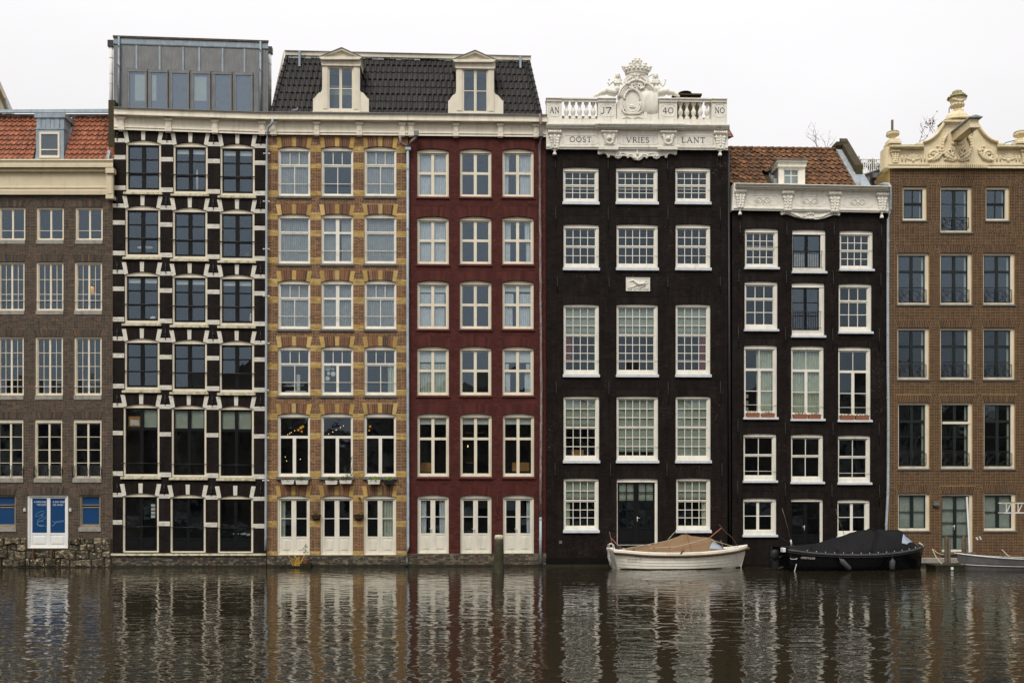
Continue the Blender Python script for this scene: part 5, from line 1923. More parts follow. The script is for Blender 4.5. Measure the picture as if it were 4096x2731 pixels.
# -------- carved stone attic
def console(w, z, x0, x1, y0, y1, parent, mat, v=.14, mask=False, tassel=0):
    """carved bracket: ribbed roll on top, acanthus leaves, scrolls, optional face and hanging tassel"""
    xm, hw = (x0 + x1) / 2, (x1 - x0) / 2
    mb = MB()
    P = lambda x, y, vv: w.P(z, x, y, vv)
    u0_, za = P(x0, y0, v + .1)
    u1_, _ = P(x1, y0, v + .1)
    H = za - P(xm, y1, v + .1)[1]
    W = u1_ - u0_
    um = (u0_ + u1_) / 2
    mb.prism([(um - W * .30, za), (um + W * .30, za), (um + W * .24, za - H), (um - W * .24, za - H)], v - .05, v + .03)
    for i in range(7):
        a = (i - 3) / 3
        mb.ell((um + a * W * .42, v + .06, za - H * .11), (W * .085, .085, H * (.115 if i in (0, 6) else .095)), 8, 6)
    mb.tube([(um - W * .48, v + .05, za - H * .10), (um + W * .48, v + .05, za - H * .10)], H * .065, 8)
    for s_ in (-1, 1):
        mb.spiral((um + s_ * W * .36, za - H * .30), W * .11, 1.2, W * .035, 1.57, s_, v + .05)
        for k_ in range(4):
            f = k_ / 3
            mb.ell((um + s_ * W * (.26 - .07 * f), v + .05 + .02 * (1 - f), za - H * (.36 + .14 * k_)), (W * .11, .04, H * .085), 8, 5, rot=-s_ * .7)
        mb.ell((um + s_ * W * .12, v + .05, za - H * .9), (W * .15, .05, H * .07), 8, 5, rot=s_ * .5)
        mb.spiral((um + s_ * W * .22, za - H * .92), W * .10, 1.1, W * .03, 1.57, -s_, v + .04)
    if mask:
        mb.ell((um, v + .07, za - H * .56), (W * .13, .07, H * .15), 10, 7)
        mb.ell((um, v + .13, za - H * .57), (W * .03, .03, H * .05), 6, 5)
        for s_ in (-1, 1):
            mb.ell((um + s_ * W * .055, v + .12, za - H * .51), (W * .03, .02, H * .02), 6, 4)
        mb.ell((um, v + .115, za - H * .645), (W * .045, .02, H * .016), 6, 4)
        mb.ell((um, v + .06, za - H * .38), (W * .16, .05, H * .06), 8, 5)
    else:
        for k_ in range(4):
            mb.ell((um, v + .07, za - H * (.34 + .14 * k_)), (W * .09, .05, H * .10), 8, 5)
    if tassel:
        mb.lathe(um, v - .02, [(W * .05, za - H), (W * .13, za - H * 1.02), (W * .06, za - H * (1.02 + tassel * .3)), (W * .13, za - H * (1 + tassel * .6)), (W * .15, za - H * (1 + tassel))], 10)
    return obj('console', mb, mat, parent, remesh=.016)
def bead(mb, pts, r, n=5):
    for i in range(len(pts)):
        mb.tube([pts[i], pts[(i + 1) % len(pts)]], r, n)
def panel_bead(w, z, x0, y0, x1, y1, v, parent, mat, cut=18, r=.014, name='panel_moulding'):
    pts = [(x0 + cut, y0), (x1 - cut, y0), (x1 - cut, y0 + cut * .5), (x1, y0 + cut), (x1, y1 - cut), (x1 - cut, y1 - cut * .5), (x1 - cut, y1), (x0 + cut, y1), (x0 + cut, y1 - cut * .5), (x0, y1 - cut), (x0, y0 + cut), (x0 + cut, y0 + cut * .5)]
    mb = MB()
    bead(mb, [(w.P(z, x, y, v)[0], v, w.P(z, x, y, v)[1]) for x, y in pts], r)
    return obj(name, mb, mat, parent)
mb = MB()
w.band(mb, zG, 222, 2122, [(828, 838, -.3), (828, 838, .14), (995, 1007, .14), (998, 1010, .20), (1013, 1025, .20), (1018, 1030, .17), (1036, 1048, .16), (1036, 1048, -.3)])
at = obj('frieze', mb, 'white_stone', w.root)
mb = MB()
pf = [(768, 778, -.3), (768, 778, .36), (781, 791, .36), (783, 793, .32), (797, 807, .32), (799, 809, .28), (813, 823, .28), (815, 825, .22), (828, 838, .20), (834, 844, .14), (836, 846, -.3)]
w.band(mb, zG, 224, 2140, pf)
obj('cornice', mb, 'white_stone', at)
mb = MB()
w.band(mb, zG, 737, 1672, [(a - 5, b - 8, v + .09 if v > 0 else v) for a, b, v in pf])
obj('cornice_break', mb, 'white_stone', at)
for xa, xb in ((772, 968), (1392, 1592)):
    mb = MB()
    w.bx(mb, zG, xa, 842, xb, 1032, .1, .19)
    w.bx(mb, zG, xa - 4, 1006, xb + 10, 1042, .1, .26)
    obj('pedestal', mb, 'white_stone', at, bevel=.01)
console(w, zG, 238, 386, 830, 1035, at, 'white_stone', .15, False, .26)
console(w, zG, 1972, 2120, 838, 1043, at, 'white_stone', .15, False, .26)
console(w, zG, 796, 972, 834, 984, at, 'white_stone', .19, True)
console(w, zG, 1412, 1590, 838, 988, at, 'white_stone', .19, True)
for xa, xb, o_ in ((394, 762, 0), (985, 1390, 3), (1606, 1972, 6)):
    panel_bead(w, zG, xa, 893 + o_, xb, 988 + o_, .142, at, 'white_stone')
def say(txt, x0, y0, x1, y1, v, parent, wm=1.0):
    q = w.rect(zG, x0, y0, x1, y1, v)
    carve('lettering', txt, q[0], q[1], q[2], q[3], v, 'ink', parent, wm)
say('OOST', 467, 908, 695, 964, .141, at)
say('VRIES', 1057, 914, 1298, 970, .141, at)
say('LANT', 1636, 914, 1883, 970, .141, at)
# balustrade
bal = MB()
w.band(bal, zG, 226, 2112, [(719, 727, -.25), (719, 727, .17), (768, 778, .17), (768, 778, -.25)])
bal = obj('balustrade_plinth', bal, 'white_stone', w.root)
for xa, xb, ta in ((380, 770, 3), (1585, 1960, 4)):
    mb = MB()
    w.band(mb, zG, xa, xb, [(498, 504, -.22), (498, 504, .18), (510, 516, .18), (514, 520, .13), (541, 547, .13), (544, 550, -.22)])
    obj('handrail', mb, 'white_stone', bal)
for xs, yo in (((433, 502, 571, 641, 712), 0), ((1625, 1692, 1762, 1833, 1902), 6)):
    for x in xs:
        u, za = w.P(zG, x, 543 + yo, -.03)
        zb = w.P(zG, x, 724 + yo, -.03)[1]
        H = za - zb
        mb = MB()
        mb.box(u - .085, u + .085, -.115, .055, za - H * .12, za + .01)
        mb.lathe(u, -.03, [(.075, za - H * .12), (.082, za - H * .15), (.05, za - H * .22), (.047, za - H * .32), (.06, za - H * .42), (.095, za - H * .52), (.10, za - H * .60), (.085, za - H * .70), (.055, za - H * .80), (.05, za - H * .84), (.08, za - H * .88)], 14)
        mb.box(u - .082, u + .082, -.112, .052, zb - .01, za - H * .88)
        obj('baluster', mb, 'white_stone', bal)
for (xa, xb, t, tx0, tx1, ty0, ty1, yo) in ((226, 386, 'AN', 258, 358, 598, 662, 0), (764, 952, 'J7', 797, 905, 600, 664, 2), (1402, 1590, '40', 1438, 1551, 604, 664, 5), (1952, 2112, 'NO', 1985, 2085, 603, 663, 8)):
    mb = MB()
    w.bx(mb, zG, xa, 540 + yo, xb, 722 + yo, -.25, .15)
    p_ = obj('pier', mb, 'white_stone', bal)
    mb = MB()
    w.bx(mb, zG, xa - 6, 494 + yo, xb + 6, 509 + yo, -.28, .25)
    w.bx(mb, zG, xa - 2, 509 + yo, xb + 2, 541 + yo, -.26, .20)
    obj('pier_cap', mb, 'white_stone', p_, bevel=.02)
    panel_bead(w, zG, xa + 22, 563 + yo, xb - 16, 694 + yo, .152, p_, 'white_stone', 20, .012)
    say(t, tx0, ty0, tx1, ty1, .151, p_)
# crest
mb = MB()
pts = [(958, 772), (958, 548), (990, 512), (975, 480), (985, 440), (1005, 395), (1030, 345), (1040, 300), (1060, 262), (1282, 262), (1296, 300), (1312, 345), (1340, 395), (1362, 440), (1374, 480), (1356, 512), (1400, 548), (1400, 772)]
w.pr(mb, zG, pts, -.22, .12)
crest = obj('crest', mb, 'white_stone', w.root, bevel=.03)
def g3(x, y, v):
    u, z_ = w.P(zG, x, y, v)
    return (u, v, z_)
mb = MB()
for off, r_ in ((0, .05), (22, .03), (40, .022)):
    mb.tube([g3(1175 - (198 - off) * math.cos(a / 16 * math.pi), 500 - (172 - off * .8) * math.sin(a / 16 * math.pi), .13) for a in range(17)], r_, 8)
mb.tube([g3(1122 + 92 * math.cos(a / 24 * 6.2832), 540 + 128 * math.sin(a / 24 * 6.2832), .15) for a in range(25)], .045, 8)
mb.tube([g3(1122 + 74 * math.cos(a / 24 * 6.2832), 540 + 108 * math.sin(a / 24 * 6.2832), .13) for a in range(25)], .018, 6)
obj('oval_moulding', mb, 'white_stone', crest, smooth=True)
mb = MB()
a_, b_ = g3(1205, 540, .06), g3(1392, 545, .06)
n = 12
rings = []
for (x, rr) in ((1215, 118), (1260, 128), (1320, 130), (1370, 122), (1392, 112)):
    rings.append([g3(x, 548 + rr * math.cos(math.pi * k_ / n), .06 + .18 * math.sin(math.pi * k_ / n)) for k_ in range(n + 1)])
mb.loft(rings, True, True)
obj('barrel', mb, 'white_stone', crest, smooth=True)
mb = MB()
for s_ in (-1, 1):
    X = lambda d: 1167 + s_ * d
    mb.spiral(w.P(zG, X(34), 380, .16), .12, 1.5, .038, -1.57 if s_ > 0 else -1.57, s_, .17)
    mb.tube([g3(X(34), 410, .17), g3(X(75), 395, .17), g3(X(88), 360, .17), g3(X(60), 330, .18), g3(X(22), 320, .18), g3(X(8), 280, .18)], [.03, .04, .04, .04, .035, .025], 8)
    for k_ in range(5):
        mb.ell(g3(X(42 + 16 * k_), 318 + 9 * k_, .16), (.075, .05, .05), 8, 5, rot=-s_ * .5)
    for k_ in range(4):
        mb.ell(g3(X(58 + 18 * k_), 290 + 14 * k_, .13), (.07, .05, .045), 8, 5, rot=-s_ * .9)
    mb.ell(g3(X(18), 268, .17), (.07, .06, .06), 8, 5, rot=s_ * .6)
    mb.ell(g3(X(14), 300, .17), (.035, .05, .12), 8, 5, rot=s_ * -.2)
    Y = lambda d: 1122 + s_ * d
    mb.spiral(w.P(zG, Y(98), 618, .16), .075, 1.3, .028, 1.57, -s_, .15)
    mb.tube([g3(Y(98), 640, .16), g3(Y(75), 660, .16), g3(Y(45), 668, .16), g3(Y(10), 668, .16)], [.03, .045, .04, .03], 8)
    mb.ell(g3(Y(60), 662, .17), (.09, .05, .035), 8, 5, rot=s_ * .5)
mb.ell(g3(1167, 310, .17), (.04, .05, .10), 8, 5)
mb.ell(g3(1122, 640, .15), (.03, .03, .03), 8, 5)
obj('acanthus', mb, 'white_stone', crest, remesh=.014)
mb = MB()
mb.ell(g3(1122, 600, .13), (.15, .04, .03), 10, 5)
mb.ell(g3(1120, 586, .13), (.09, .05, .05), 10, 5)
mb.ell(g3(1098, 580, .13), (.03, .03, .035), 8, 5)
obj('small_relief', mb, 'white_stone', crest, remesh=.012)
mb = MB()
w.pr(mb, zG, [(972, 640), (1000, 640), (1000, 690), (1245, 690), (1245, 640), (1275, 640), (1275, 722), (1245, 722), (1215, 712), (1180, 700), (1150, 712), (1124, 722), (1098, 712), (1070, 700), (1035, 712), (1005, 722), (972, 722)], .12, .165)
obj('tablet', mb, 'white_stone', crest)
# crown
mb = MB()
u, z0 = w.P(zG, 1168, 268, -.05)
s = 1 / 2.6133 * .01
def zz(y):
    return w.P(zG, 1168, y, -.05)[1]
mb.lathe(u, -.05, [(.42, zz(268)), (.47, zz(262)), (.47, zz(250)), (.49, zz(238)), (.50, zz(215)), (.54, zz(208)), (.55, zz(198)), (.50, zz(196)), (.42, zz(240)), (.40, zz(268))], 28, sq=.62)
for k_ in range(9):
    a = math.pi * (k_ + .5) / 9
    mb.ell((u - .52 * math.cos(a), -.05 + .33 * math.sin(a), zz(226)), (.05, .04, .045), 8, 5)
for (x, y, r_) in ((1038, 190, .10), (1096, 172, .075), (1246, 174, .075), (1300, 188, .10)):
    uu, _ = w.P(zG, x, y, 0)
    vv = .18 if 1090 < x < 1250 else .0
    zc = zz(y)
    mb.tube([(u + (uu - u) * .92, vv, zz(205)), (uu, vv, zc)], [.07, .05], 8)
    for k_ in range(5):
        a = 6.283 * k_ / 5 + .3
        mb.ell((uu + r_ * .75 * math.cos(a), vv, zc + r_ * .75 * math.sin(a)), (r_ * .5, r_ * .45, r_ * .5), 8, 5)
    mb.ell((uu, vv + .04, zc), (r_ * .45, r_ * .5, r_ * .45), 8, 5)
mb.lathe(u, -.02, [(.36, zz(205)), (.22, zz(185)), (.12, zz(170)), (.10, zz(150))], 16, sq=.7)
for k_ in range(7):
    a = 6.283 * k_ / 7 + .2
    mb.ell((u + .145 * math.cos(a), .02, zz(135) + .115 * math.sin(a)), (.085, .09, .07), 8, 5, rot=a)
mb.ell((u, .08, zz(135)), (.07, .08, .07), 8, 5)
for k_ in (-1, 0, 1):
    mb.ell((u + k_ * .11, 0, zz(108)), (.06, .06, .05), 8, 5)
obj('crown', mb, 'white_stone', crest, remesh=.017)
# mermaids lying on the balustrade
def mermaid(s_, hx, pts):
    X = lambda d: hx + s_ * d
    mb = MB()
    V = .02
    e = lambda x, y, v, r, rot=0: mb.ell(g3(x, y, v), r, 12, 8, rot=rot)
    e(X(0), 277, V + .02, (.075, .085, .105))                 # head
    e(X(0), 283, V + .10, (.018, .02, .03))
    e(X(-8), 276, V + .088, (.016, .012, .010)); e(X(8), 276, V + .088, (.016, .012, .010)); e(X(0), 296, V + .085, (.022, .012, .010))
    e(X(0), 262, V - .01, (.092, .09, .085))                  # hair and wreath
    e(X(-22), 290, V - .03, (.04, .05, .12)); e(X(22), 290, V - .03, (.04, .05, .12))
    mb.tube([g3(X(0), 300, V), g3(X(0), 322, V)], [.045, .06], 10)
    mb.tube([g3(X(-36), 330, V), g3(X(0), 322, V), g3(X(40), 330, V)], [.065, .085, .065], 10)
    e(X(4), 345, V, (.15, .11, .13)); e(X(-12), 350, V + .09, (.055, .055, .055)); e(X(22), 350, V + .09, (.055, .055, .055))
    e(X(6), 380, V, (.115, .095, .12)); e(X(8), 418, V + .02, (.16, .13, .13))
    mb.tube([g3(*p) for p in pts[0]], pts[1], 12)             # fish tail
    n = len(pts[0])
    for i in range(3 * n):                                    # rows of scales
        f = i / (3 * n - 1) * (n - 1.6)
        k_ = int(f); t_ = f - k_
        a, b = pts[0][k_], pts[0][min(n - 1, k_ + 1)]
        r_ = pts[1][k_] * (1 - t_) + pts[1][min(n - 1, k_ + 1)] * t_
        for q in (-1, 0, 1):
            c = g3(a[0] + (b[0] - a[0]) * t_, a[1] + (b[1] - a[1]) * t_, 0)
            mb.ell((c[0], V + r_ * math.cos(q * .9) * .95, c[2] + r_ * math.sin(q * .9) * .9), (.03, .025, .035), 6, 4)
    for arm in pts[2]:
        mb.tube([g3(*p) for p in arm], [.05, .045, .038, .034, .03][:len(arm)], 8)
        hnd = arm[-1]
        e(hnd[0], hnd[1], hnd[2], (.035, .03, .045))
        for k_ in range(4):
            mb.tube([g3(hnd[0] - 6 + 4 * k_, hnd[1] - 6, hnd[2]), g3(hnd[0] - 7 + 4.5 * k_, hnd[1] - 15 + abs(k_ - 1.5) * 2, hnd[2] + .01)], [.011, .008], 5)
        mb.tube([g3(hnd[0] - s_ * 7, hnd[1] + 2, hnd[2]), g3(hnd[0] - s_ * 13, hnd[1] - 6, hnd[2] + .02)], [.012, .008], 5)
    obj('mermaid', mb, 'white_stone', crest, remesh=.016)
mermaid(-1, 968, ([(950, 420, .02), (930, 450, .05), (890, 440, .06), (850, 428, .04), (825, 448, .05), (790, 455, .04), (755, 476, .03), (715, 487, .02)], [.16, .155, .15, .13, .115, .09, .06, .03],
                  [[(925, 330, .02), (900, 345, .06), (880, 372, .1), (868, 345, .1), (878, 312, .1)], [(1000, 332, .02), (1012, 352, .05), (1030, 372, .05), (1040, 360, .06)]]))
mermaid(1, 1364, ([(1388, 420, .02), (1405, 452, .05), (1445, 448, .06), (1485, 432, .04), (1512, 450, .05), (1545, 452, .04), (1580, 474, .03), (1618, 487, .02)], [.16, .155, .15, .13, .115, .09, .06, .03],
                  [[(1408, 332, .02), (1425, 362, .06), (1440, 382, .1), (1460, 350, .1), (1470, 314, .1)], [(1330, 332, .02), (1318, 352, .05), (1305, 345, .05), (1296, 330, .06)]]))
for (x0, y0, x1, y1) in ((985, 290, 1012, 320), (1278, 290, 1334, 258)):
    mb = MB(); mb.tube([g3(x0, y0, -.15), g3(x1, y1, -.15)], .012, 6); obj('iron_stay', mb, 'iron', crest)
# apron of scrollwork below the frieze
half = [(0, 1150), (-22, 1148), (-42, 1138), (-62, 1116), (-82, 1112), (-92, 1126), (-104, 1128), (-112, 1116), (-106, 1108), (-160, 1106), (-172, 1124), (-200, 1135), (-228, 1124), (-242, 1106), (-285, 1098), (-290, 1116), (-302, 1124), (-314, 1116), (-314, 1102), (-326, 1086), (-350, 1080), (-372, 1086), (-398, 1094), (-413, 1084), (-413, 1046)]
pts = [(1175 + x, y) for x, y in half] + [(1175 - x, y + 3) for x, y in reversed(half[1:])]
mb = MB()
w.pr(mb, zG, pts, .0, .10)
apr = obj('apron', mb, 'white_stone', at)
mb = MB()
for s_ in (-1, 1):
    X = lambda d: 1175 + s_ * d
    mb.tube([g3(X(105), 1118, .11), g3(X(95), 1096, .11), g3(X(60), 1092, .11), g3(X(35), 1105, .11)], .022, 6)
    mb.spiral(w.P(zG, X(34), 1112, .11), .085, 1.4, .025, 0, s_, .11)
    mb.tube([g3(X(302), 1112, .11), g3(X(318), 1090, .11), g3(X(350), 1070, .11), g3(X(400), 1072, .11)], .026, 6)
    mb.spiral(w.P(zG, X(392), 1078, .11), .05, 1.3, .02, 0, s_, .11)
    mb.tube([g3(X(235), 1075, .11), g3(X(205), 1090, .11), g3(X(165), 1078, .11), g3(X(110), 1088, .11)], .018, 6)
    for k_ in range(3):
        mb.ell(g3(X(180 + 20 * k_), 1104 + (k_ == 1) * 8, .11), (.04, .035, .055), 8, 5)
    for k_ in range(3):
        mb.ell(g3(X(14 + 10 * k_), 1130 - 8 * k_, .11), (.03, .035, .06), 8, 5)
mb.ell(g3(1175, 1058, .11), (.05, .04, .05), 8, 5)
mb.ell(g3(1175, 1085, .11), (.06, .05, .08), 8, 5)
obj('scrollwork', mb, 'white_stone', apr, remesh=.014)
# stone tablet with the dog
q = w.rect(zH, 792, 705, 980, 812, .05)
mb = MB()
mb.box(q[0], q[1], -.02, .035, q[2], q[3])
for b_ in ((q[0], q[0] + .025, q[2], q[3]), (q[1] - .025, q[1], q[2], q[3]), (q[0] + .025, q[1] - .025, q[3] - .025, q[3]), (q[0] + .025, q[1] - .025, q[2], q[2] + .02)):
    mb.box(b_[0], b_[1], .03, .055, b_[2], b_[3])
pl = obj('stone_tablet', mb, 'white_stone', w.root)
def h3d(x, y, v):
    u, z_ = w.P(zH, x, y, v)
    return (u, v, z_)
mb = MB()
V = .045
mb.tube([h3d(820, 736, V), h3d(838, 730, V), h3d(852, 728, V)], [.018, .03, .045], 8)           # muzzle and head
mb.ell(h3d(862, 738, V), (.03, .02, .045), 8, 5, rot=.4)                                            # ear
mb.tube([h3d(855, 730, V), h3d(870, 745, V), h3d(890, 758, V), h3d(915, 756, V), h3d(938, 752, V)], [.045, .055, .065, .06, .075], 10)
mb.tube([h3d(872, 765, V), h3d(850, 778, V), h3d(825, 782, V)], [.035, .022, .016], 8)
mb.tube([h3d(940, 758, V), h3d(925, 775, V), h3d(900, 784, V)], [.05, .026, .018], 8)
mb.tube([h3d(948, 755, V)] + [h3d(953 + 12 * math.cos(a / 8 * 6.283 + 1.5), 743 - 13 * math.sin(a / 8 * 6.283 + 1.5), V) for a in range(8)], .014, 6)
mb.box(q[0] + .05, q[1] - .05, .03, .042, w.P(zH, 880, 790)[1], w.P(zH, 880, 786)[1])
obj('dog_relief', mb, 'white_stone', pl, remesh=.009)
qq = w.rect(zH, 806, 795, 970, 807, .036)
carve('lettering', 'DEN WITTEN HOND', qq[0], qq[1], qq[2], qq[3], .036, 'ink_grey', pl)
# roof behind the balustrade and chimney pots
mb = MB()
q = w.rect(zG, 240, 640, 2110, 1000, -1.6)
mb.loft([[(q[0], -.5, q[2]), (q[0], -2.2, q[3]), (q[0], -6, q[3])], [(q[1], -.5, q[2]), (q[1], -2.2, q[3]), (q[1], -6, q[3])]], True, True)
rf = obj('roof', mb, 'tile_brown', w.root)
tg = tile_mesh('roof_tile', .24, .3, 'tile_red', .03)
sl_ = math.atan2(q[3] - q[2], 1.7)
tiles(rf, tg, lambda r: (q[0] + .1, q[1] - .1), -.5, q[2], sl_, 3, .3, .24, lambda u, z: False, jit=.02)
u, z0 = w.P(zG, 1665, 500, -3)
mb = MB()
mb.box(u - .5, u + .6, -3.4, -2.7, z0 - 1.5, z0 - .05); mb.box(u - .56, u + .68, -3.5, -2.6, z0 - .05, z0 + .02)
ch = obj('chimney', mb, 'chimney_moss', rf)
for dx in (-.2, .12):
    mb = MB(); mb.lathe(u + dx, -3.0, [(.14, z0), (.12, z0 + .16), (.10, z0 + .16)], 12); obj('chimney_pot', mb, 'terracotta', rf)
mb = MB(); mb.lathe(u + .02, -3.0, [(.30, z0 + .16), (.30, z0 + .18), (.18, z0 + .23), (.05, z0 + .25)], 14); obj('chimney_cowl', mb, 'iron', rf)

# ================================================================== lower black house with carved white cornice
h6 = House('low_black_house', 0, 2, 2928, 'lower black house with carved white cornice and old brown tiled roof')
w = h6
SB6 = ('blue_sill', .04, .10, .085, .0)
I6 = (.045, .16, .115, .10)
kw = dict(fv=-.06, sill=SB6, glass='glass_old')
def iron_guard(w, win, z, x0, y0, x1, y1, v=.03, n=13):
    q = w.rect(z, x0, y0, x1, y1, v)
    mb = MB()
    for y in (q[3], q[2]):
        mb.tube([(q[0], v, y), (q[1], v, y), (q[1] + .02, v - .06, y)], .012, 6)
    obj('guard_rail', mb, 'iron', win)
    mb = MB()
    for i in range(n):
        u_ = q[0] + (q[1] - q[0]) * (i + .5) / n
        mb.box(u_ - .006, u_ + .006, v - .006, v + .006, q[2], q[3])
    obj('guard_bars', mb, 'iron', win, kind='stuff')
window(w, w.rect(zK, 291, -195, 589, 158), I6, .03, 'white_frame', None, sash_pair(.49, 4, 2, 2), rails=((.43, .02),), rad=.008, **kw)
bk = dict(name='door_leaf', tb=.05, bb=.06)
o_ = window(w, w.rect(zK, 716, -185, 1014, 195), (.02, .20, .17, .16), .03, 'white_frame', 'black_paint', [(0, 0, .5, 1, 1, 2, .05, .03, dict(bk, rb=.06)), (.5, 0, 1, 1, 1, 2, .05, .03, dict(bk, lb=.06))], cur=[('b', .05, .52, .46, 1, 'lace'), ('b', .56, .52, .95, 1, 'lace')], **dict(kw, glass='glass'))
iron_guard(w, o_, zK, 718, 10, 985, 155)
window(w, w.rect(zK, 1140, -176, 1438, 174), I6, .03, 'white_frame', None, sash_pair(.49, 4, 2, 2), rails=((.48, .02),), rad=.008, **kw)
for (a, ya, b, yb) in ((288, 280, 584, 712), (1131, 300, 1427, 734)):
    window(w, w.rect(zK, a, ya, b, yb), (.045, .13, .115, .16), .03, 'white_frame', None, [(0, 0, 1, .345, 3, 1, .05, .028, {'bb': .05}), (0, .345, 1, 1, 3, 2, .05, .028, {'bb': .07, 'back': .02})], **kw)
o_ = window(w, w.rect(zK, 711, 291, 1004, 768), (.02, .19, .18, .22), .03, 'white_frame', 'black_paint', [(0, 0, .5, 1, 1, 3, .05, .03, dict(bk, rb=.06, ys=[.34, .67])), (.5, 0, 1, 1, 1, 3, .05, .03, dict(bk, lb=.06, ys=[.34, .67]))], **dict(kw, glass='glass'))
iron_guard(w, o_, zK, 714, 549, 975, 698)
CG = 'curtain_green'
for i, (a, ya, b, yb) in enumerate(((283, 850, 579, 1500), (705, 857, 998, 1514), (1127, 866, 1419, 1524))):
    cu = [[('c', .42, .0, .97, .98, CG)], [('c', .02, 0, .97, .98, CG)], []][i]
    o_ = window(w, w.rect(zK, a, ya, b, yb), (.045, .15, .10, .22), .03, 'white_frame', None, [
        (0, 0, 1, .325, 2, 1, .05, .028, {'bb': .05}), (0, .325, .5, 1, 1, 2, .05, .028, {'rb': .06, 'ys': [.5]}), (.5, .325, 1, 1, 1, 2, .05, .028, {'lb': .06, 'ys': [.5]})], rails=((.885, .03),), cur=cu, rad=.010, **kw)
    if i == 0:
        for k_ in range(3):
            q = w.rect(zK, 296, 1280 + 58 * k_, 352, 1312 + 58 * k_)
            mb = MB(); mb.box(q[0], q[1], -.62, -.5, q[2], q[3]); obj('shelf_box', mb, CG, o_)
for (a, ya, b, yb) in ((278, 186, 573, 609), (704, 192, 993, 620), (1125, 201, 1416, 627)):
    window(w, w.rect(zL, a, ya, b, yb), (.035, .13, .10, .16), .03, 'white_frame', None, [(0, 0, 1, .46, 2, 1, .05, .03, {'bb': .05}), (0, .46, 1, 1, 2, 1, .05, .03, {'back': .02, 'bb': .07})], rails=((.86, .03),) if a != 704 else (), rad=.010, **kw)
for (a, ya, b, yb) in ((275, 764, 573, 1095), (1120, 776, 1411, 1106)):
    window(w, w.rect(zL, a, ya, b, yb), (.035, .13, .14, .17), .03, 'white_frame', None, [(0, 0, .5, 1, 1, 2, .045, .028, {'rb': .055}), (.5, 0, 1, 1, 1, 2, .045, .028, {'lb': .055})], **kw)
ld = {'panel': .25, 'name': 'door_leaf', 'bb': .06, 'tb': .05}
window(w, w.rect(zL, 705, 769, 991, 1196), (.01, .12, .09, .0), .03, 'white_frame', 'black_paint', [(0, 0, .5, 1, 1, 2, .075, .025, dict(ld, handle=1)), (.5, 0, 1, 1, 1, 2, .075, .025, ld)], name='door', fv=-.06, glass='glass_old')
uL, uR = w.P(zK, 176, 700)[0], w.P(zK, 1556, 700)[0]
wt = w.P(zJ, 1100, 1020)[1]
wl = wall(w, uL, uR, -1.2, wt, 'black_core')
for o in w.open:
    ring(w, o, .26, .03, .03, [(.5, '+brick_arch', 'black_brick', PALK)] * 14, wl, joint=.006, v1=.008)
brickwork(w, uL, uR, .02, wt, .0605, .215, PALK, 'black_brick_worn', wl, proud=.006, joint=.008, sh=-.012, arch=(.26, .03))
rooms(w, uL, uR, [w.P(zL, 800, y)[1] for y in (1190, 690, 100)] + [w.P(zK, 800, y)[1] for y in (815, 235)], wt)
mb = MB()
mb.box(uL, uR, .0, .07, -1.0, w.P(zL, 700, 1372, .07)[1])
obj('waterline', mb, 'wet_algae', w.root)
for z, l in ((zJ, [(287, 1132, 1360), (775, 1146, 1382), (1268, 1150, 1380), (1762, 1165, 1392)]),
             (zK, [(234, 175, 370), (659, 186, 376), (1080, 198, 392), (1505, 205, 400), (230, 680, 880), (650, 690, 888), (1074, 700, 895), (1491, 706, 905)]),
             (zL, [(226, 60, 258), (649, 84, 282), (1077, 82, 282), (1489, 86, 285), (220, 615, 808), (649, 630, 818), (1067, 640, 840), (1493, 645, 842)])):
    for x, y0, y1 in l:
        anchor(w, z, x, y0, y1, wl)
# carved cornice
mb = MB()
w.band(mb, zJ, 222, 1842, [(800, 832, -.3), (800, 832, .18), (838, 872, .14), (984, 1014, .14), (988, 1018, .20), (1002, 1030, .20), (1006, 1034, .17), (1022, 1049, .16), (1022, 1049, -.3)])
fz = obj('frieze', mb, 'white_stone', w.root)
mb = MB()
w.band(mb, zJ, 240, 1866, [(735, 768, -.3), (735, 768, .46), (744, 777, .46), (746, 779, .40), (758, 791, .40), (760, 793, .36), (776, 808, .36), (778, 810, .28), (794, 826, .28), (797, 829, .20), (806, 838, .18), (806, 838, -.3)])
obj('cornice', mb, 'white_stone', fz)
mb = MB()
w.pr(mb, zJ, [(204, 1022), (222, 1022), (240, 735), (222, 735)], -.3, .16)
obj('end_block', mb, 'white_stone', fz)
for (a, b, t_) in ((230, 362, .28), (728, 858, 0), (1216, 1354, 0), (1714, 1850, .28)):
    yo = (a - 230) * .0225
    console(w, zJ, a, b, 796 + yo, (1005 if t_ else 1025) + yo, fz, 'white_stone', .15, False, t_)
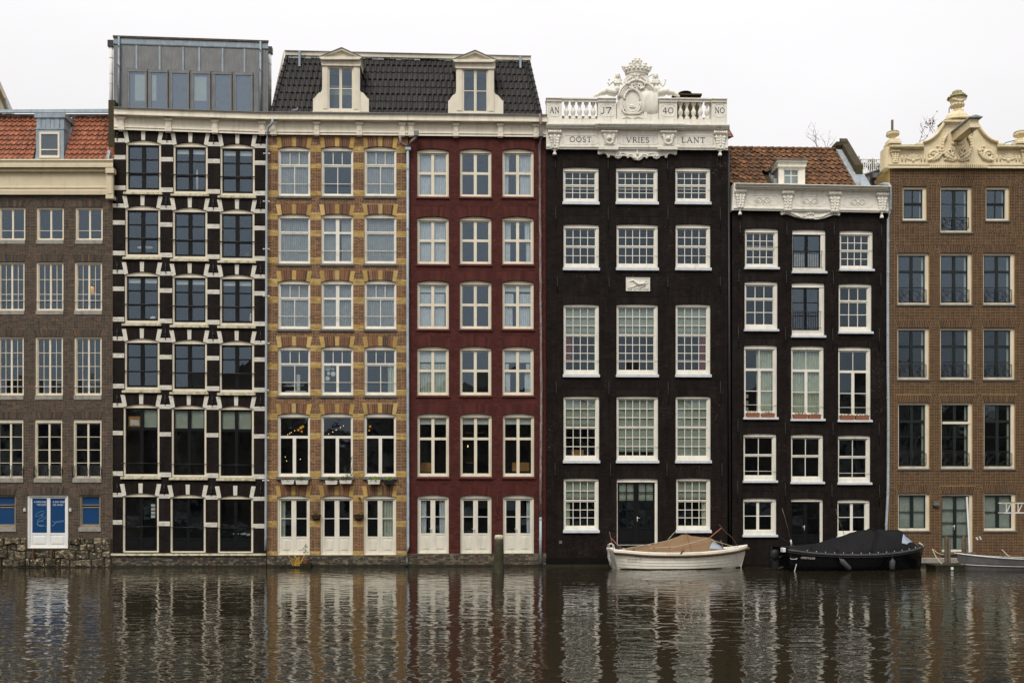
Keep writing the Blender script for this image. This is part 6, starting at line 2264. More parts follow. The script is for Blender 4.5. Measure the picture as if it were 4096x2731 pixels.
for (a, b) in ((372, 690), (866, 1182), (1366, 1680)):
    yo = (a - 370) * .022
    panel_bead(w, zJ, a, 868 + yo, b, 968 + yo, .142, fz, 'white_stone', 24, .011)
    xm = (a + b) / 2
    mb = MB()
    def j3(x, y, v=.15):
        u, z_ = w.P(zJ, x, y, v)
        return (u, v, z_)
    for s_ in (-1, 1):
        mb.tube([j3(xm + s_ * 8, 918 + yo), j3(xm + s_ * 30, 890 + yo), j3(xm + s_ * 62, 892 + yo), j3(xm + s_ * 72, 915 + yo), j3(xm + s_ * 50, 930 + yo), j3(xm + s_ * 40, 912 + yo)], .018, 6)
        mb.tube([j3(xm + s_ * 8, 918 + yo), j3(xm + s_ * 35, 945 + yo), j3(xm + s_ * 66, 938 + yo), j3(xm + s_ * 95, 915 + yo)], [.018, .018, .014, .008], 6)
        mb.ell(j3(xm + s_ * 66, 902 + yo), (.03, .02, .03), 8, 5)
    mb.ell(j3(xm, 918 + yo), (.05, .035, .06), 8, 5)
    mb.ell(j3(xm, 942 + yo), (.04, .03, .04), 8, 5)
    obj('scroll_ornament', mb, 'white_stone', fz, remesh=.012)
half = [(0, 1116), (-60, 1112), (-110, 1106), (-160, 1094), (-200, 1078), (-240, 1066), (-275, 1068), (-300, 1074), (-312, 1060), (-312, 1034)]
pts = [(1025 + x, y - 3) for x, y in half] + [(1025 - x, y + 5) for x, y in reversed(half[1:])]
mb = MB()
w.pr(mb, zJ, pts, 0, .10)
ap_ = obj('apron', mb, 'white_stone', fz)
mb = MB()
for s_ in (-1, 1):
    X = lambda d: 1025 + s_ * d
    mb.tube([j3(X(290), 1058, .11), j3(X(240), 1046, .11), j3(X(185), 1056, .11), j3(X(130), 1085, .11), j3(X(85), 1098, .11)], [.02, .035, .04, .04, .02], 8)
    for k_ in range(5):
        mb.ell(j3(X(150 - 14 * k_), 1058 + 9 * k_, .11), (.08, .03, .025), 8, 5, rot=-s_ * .6)
    mb.spiral(w.P(zJ, X(62), 1086, .11), .06, 1.3, .02, 0, -s_, .11)
    mb.ell(j3(X(28), 1062, .11), (.05, .04, .06), 8, 5, rot=s_ * .5)
mb.ell(j3(1025, 1056, .11), (.05, .05, .07), 8, 5)
mb.tube([j3(985, 1102, .11), j3(1025, 1108, .11), j3(1065, 1104, .11)], .025, 6)
obj('scrollwork', mb, 'white_stone', ap_, remesh=.014)
# old pantile roof
VE, VT = -.35, -2.5
q0, we = w.P(zJ, 800, 752, VE)
wtp = w.P(zJ, 800, 388, VT)[1]
sl6 = math.atan2(wtp - we, VE - VT)
LT = math.hypot(wtp - we, VE - VT)
ua = w.P(zJ, 150, 740, VE)[0] - .45
ub = (w.P(zJ, 1490, 755, VE)[0] + w.P(zJ, 1292, 388, VT)[0]) / 2
mb = MB()
mb.loft([[(ua, VE, we - .3), (ua, VT, wtp - .03), (ua, VT - 3, we)], [(ub + .3, VE, we - .3), (ub + .3, VT, wtp - .03), (ub + .3, VT - 3, we)]])
rf = obj('roof', mb, 'chimney_moss', w.root)
t6 = tile_mesh('roof_tile', .265, LT / 9, 'tile_brown', .045, .022, .05)
dq = w.rect(zJ, 600, 560, 975, 745, -.3)
def sk6(u, z):
    return dq[0] - .15 < u < dq[1] and z < w.P(zJ, 840, 600, -.8)[1]
tiles(rf, t6, lambda r: (ua, ub), VE, we, sl6, 9, LT / 9, .262, sk6, jit=.014, dw=lambda u: rnd.uniform(-.012, .012))
for i in range(int((ub - ua) / .3)):
    mb = MB()
    a = ua + .3 * i
    mb.tube([(a, VT, wtp + .01), (a + .34, VT, wtp + .03)], [.085, .10], 8)
    obj('ridge_tile', mb, 'tile_brown', rf)
# lead flashing, verge wall and chimney at its right end
def slab(name, u0_, u1_, lift0, lift1, mat, f0=0.0, f1=1.0, n=1):
    for i in range(n):
        a = f0 + (f1 - f0) * i / n
        b = f0 + (f1 - f0) * (i + 1.06) / n
        mb = MB()
        e = .012 * (i % 2)
        A = [(u0_, VE + (VT - VE) * a, we + (wtp - we) * a + lift0), (u1_, VE + (VT - VE) * a, we + (wtp - we) * a + lift0), (u1_, VE + (VT - VE) * a, we + (wtp - we) * a + lift1 + e), (u0_, VE + (VT - VE) * a, we + (wtp - we) * a + lift1 + e)]
        B = [(x, VE + (VT - VE) * b, we + (wtp - we) * b + (z_ - A[k_][2]) + (lift0 if k_ < 2 else lift1 + e) - (lift0 if k_ < 2 else lift1 + e) + ([lift0, lift0, lift1 + e, lift1 + e][k_])) for k_, (x, y, z_) in enumerate(A)]
        mb.loft([A, B])
        obj(name, mb, mat, rf)
slab('lead_flashing', ub - .02, ub + .22, -.1, .10, 'lead', 0, 1, 8)
slab('verge_wall', ub + .22, ub + .55, -.6, .42, 'chimney_moss', .28, 1.02)
slab('zinc_gutter', ub + .22, ub + .62, -.3, .03, 'zinc_pale', -.05, .30)
u, z0 = w.P(zJ, 1336, 372, VT)
mb = MB(); mb.box(u - .16, u + .20, VT - .3, VT + .12, wtp - .2, z0 + .03); obj('chimney', mb, 'chimney_moss', rf)
mb = MB(); mb.box(u - .24, u + .24, VT - .38, VT + .2, z0 + .03, z0 + .2); mb.box(u - .19, u + .21, VT - .33, VT + .15, z0 - .05, z0 + .03); obj('chimney_cap', mb, 'chimney_moss', rf)
# dormer
vf = -.25
q = w.rect(zJ, 692, 560, 968, 752, vf)
wi = w.rect(zJ, 742, 588, 906, 752, vf)
mb = MB()
mb.box(q[0], wi[0], vf - .1, vf, q[2] - .2, q[3]); mb.box(wi[1], q[1], vf - .1, vf, q[2] - .2, q[3]); mb.box(wi[0], wi[1], vf - .1, vf - .003, wi[3], q[3])
mb.box(q[0] + .04, q[0] + .09, vf, vf + .02, q[2] - .2, q[3]); mb.box(q[1] - .09, q[1] - .04, vf, vf + .02, q[2] - .2, q[3])
dm = obj('dormer', mb, 'white_frame', w.root)
mb = MB()
w.bx(mb, zJ, 684, 508, 984, 558, vf - 1.5, vf + .06); w.bx(mb, zJ, 676, 494, 996, 512, vf - 1.6, vf + .14); w.bx(mb, zJ, 688, 555, 976, 566, vf - .1, vf + .09)
obj('dormer_head', mb, 'white_frame', dm)
mb = MB()
w.bx(mb, zJ, 670, 488, 1004, 495, vf - 1.7, vf + .18)
obj('dormer_roof', mb, 'zinc', dm)
mb = MB()
mb.box(q[0] + .01, q[0] + .06, vf - 1.8, vf - .1, q[2] - .3, q[3]); mb.box(q[1] - .06, q[1] - .01, vf - 1.8, vf - .1, q[2] - .3, q[3]); mb.box(q[0] + .06, q[1] - .06, vf - .8, vf - .75, q[2] - .3, q[3])
obj('dormer_cheeks', mb, 'zinc', dm, kind='stuff')
mb = MB()
for i in range(5):
    a = i / 5
    mb.box(q[0] - .13, q[0] + .005, vf - .25 - .3 * (i + 1), vf - .25 - .3 * i, q[2] + .1 + .23 * i, q[2] + .32 + .23 * i)
obj('dormer_flashing', mb, 'lead', dm)
mb = MB()
f = .045
a0, a1, c0, c1 = wi
um, cm = (a0 + a1) / 2, (c0 + c1) / 2 + .05
for b_ in ((a0, a0 + f, c0, c1), (a1 - f, a1, c0, c1), (a0 + f, a1 - f, c1 - f, c1), (a0 + f, a1 - f, c0, c0 + f)):
    mb.box(b_[0], b_[1], vf - .09, vf - .03, b_[2], b_[3])
mb.box(um - .015, um + .015, vf - .085, vf - .036, c0, c1)
mb.box(a0 + f, a1 - f, vf - .083, vf - .039, cm - .014, cm + .014)
obj('sash', mb, 'white_frame', dm)
for x0, x1 in ((a0 + f, um), (um, a1 - f)):
    for y0, y1 in ((c0, cm), (cm, c1 - f)):
        pane(dm, x0, x1, vf - .06, y0, y1)
mb = MB(); mb.box(a0, a1, vf - .2, vf - .19, c0, c1); obj('net_curtain', mb, 'blind_white', dm)

# grey yard wall between the two right-hand houses with its vent and pipe
mb = MB()
w.pr(mb, zJ, [(1540, 790), (1830, 790), (1830, 562), (1800, 566), (1562, 650)], -3.2, -1.6)
gw = obj('yard_wall', mb, 'stone_sill', w.root)
mb = MB()
w.pr(mb, zJ, [(1550, 655), (1560, 660), (1805, 576), (1805, 560)], -3.3, -1.5)
obj('coping', mb, 'zinc_pale', gw)
mb = MB(); w.bx(mb, zJ, 1676, 628, 1736, 680, -1.5, -1.2); w.bx(mb, zJ, 1690, 676, 1722, 690, -1.45, -1.25); obj('vent_hood', mb, 'zinc', gw)
pipe(w, [(zJ, 1706, 690, -1.35), (zJ, 1706, 770, -1.35)], .06, 'pipe_zinc', parent=gw)
dp = pipe(w, [(zJ, 1735, 765, -.6), (zJ, 1790, 745, -.2), (zJ, 1845, 748, .3), (zJ, 1860, 775, .4), (zJ, 1862, 850, .35), (zJ, 1862, 1000, .2), (zJ, 1850, 1050, .14), (zJ, 1838, 1120, .12), (zK, 1570, 300, .12), (zK, 1571, 1000, .12), (zL, 1576, 100, .12), (zL, 1572, 700, .12), (zL, 1558, 1010, .12), (zL, 1556, 1350, .12)], .052, 'pipe_zinc',
          [(zJ, 1862, 1005, .2), (zJ, 1838, 1345, .12), (zK, 1571, 200, .12), (zK, 1571, 476, .12), (zK, 1571, 757, .12), (zK, 1571, 1040, .12), (zK, 1571, 1325, .12), (zL, 1575, 150, .12), (zL, 1574, 440, .12), (zL, 1570, 715, .12), (zL, 1558, 1003, .12)])

# roof terrace railing with plants, far behind
ht = House('terrace_railing', 0, 2, 3420, 'pale metal railing on the roof terrace behind the chimney', 'railing')
VB = -4.5
q = ht.rect(zJ, 1440, 490, 1860, 640, VB)
mb = MB()
mb.tube([(q[0], VB, q[3]), (q[1], VB, q[3])], .025, 6)
mb.tube([(q[0], VB, q[2]), (q[1], VB, q[2])], .025, 6)
obj('rail', mb, 'cold_white', ht.root)
n = 22
for i in range(n):
    a = q[0] + (q[1] - q[0]) * i / (n - 1)
    mb = MB(); mb.box(a - .014, a + .014, VB - .01, VB + .01, q[2] - 1.5, q[3]); obj('baluster', mb, 'cold_white', ht.root)
for i, x in enumerate((1520, 1560, 1650, 1680, 1740)):
    hp = House('terrace_plant', 0, 2, 3420, ['leafy green terrace plant nearest the chimney, behind the railing', 'thin terrace plant beside the leafiest one, behind the railing', 'dense dark terrace plant at the middle of the railing', 'dark terrace plant just right of the dense one', 'small terrace plant nearest the cream gable'][i], 'plant', 'plants on the roof terrace')
    u, z_ = hp.P(zJ, x, 600, VB - .5)
    hh = (.32, .2, .28, .26, .14)[i]
    mb = MB(); scatter_leaves(mb, (u, VB - .5, z_ + hh * .8), (.22, .2, hh), 130, .09); obj('foliage', mb, 'leaf', hp.root)
    mb = MB()
    for k_ in range(4):
        mb.tube([(u, VB - .5, z_ - .9), (u + rnd.uniform(-.15, .15), VB - .5 + rnd.uniform(-.1, .1), z_ + hh * rnd.uniform(.8, 1.7))], [.012, .004], 5)
    obj('stem', mb, 'twig', hp.root)
mb = MB()
# bare shrub on the terrace
def shrub(name, label, w_, z, stems, v, leaf=None):
    hp = House(name, 0, 2, 3000, label, 'shrub')
    mb = MB()
    tips = []
    for st in stems:
        P_ = []
        for x, y in st:
            u, z_ = hp.P(z, x, y, v)
            P_.append((u, v + rnd.uniform(-.15, .15), z_))
        n_ = len(P_)
        mb.tube(P_, [.013 - .009 * i / (n_ - 1) for i in range(n_)], 5)
        tips += P_[1:]
        for i in range(1, n_):
            for k_ in range(2):
                a = P_[i]
                d = (rnd.uniform(-.22, .22), rnd.uniform(-.15, .15), rnd.uniform(.08, .3))
                e_ = (a[0] + d[0], a[1] + d[1], a[2] + d[2])
                mb.tube([a, ((a[0] + e_[0]) / 2 + rnd.uniform(-.03, .03), (a[1] + e_[1]) / 2, (a[2] + e_[2]) / 2), e_], [.005, .004, .002], 4)
                tips.append(e_)
    obj('branches', mb, 'twig', hp.root)
    if leaf:
        mb = MB()
        for t_ in tips:
            if rnd.random() < leaf[1]:
                scatter_leaves(mb, t_, (.07, .07, .06), leaf[2], .085)
        obj('foliage', mb, leaf[0], hp.root)
shrub('bare_shrub', 'leafless shrub rising behind the old brown tiled roof', h6, zJ, [[(1115, 460), (1105, 390), (1080, 300), (1075, 220), (1070, 150)], [(1105, 390), (1095, 280), (1050, 210), (1005, 150)], [(1105, 390), (1060, 310), (1010, 285), (980, 268)], [(1190, 460), (1195, 385), (1205, 300), (1225, 200)], [(1195, 385), (1170, 320), (1120, 270)], [(1200, 380), (1235, 340), (1265, 305)], [(1105, 300), (1060, 260), (1000, 236)]], -3.6)

# ================================================================== brown brick house with cream gable
h7 = House('brown_brick_house', .32, .3, 3546, 'brown brick house with yellow joints and cream scrolled gable')
w = h7
GB = 'green_black'
SB7 = ('dark_sill', .04, .05, .05, .0)
I7 = (.05, .075, .12, .095)
def cas(f, rows, white=None):
    return [(0, 0, .5, f, 1, 1, .05, .03, {'rb': .06}), (.5, 0, 1, f, 1, 1, .05, .03, {'lb': .06}), (0, f, .5, 1, 1, rows, .05, .03, {'rb': .06}), (.5, f, 1, 1, 1, rows, .05, .03, {'lb': .06})]
def arcs_guard(w, win, z, x0, y0, x1, y1, v=.02):
    q = w.rect(z, x0, y0, x1, y1, v)
    um, hh = (q[0] + q[1]) / 2, q[3] - q[2]
    mb = MB()
    hw = (q[1] - q[0]) / 2
    mb.tube([(q[0], v, q[3]), (q[1], v, q[3])], .010, 6); mb.tube([(q[0], v, q[2]), (q[1], v, q[2])], .010, 6)
    for u_ in (q[0], um, q[1]):
        mb.tube([(u_, v, q[2]), (u_, v, q[3])], .011, 6)
    for s_ in (-1, 1):
        for k_, ph in ((0, 1), (1, -1)):
            pts = []
            for i in range(9):
                t = i / 8
                pts.append((um + s_ * hw * (t), v + .004 * k_, (q[2] + hh * (.08 + .84 * t ** 1.7)) if ph > 0 else (q[3] - hh * (.08 + .84 * t ** 1.7))))
            mb.tube(pts, .009, 5)
        mb.tube([(um + s_ * hw * (.95 - .35 * math.sin(math.pi * i / 8)), v, q[2] + hh * i / 8) for i in range(9)], .009, 5)
        mb.tube([(um + s_ * hw * (.95 - .2 * math.sin(math.pi * i / 8)), v, q[2] + hh * i / 8) for i in range(9)], .007, 5)
    obj('guard_rail', mb, 'iron', win, smooth=True)
STRIP = ('b', .9, .0, 1.0, 1.0, 'blind_green')
for a, b, o_ in ((552, 803, 0), (1420, 1668, 2)):
    window(w, w.rect(zM, a, 1166 + o_, b, 1525 + o_), (.05, .085, .12, .10), 0, 'cream_frame', GB, [(0, 0, 1, .49, 2, 1, .05, .03, {}), (0, .49, 1, 1, 2, 1, .055, .03, {'back': .02})], sill=SB7, cur=[('b', .88, 0, .98, 1, 'blind_green')], fv=-.08)
o_ = window(w, w.rect(zM, 945, 1168, 1275, 1650), (.05, .085, .12, .10), 0, 'cream_frame', GB, [(0, 0, .5, 1, 1, 3, .05, .03, {'rb': .065, 'ys': [.34, .68]}), (.5, 0, 1, 1, 1, 3, .05, .03, {'lb': .065, 'ys': [.34, .68]})], sill=SB7, cur=[('b', .9, 0, .98, 1, 'blind_green')], fv=-.08)
arcs_guard(w, o_, zN, 722, 40, 930, 125)
for yo, yb_, gl in ((317, 725, 'glass'), (903, 1311, 'glass_old')):
    for a, b in ((373, 622), (708, 958), (1045, 1293)):
        o_ = window(w, w.rect(zN, a, yo, b, yb_), I7, 0, 'cream_frame', GB, cas(.345, 2), sill=SB7, cur=[('b', .89, 0, .98, 1, 'blind_green')], glass=gl, fv=-.08)
        arcs_guard(w, o_, zN, a + 14, yo + 288, b - 25, yo + 385)
for i, (a, b) in enumerate(((402, 665), (761, 1025), (1120, 1382))):
    sp = cas(.27, 3)
    o_ = window(w, w.rect(zO, a, 124, b, 680), I7, 0, 'cream_frame', GB, sp, sill=SB7, cur=[('b', .89, 0, .98, 1, 'blind_green')], glass='glass_old', fv=-.08)
    if i == 1:
        q = w.rect(zO, 772, 285, 1003, 304, -.08)
        mb = MB(); mb.box(q[0], q[1], -.14, -.06, q[2], q[3]); obj('transom', mb, 'cream_frame', o_)
    arcs_guard(w, o_, zO, a + 12, 548, b - 28, 648)
for a, b in ((402, 668), (1120, 1388)):
    window(w, w.rect(zO, a, 881, b, 1198), I7, 0, 'cream_frame', GB, [(0, 0, .5, 1, 1, 2, .05, .03, {'rb': .065}), (.5, 0, 1, 1, 1, 2, .05, .03, {'lb': .065})], sill=SB7, cur=[('b', .02, 0, .98, 1, 'blind_green')], fv=-.08)
d7 = window(w, w.rect(zO, 768, 886, 1028, 1374), (.025, .07, .10, .085), 0, 'cream_frame', GB, [(0, 0, .5, 1, 1, 4, .05, .03, {'rb': .06, 'name': 'door_leaf', 'handle': 1}), (.5, 0, 1, 1, 1, 4, .05, .03, {'lb': .06, 'name': 'door_leaf'})], name='door', cur=[('b', .02, 0, .98, 1, 'blind_green')], sill=('dark_sill', .05, .12, .09, .0), fv=-.08)
uL, uR = w.P(zN, 311, 700)[0], w.P(zS, 4215, 1400)[0]
wt = w.P(zM, 1100, 960)[1]
wb = w.P(zO, 700, 1425)[1]
wl = wall(w, uL, uR, -1.2, wt, 'mortar_gold')
PAL7 = [((.080, .043, .028), 5), ((.056, .032, .022), 3), ((.105, .056, .034), 2)]
for o in w.open:
    ring(w, o, .31, .085, 0.0, [(1, 'voussoir', 'brick', PAL7)] * 20, wl, joint=.014)
brickwork(w, uL, uR, wb, wt, .0625, .205, PAL7, 'brick', wl, joint=.0125, arch=(.31, .085))
rooms(w, uL, uR, [w.P(zO, 800, y)[1] for y in (1370, 790)] + [w.P(zO, 800, 20)[1]] + [w.P(zN, 800, y)[1] for y in (800, 210)], wt)
mb = MB()
q = w.rect(zO, 590, 1424, 1500, 1490, .25)
mb.box(uL, uR, -.1, .25, -1.2, q[3])
obj('stone_ledge', mb, 'stone_sill', w.root, bevel=.02)
mb = MB(); mb.box(uL, uR, .2, .32, -1.0, .12); obj('waterline', mb, 'wet_algae', w.root)
mb = MB()
w.bx(mb, zO, 700, 952, 752, 984, .0, .14); w.bx(mb, zO, 708, 980, 742, 992, .02, .11)
obj('wall_lamp', mb, 'dark_sill', w.root)
for x, y in ((1058, 1258), (1085, 1250), (1065, 1268), (1092, 1266)):
    mb = MB(); u, z_ = w.P(zO, x, y); mb.ell((u, .01, z_), (.045, .02, .045), 8, 5); obj('socket', mb, 'plastic_white', w.root, smooth=True)
# plank leaning in the doorway
hpk = House('leaning_plank', .32, .3, 3890, 'white plank leaning upright in the doorway of the brown house', 'plank')
mb = MB()
p0, p1 = hpk.P(zO, 1000, 1385, .10), hpk.P(zO, 978, 912, -.02)
mb.loft([[(p0[0] - .03, .08, p0[1]), (p0[0] + .03, .08, p0[1]), (p0[0] + .03, .11, p0[1]), (p0[0] - .03, .11, p0[1])], [(p1[0] - .03, -.045, p1[1]), (p1[0] + .03, -.045, p1[1]), (p1[0] + .03, -.02, p1[1]), (p1[0] - .03, -.02, p1[1])]])
pk = obj('board', mb, 'cold_white', hpk.root)
# -------- gable
CY = 'cream_yellow'
XC = 1158
def mir(pts):
    return pts + [(2 * XC - x, y + 2) for x, y in reversed(pts)]
lh = [(402, 972), (402, 745), (770, 745), (772, 702), (800, 694), (840, 676), (880, 648), (915, 614), (945, 574), (970, 530), (985, 488)]
mb = MB()
w.pr(mb, zM, mir(lh), -.45, .12)
gb = obj('gable', mb, CY, w.root)
mb = MB()                                       # left return, rusticated
w.pr(mb, zM, [(366, 966), (402, 972), (402, 745), (372, 752)], -.45, .10)
obj('gable_return', mb, CY, gb)
def m3(x, y, v):
    u, z_ = w.P(zM, x, y, v)
    return (u, v, z_)
for s_ in (0, 1):
    f = (lambda x: x) if s_ == 0 else (lambda x: 2 * XC - x)
    mb = MB()
    cur_ = [(770, 700), (800, 692), (840, 674), (880, 646), (915, 612), (945, 572), (970, 528), (992, 484)]
    for off, rr, vv in ((0, .055, .20), (-12, .04, .16), (-24, .03, .13)):
        mb.tube([m3(f(x) if s_ == 0 else f(x), y - off, vv) for x, y in cur_], rr, 8)
    obj('gable_moulding', mb, CY, gb, smooth=True)
    mb = MB()
    xa, xb = (f(412), f(776)) if s_ == 0 else (f(776), f(412))
    w.band(mb, zM, xa, xb, [(738, 738, -.45), (738, 738, .34), (750, 750, .34), (752, 752, .28), (764, 764, .28), (772, 772, .20), (784, 784, .14), (784, 784, -.45)])
    obj('cornice', mb, CY, gb)
    mb = MB()
    w.band(mb, zM, xa, xb, [(728, 728, -.4), (728, 728, .30), (737, 737, .32), (737, 737, -.4)])
    obj('mossy_top', mb, 'moss_stone', gb)
    mb = MB()
    w.bx(mb, zM, *( (700, 702, 772, 740) if s_ == 0 else (f(772), 704, f(700), 742)), -.45, .2)
    obj('scroll_block', mb, CY, gb, bevel=.03)
    console(w, zM, f(427) if s_ == 0 else f(530), f(530) if s_ == 0 else f(427), 776, 925, gb, CY, .12)
    for k_ in range(5):                          # flutes and acanthus in the side panels
        if k_ in (0, 1, 3, 4):
            mb = MB()
            x_ = (545, 580, 0, 745, 780)[k_]
            mb.tube([m3(f(x_), 905, .12), m3(f(x_), 838, .12)], .035, 6)
            obj('flute', mb, CY, gb, smooth=True)
    mb = MB()
    for k_ in range(7):
        a = (k_ - 3) * .42
        c = m3(f(660 + 46 * math.sin(a)), 895 - 52 * math.cos(a), .13)
        mb.ell(c, (.05, .035, .13), 8, 6, rot=-a if s_ == 0 else a)
    mb.ell(m3(f(660), 895, .13), (.07, .05, .08), 8, 5)
    obj('palmette', mb, CY, gb, remesh=.014)
    mb = MB()                                    # big volutes
    cc = w.P(zM, f(868), 842, .14)
    mb.spiral(cc, .22, 1.5, .07, -.6 if s_ == 0 else 3.74, 1 if s_ == 0 else -1, .15, 24)
    mb.tube([m3(f(810), 880, .14), m3(f(860), 895, .15), m3(f(920), 870, .15), m3(f(960), 820, .15), m3(f(975), 770, .14)], [.03, .06, .07, .06, .04], 8)
    for k_ in range(7):
        t = k_ / 6
        mb.ell(m3(f(830 + 125 * t), 888 - 8 * math.sin(t * 3) - 95 * t * t, .19), (.075, .04, .045), 8, 5, rot=(.5 if s_ == 0 else -.5) * (1 - t))
    mb.tube([m3(f(905), 800, .14), m3(f(935), 780, .15), m3(f(930), 752, .15), m3(f(905), 745, .14)], [.05, .05, .045, .035], 8)
    obj('volute', mb, CY, gb, remesh=.016)
    mb = MB()                                    # central cartouche, one half
    ff = (lambda d: 1120 - d) if s_ == 0 else (lambda d: 1120 + d)
    mb.tube([m3(ff(20), 890, .15), m3(ff(75), 870, .16), m3(ff(125), 820, .16), m3(ff(152), 750, .16), m3(ff(140), 670, .16), m3(ff(100), 610, .15)], [.05, .07, .075, .07, .06, .05], 8)
    for k_ in range(9):
        t = k_ / 8
        a = -1.2 + 2.2 * t
        mb.ell(m3(ff(20 + 128 * math.cos(a * .75)), 745 - 120 * math.sin(a), .2), (.06, .05, .07), 8, 5)
    mb.spiral(w.P(zM, ff(70), 800, .15), .17, 1.4, .05, 1.57, -1 if s_ == 0 else 1, .16)
    for k_ in range(4):
        mb.ell(m3(ff(45 + 22 * k_), 845 - 14 * k_, .2), (.09, .045, .05), 8, 5, rot=(-.6 if s_ == 0 else .6))
        mb.ell(m3(ff(120 - 25 * k_), 880 + 5 * k_, .16), (.08, .04, .05), 8, 5, rot=(.4 if s_ == 0 else -.4))
    mb.ell(m3(ff(30), 715, .16), (.12, .05, .08), 8, 5)
    mb.ell(m3(ff(16), 878, .17), (.05, .05, .08), 8, 5)
    obj('cartouche_scroll', mb, CY, gb, remesh=.016)
mb = MB()
w.band(mb, zM, 978, 1330, [(474, 476, -.5), (474, 476, .30), (488, 490, .30), (490, 492, .22), (506, 508, .20), (514, 516, .13), (514, 516, -.5)])
obj('cap_moulding', mb, CY, gb)
mb = MB()
w.band(mb, zM, 404, 1914, [(926, 930, -.4), (926, 930, .17), (940, 944, .17), (942, 946, .14), (972, 976, .15), (972, 976, -.4)])
obj('base_moulding', mb, CY, gb)
for i in range(30):
    x_ = 838 + i * 20.3
    mb = MB(); w.bx(mb, zM, x_, 936, x_ + 12, 970, .14, .19); obj('tooth', mb, CY, gb)
# shell dome, urn and finials
u, _ = w.P(zM, 1120, 400, -.1)
def mz(y, v=-.1):
    return w.P(zM, 1120, y, v)[1]
mb = MB()
n = 16
for k_ in range(n + 1):
    a = math.pi * k_ / n
    mb.tube([(u + .03 - .48 * math.cos(a), -.1 + .30 * math.sin(a), mz(478)), (u - .40 * math.cos(a), -.1 + .26 * math.sin(a), mz(440)), (u - .28 * math.cos(a), -.1 + .2 * math.sin(a), mz(405)), (u - .17 * math.cos(a), -.1 + .14 * math.sin(a), mz(385))], [.06, .06, .045, .03], 6)
mb.lathe(u, -.1, [(.48, mz(478)), (.40, mz(440)), (.28, mz(405)), (.18, mz(385))], 18, sq=.6)
obj('shell_dome', mb, CY, gb, remesh=.018)
mb = MB()
w.bx(mb, zM, 985, 462, 1310, 480, -.45, .22)
obj('mossy_top', mb, 'moss_stone', gb, bevel=.03)
mb = MB()
mb.box(u - .19, u + .19, -.29, .09, mz(392), mz(374))
mb.lathe(u, -.1, [(.17, mz(374)), (.10, mz(362)), (.09, mz(350)), (.20, mz(338)), (.26, mz(325)), (.27, mz(312)), (.25, mz(305)), (.24, mz(300)), (.28, mz(270)), (.31, mz(258)), (.31, mz(250)), (.2, mz(250))], 18)
for k_ in range(12):
    a = 6.283 * k_ / 12
    mb.ell((u + .25 * math.cos(a), -.1 + .25 * math.sin(a), mz(325)), (.045, .045, .06), 6, 5)
for k_ in range(7):
    t = k_ / 6 - .5
    mb.ell((u + .5 * t, .17 - .3 * t * t, mz(272 + 26 * math.cos(math.pi * t))), (.05, .05, .045), 8, 5)
obj('urn', mb, CY, gb, remesh=.016)
mb = MB()
mb.lathe(u, -.1, [(.36, mz(252)), (.40, mz(243)), (.38, mz(236)), (.26, mz(228)), (.24, mz(215)), (.20, mz(210)), (.22, mz(196)), (.18, mz(190)), (.20, mz(180)), (.14, mz(170)), (.05, mz(168))], 10)
for k_ in range(26):
    a = rnd.uniform(0, 6.283); r_ = rnd.uniform(.15, .36)
    mb.ell((u + r_ * math.cos(a), -.1 + r_ * math.sin(a), mz(238 - (.36 - r_) * 210)), (rnd.uniform(.03, .07), .05, .03), 6, 4)
obj('urn_lid', mb, 'moss_stone', gb, remesh=.02)
for x_, pole in ((446, True), (1778, False)):
    uu = w.P(zM, x_, 640, -.12)[0]
    my = lambda y: w.P(zM, x_, y, -.12)[1]
    mb = MB()
    mb.box(uu - .26, uu + .26, -.42, .16, my(742), my(715)); mb.box(uu - .22, uu + .22, -.38, .12, my(715), my(688))
    mb.lathe(uu, -.12, [(.20, my(688)), (.11, my(676)), (.10, my(660)), (.16, my(650)), (.25, my(635)), (.26, my(618)), (.22, my(610)), (.18, my(606))], 16)
    for k_ in range(12):
        a = 6.283 * k_ / 12
        mb.ell((uu + .23 * math.cos(a), -.12 + .23 * math.sin(a), my(625)), (.04, .04, .06), 6, 5)
    obj('finial', mb, CY, gb, remesh=.016)
    mb = MB()
    mb.lathe(uu, -.12, [(.26, my(612)), (.24, my(600)), (.16, my(590)), (.06, my(580))], 12)
    obj('finial_moss', mb, 'moss_stone', gb)
    if pole:
        mb = MB(); mb.box(uu - .035, uu + .035, -.2, -.12, my(590), my(468)); obj('pole', mb, 'wood_old', gb)
for pts in ([(300, 965, -1.2), (362, 800, -.3)], [(1605, 735, -.5), (1625, 710, -.5), (1745, 680, -.3)], [(1035, 400, -.4), (1037, 345, -.35)]):
    mb = MB(); mb.tube([m3(*p) for p in pts], .016, 6); obj('iron_stay', mb, 'iron', gb)
# hoist beam pointing out over the water
mb = MB()
q = w.rect(zM, 1062, 598, 1160, 690, .1)
bw_, bh_ = .17, (q[3] - q[2])
uc = (q[0] + q[1]) / 2 + .02
zc_ = (q[2] + q[3]) / 2 - .02
mb.box(uc - bw_, uc + bw_, .0, 1.55, zc_ - .17, zc_ + .16)
mb.box(uc - bw_ - .03, uc + bw_ + .03, 1.55, 1.60, zc_ - .21, zc_ - .12)
mb.box(uc - bw_ - .02, uc + bw_ + .02, .0, 1.56, zc_ - .19, zc_ - .17)
hb = obj('hoist_beam', mb, CY, w.root, bevel=.01)
mb = MB()
mb.box(uc - bw_ - .09, uc + bw_ + .09, -.0, 1.68, zc_ + .16, zc_ + .20)
mb.prism([(uc - bw_ - .07, zc_ + .20), (uc + bw_ + .07, zc_ + .20), (uc, zc_ + .27)], .0, 1.66)
obj('beam_cover', mb, 'lead', hb)
mb = MB()
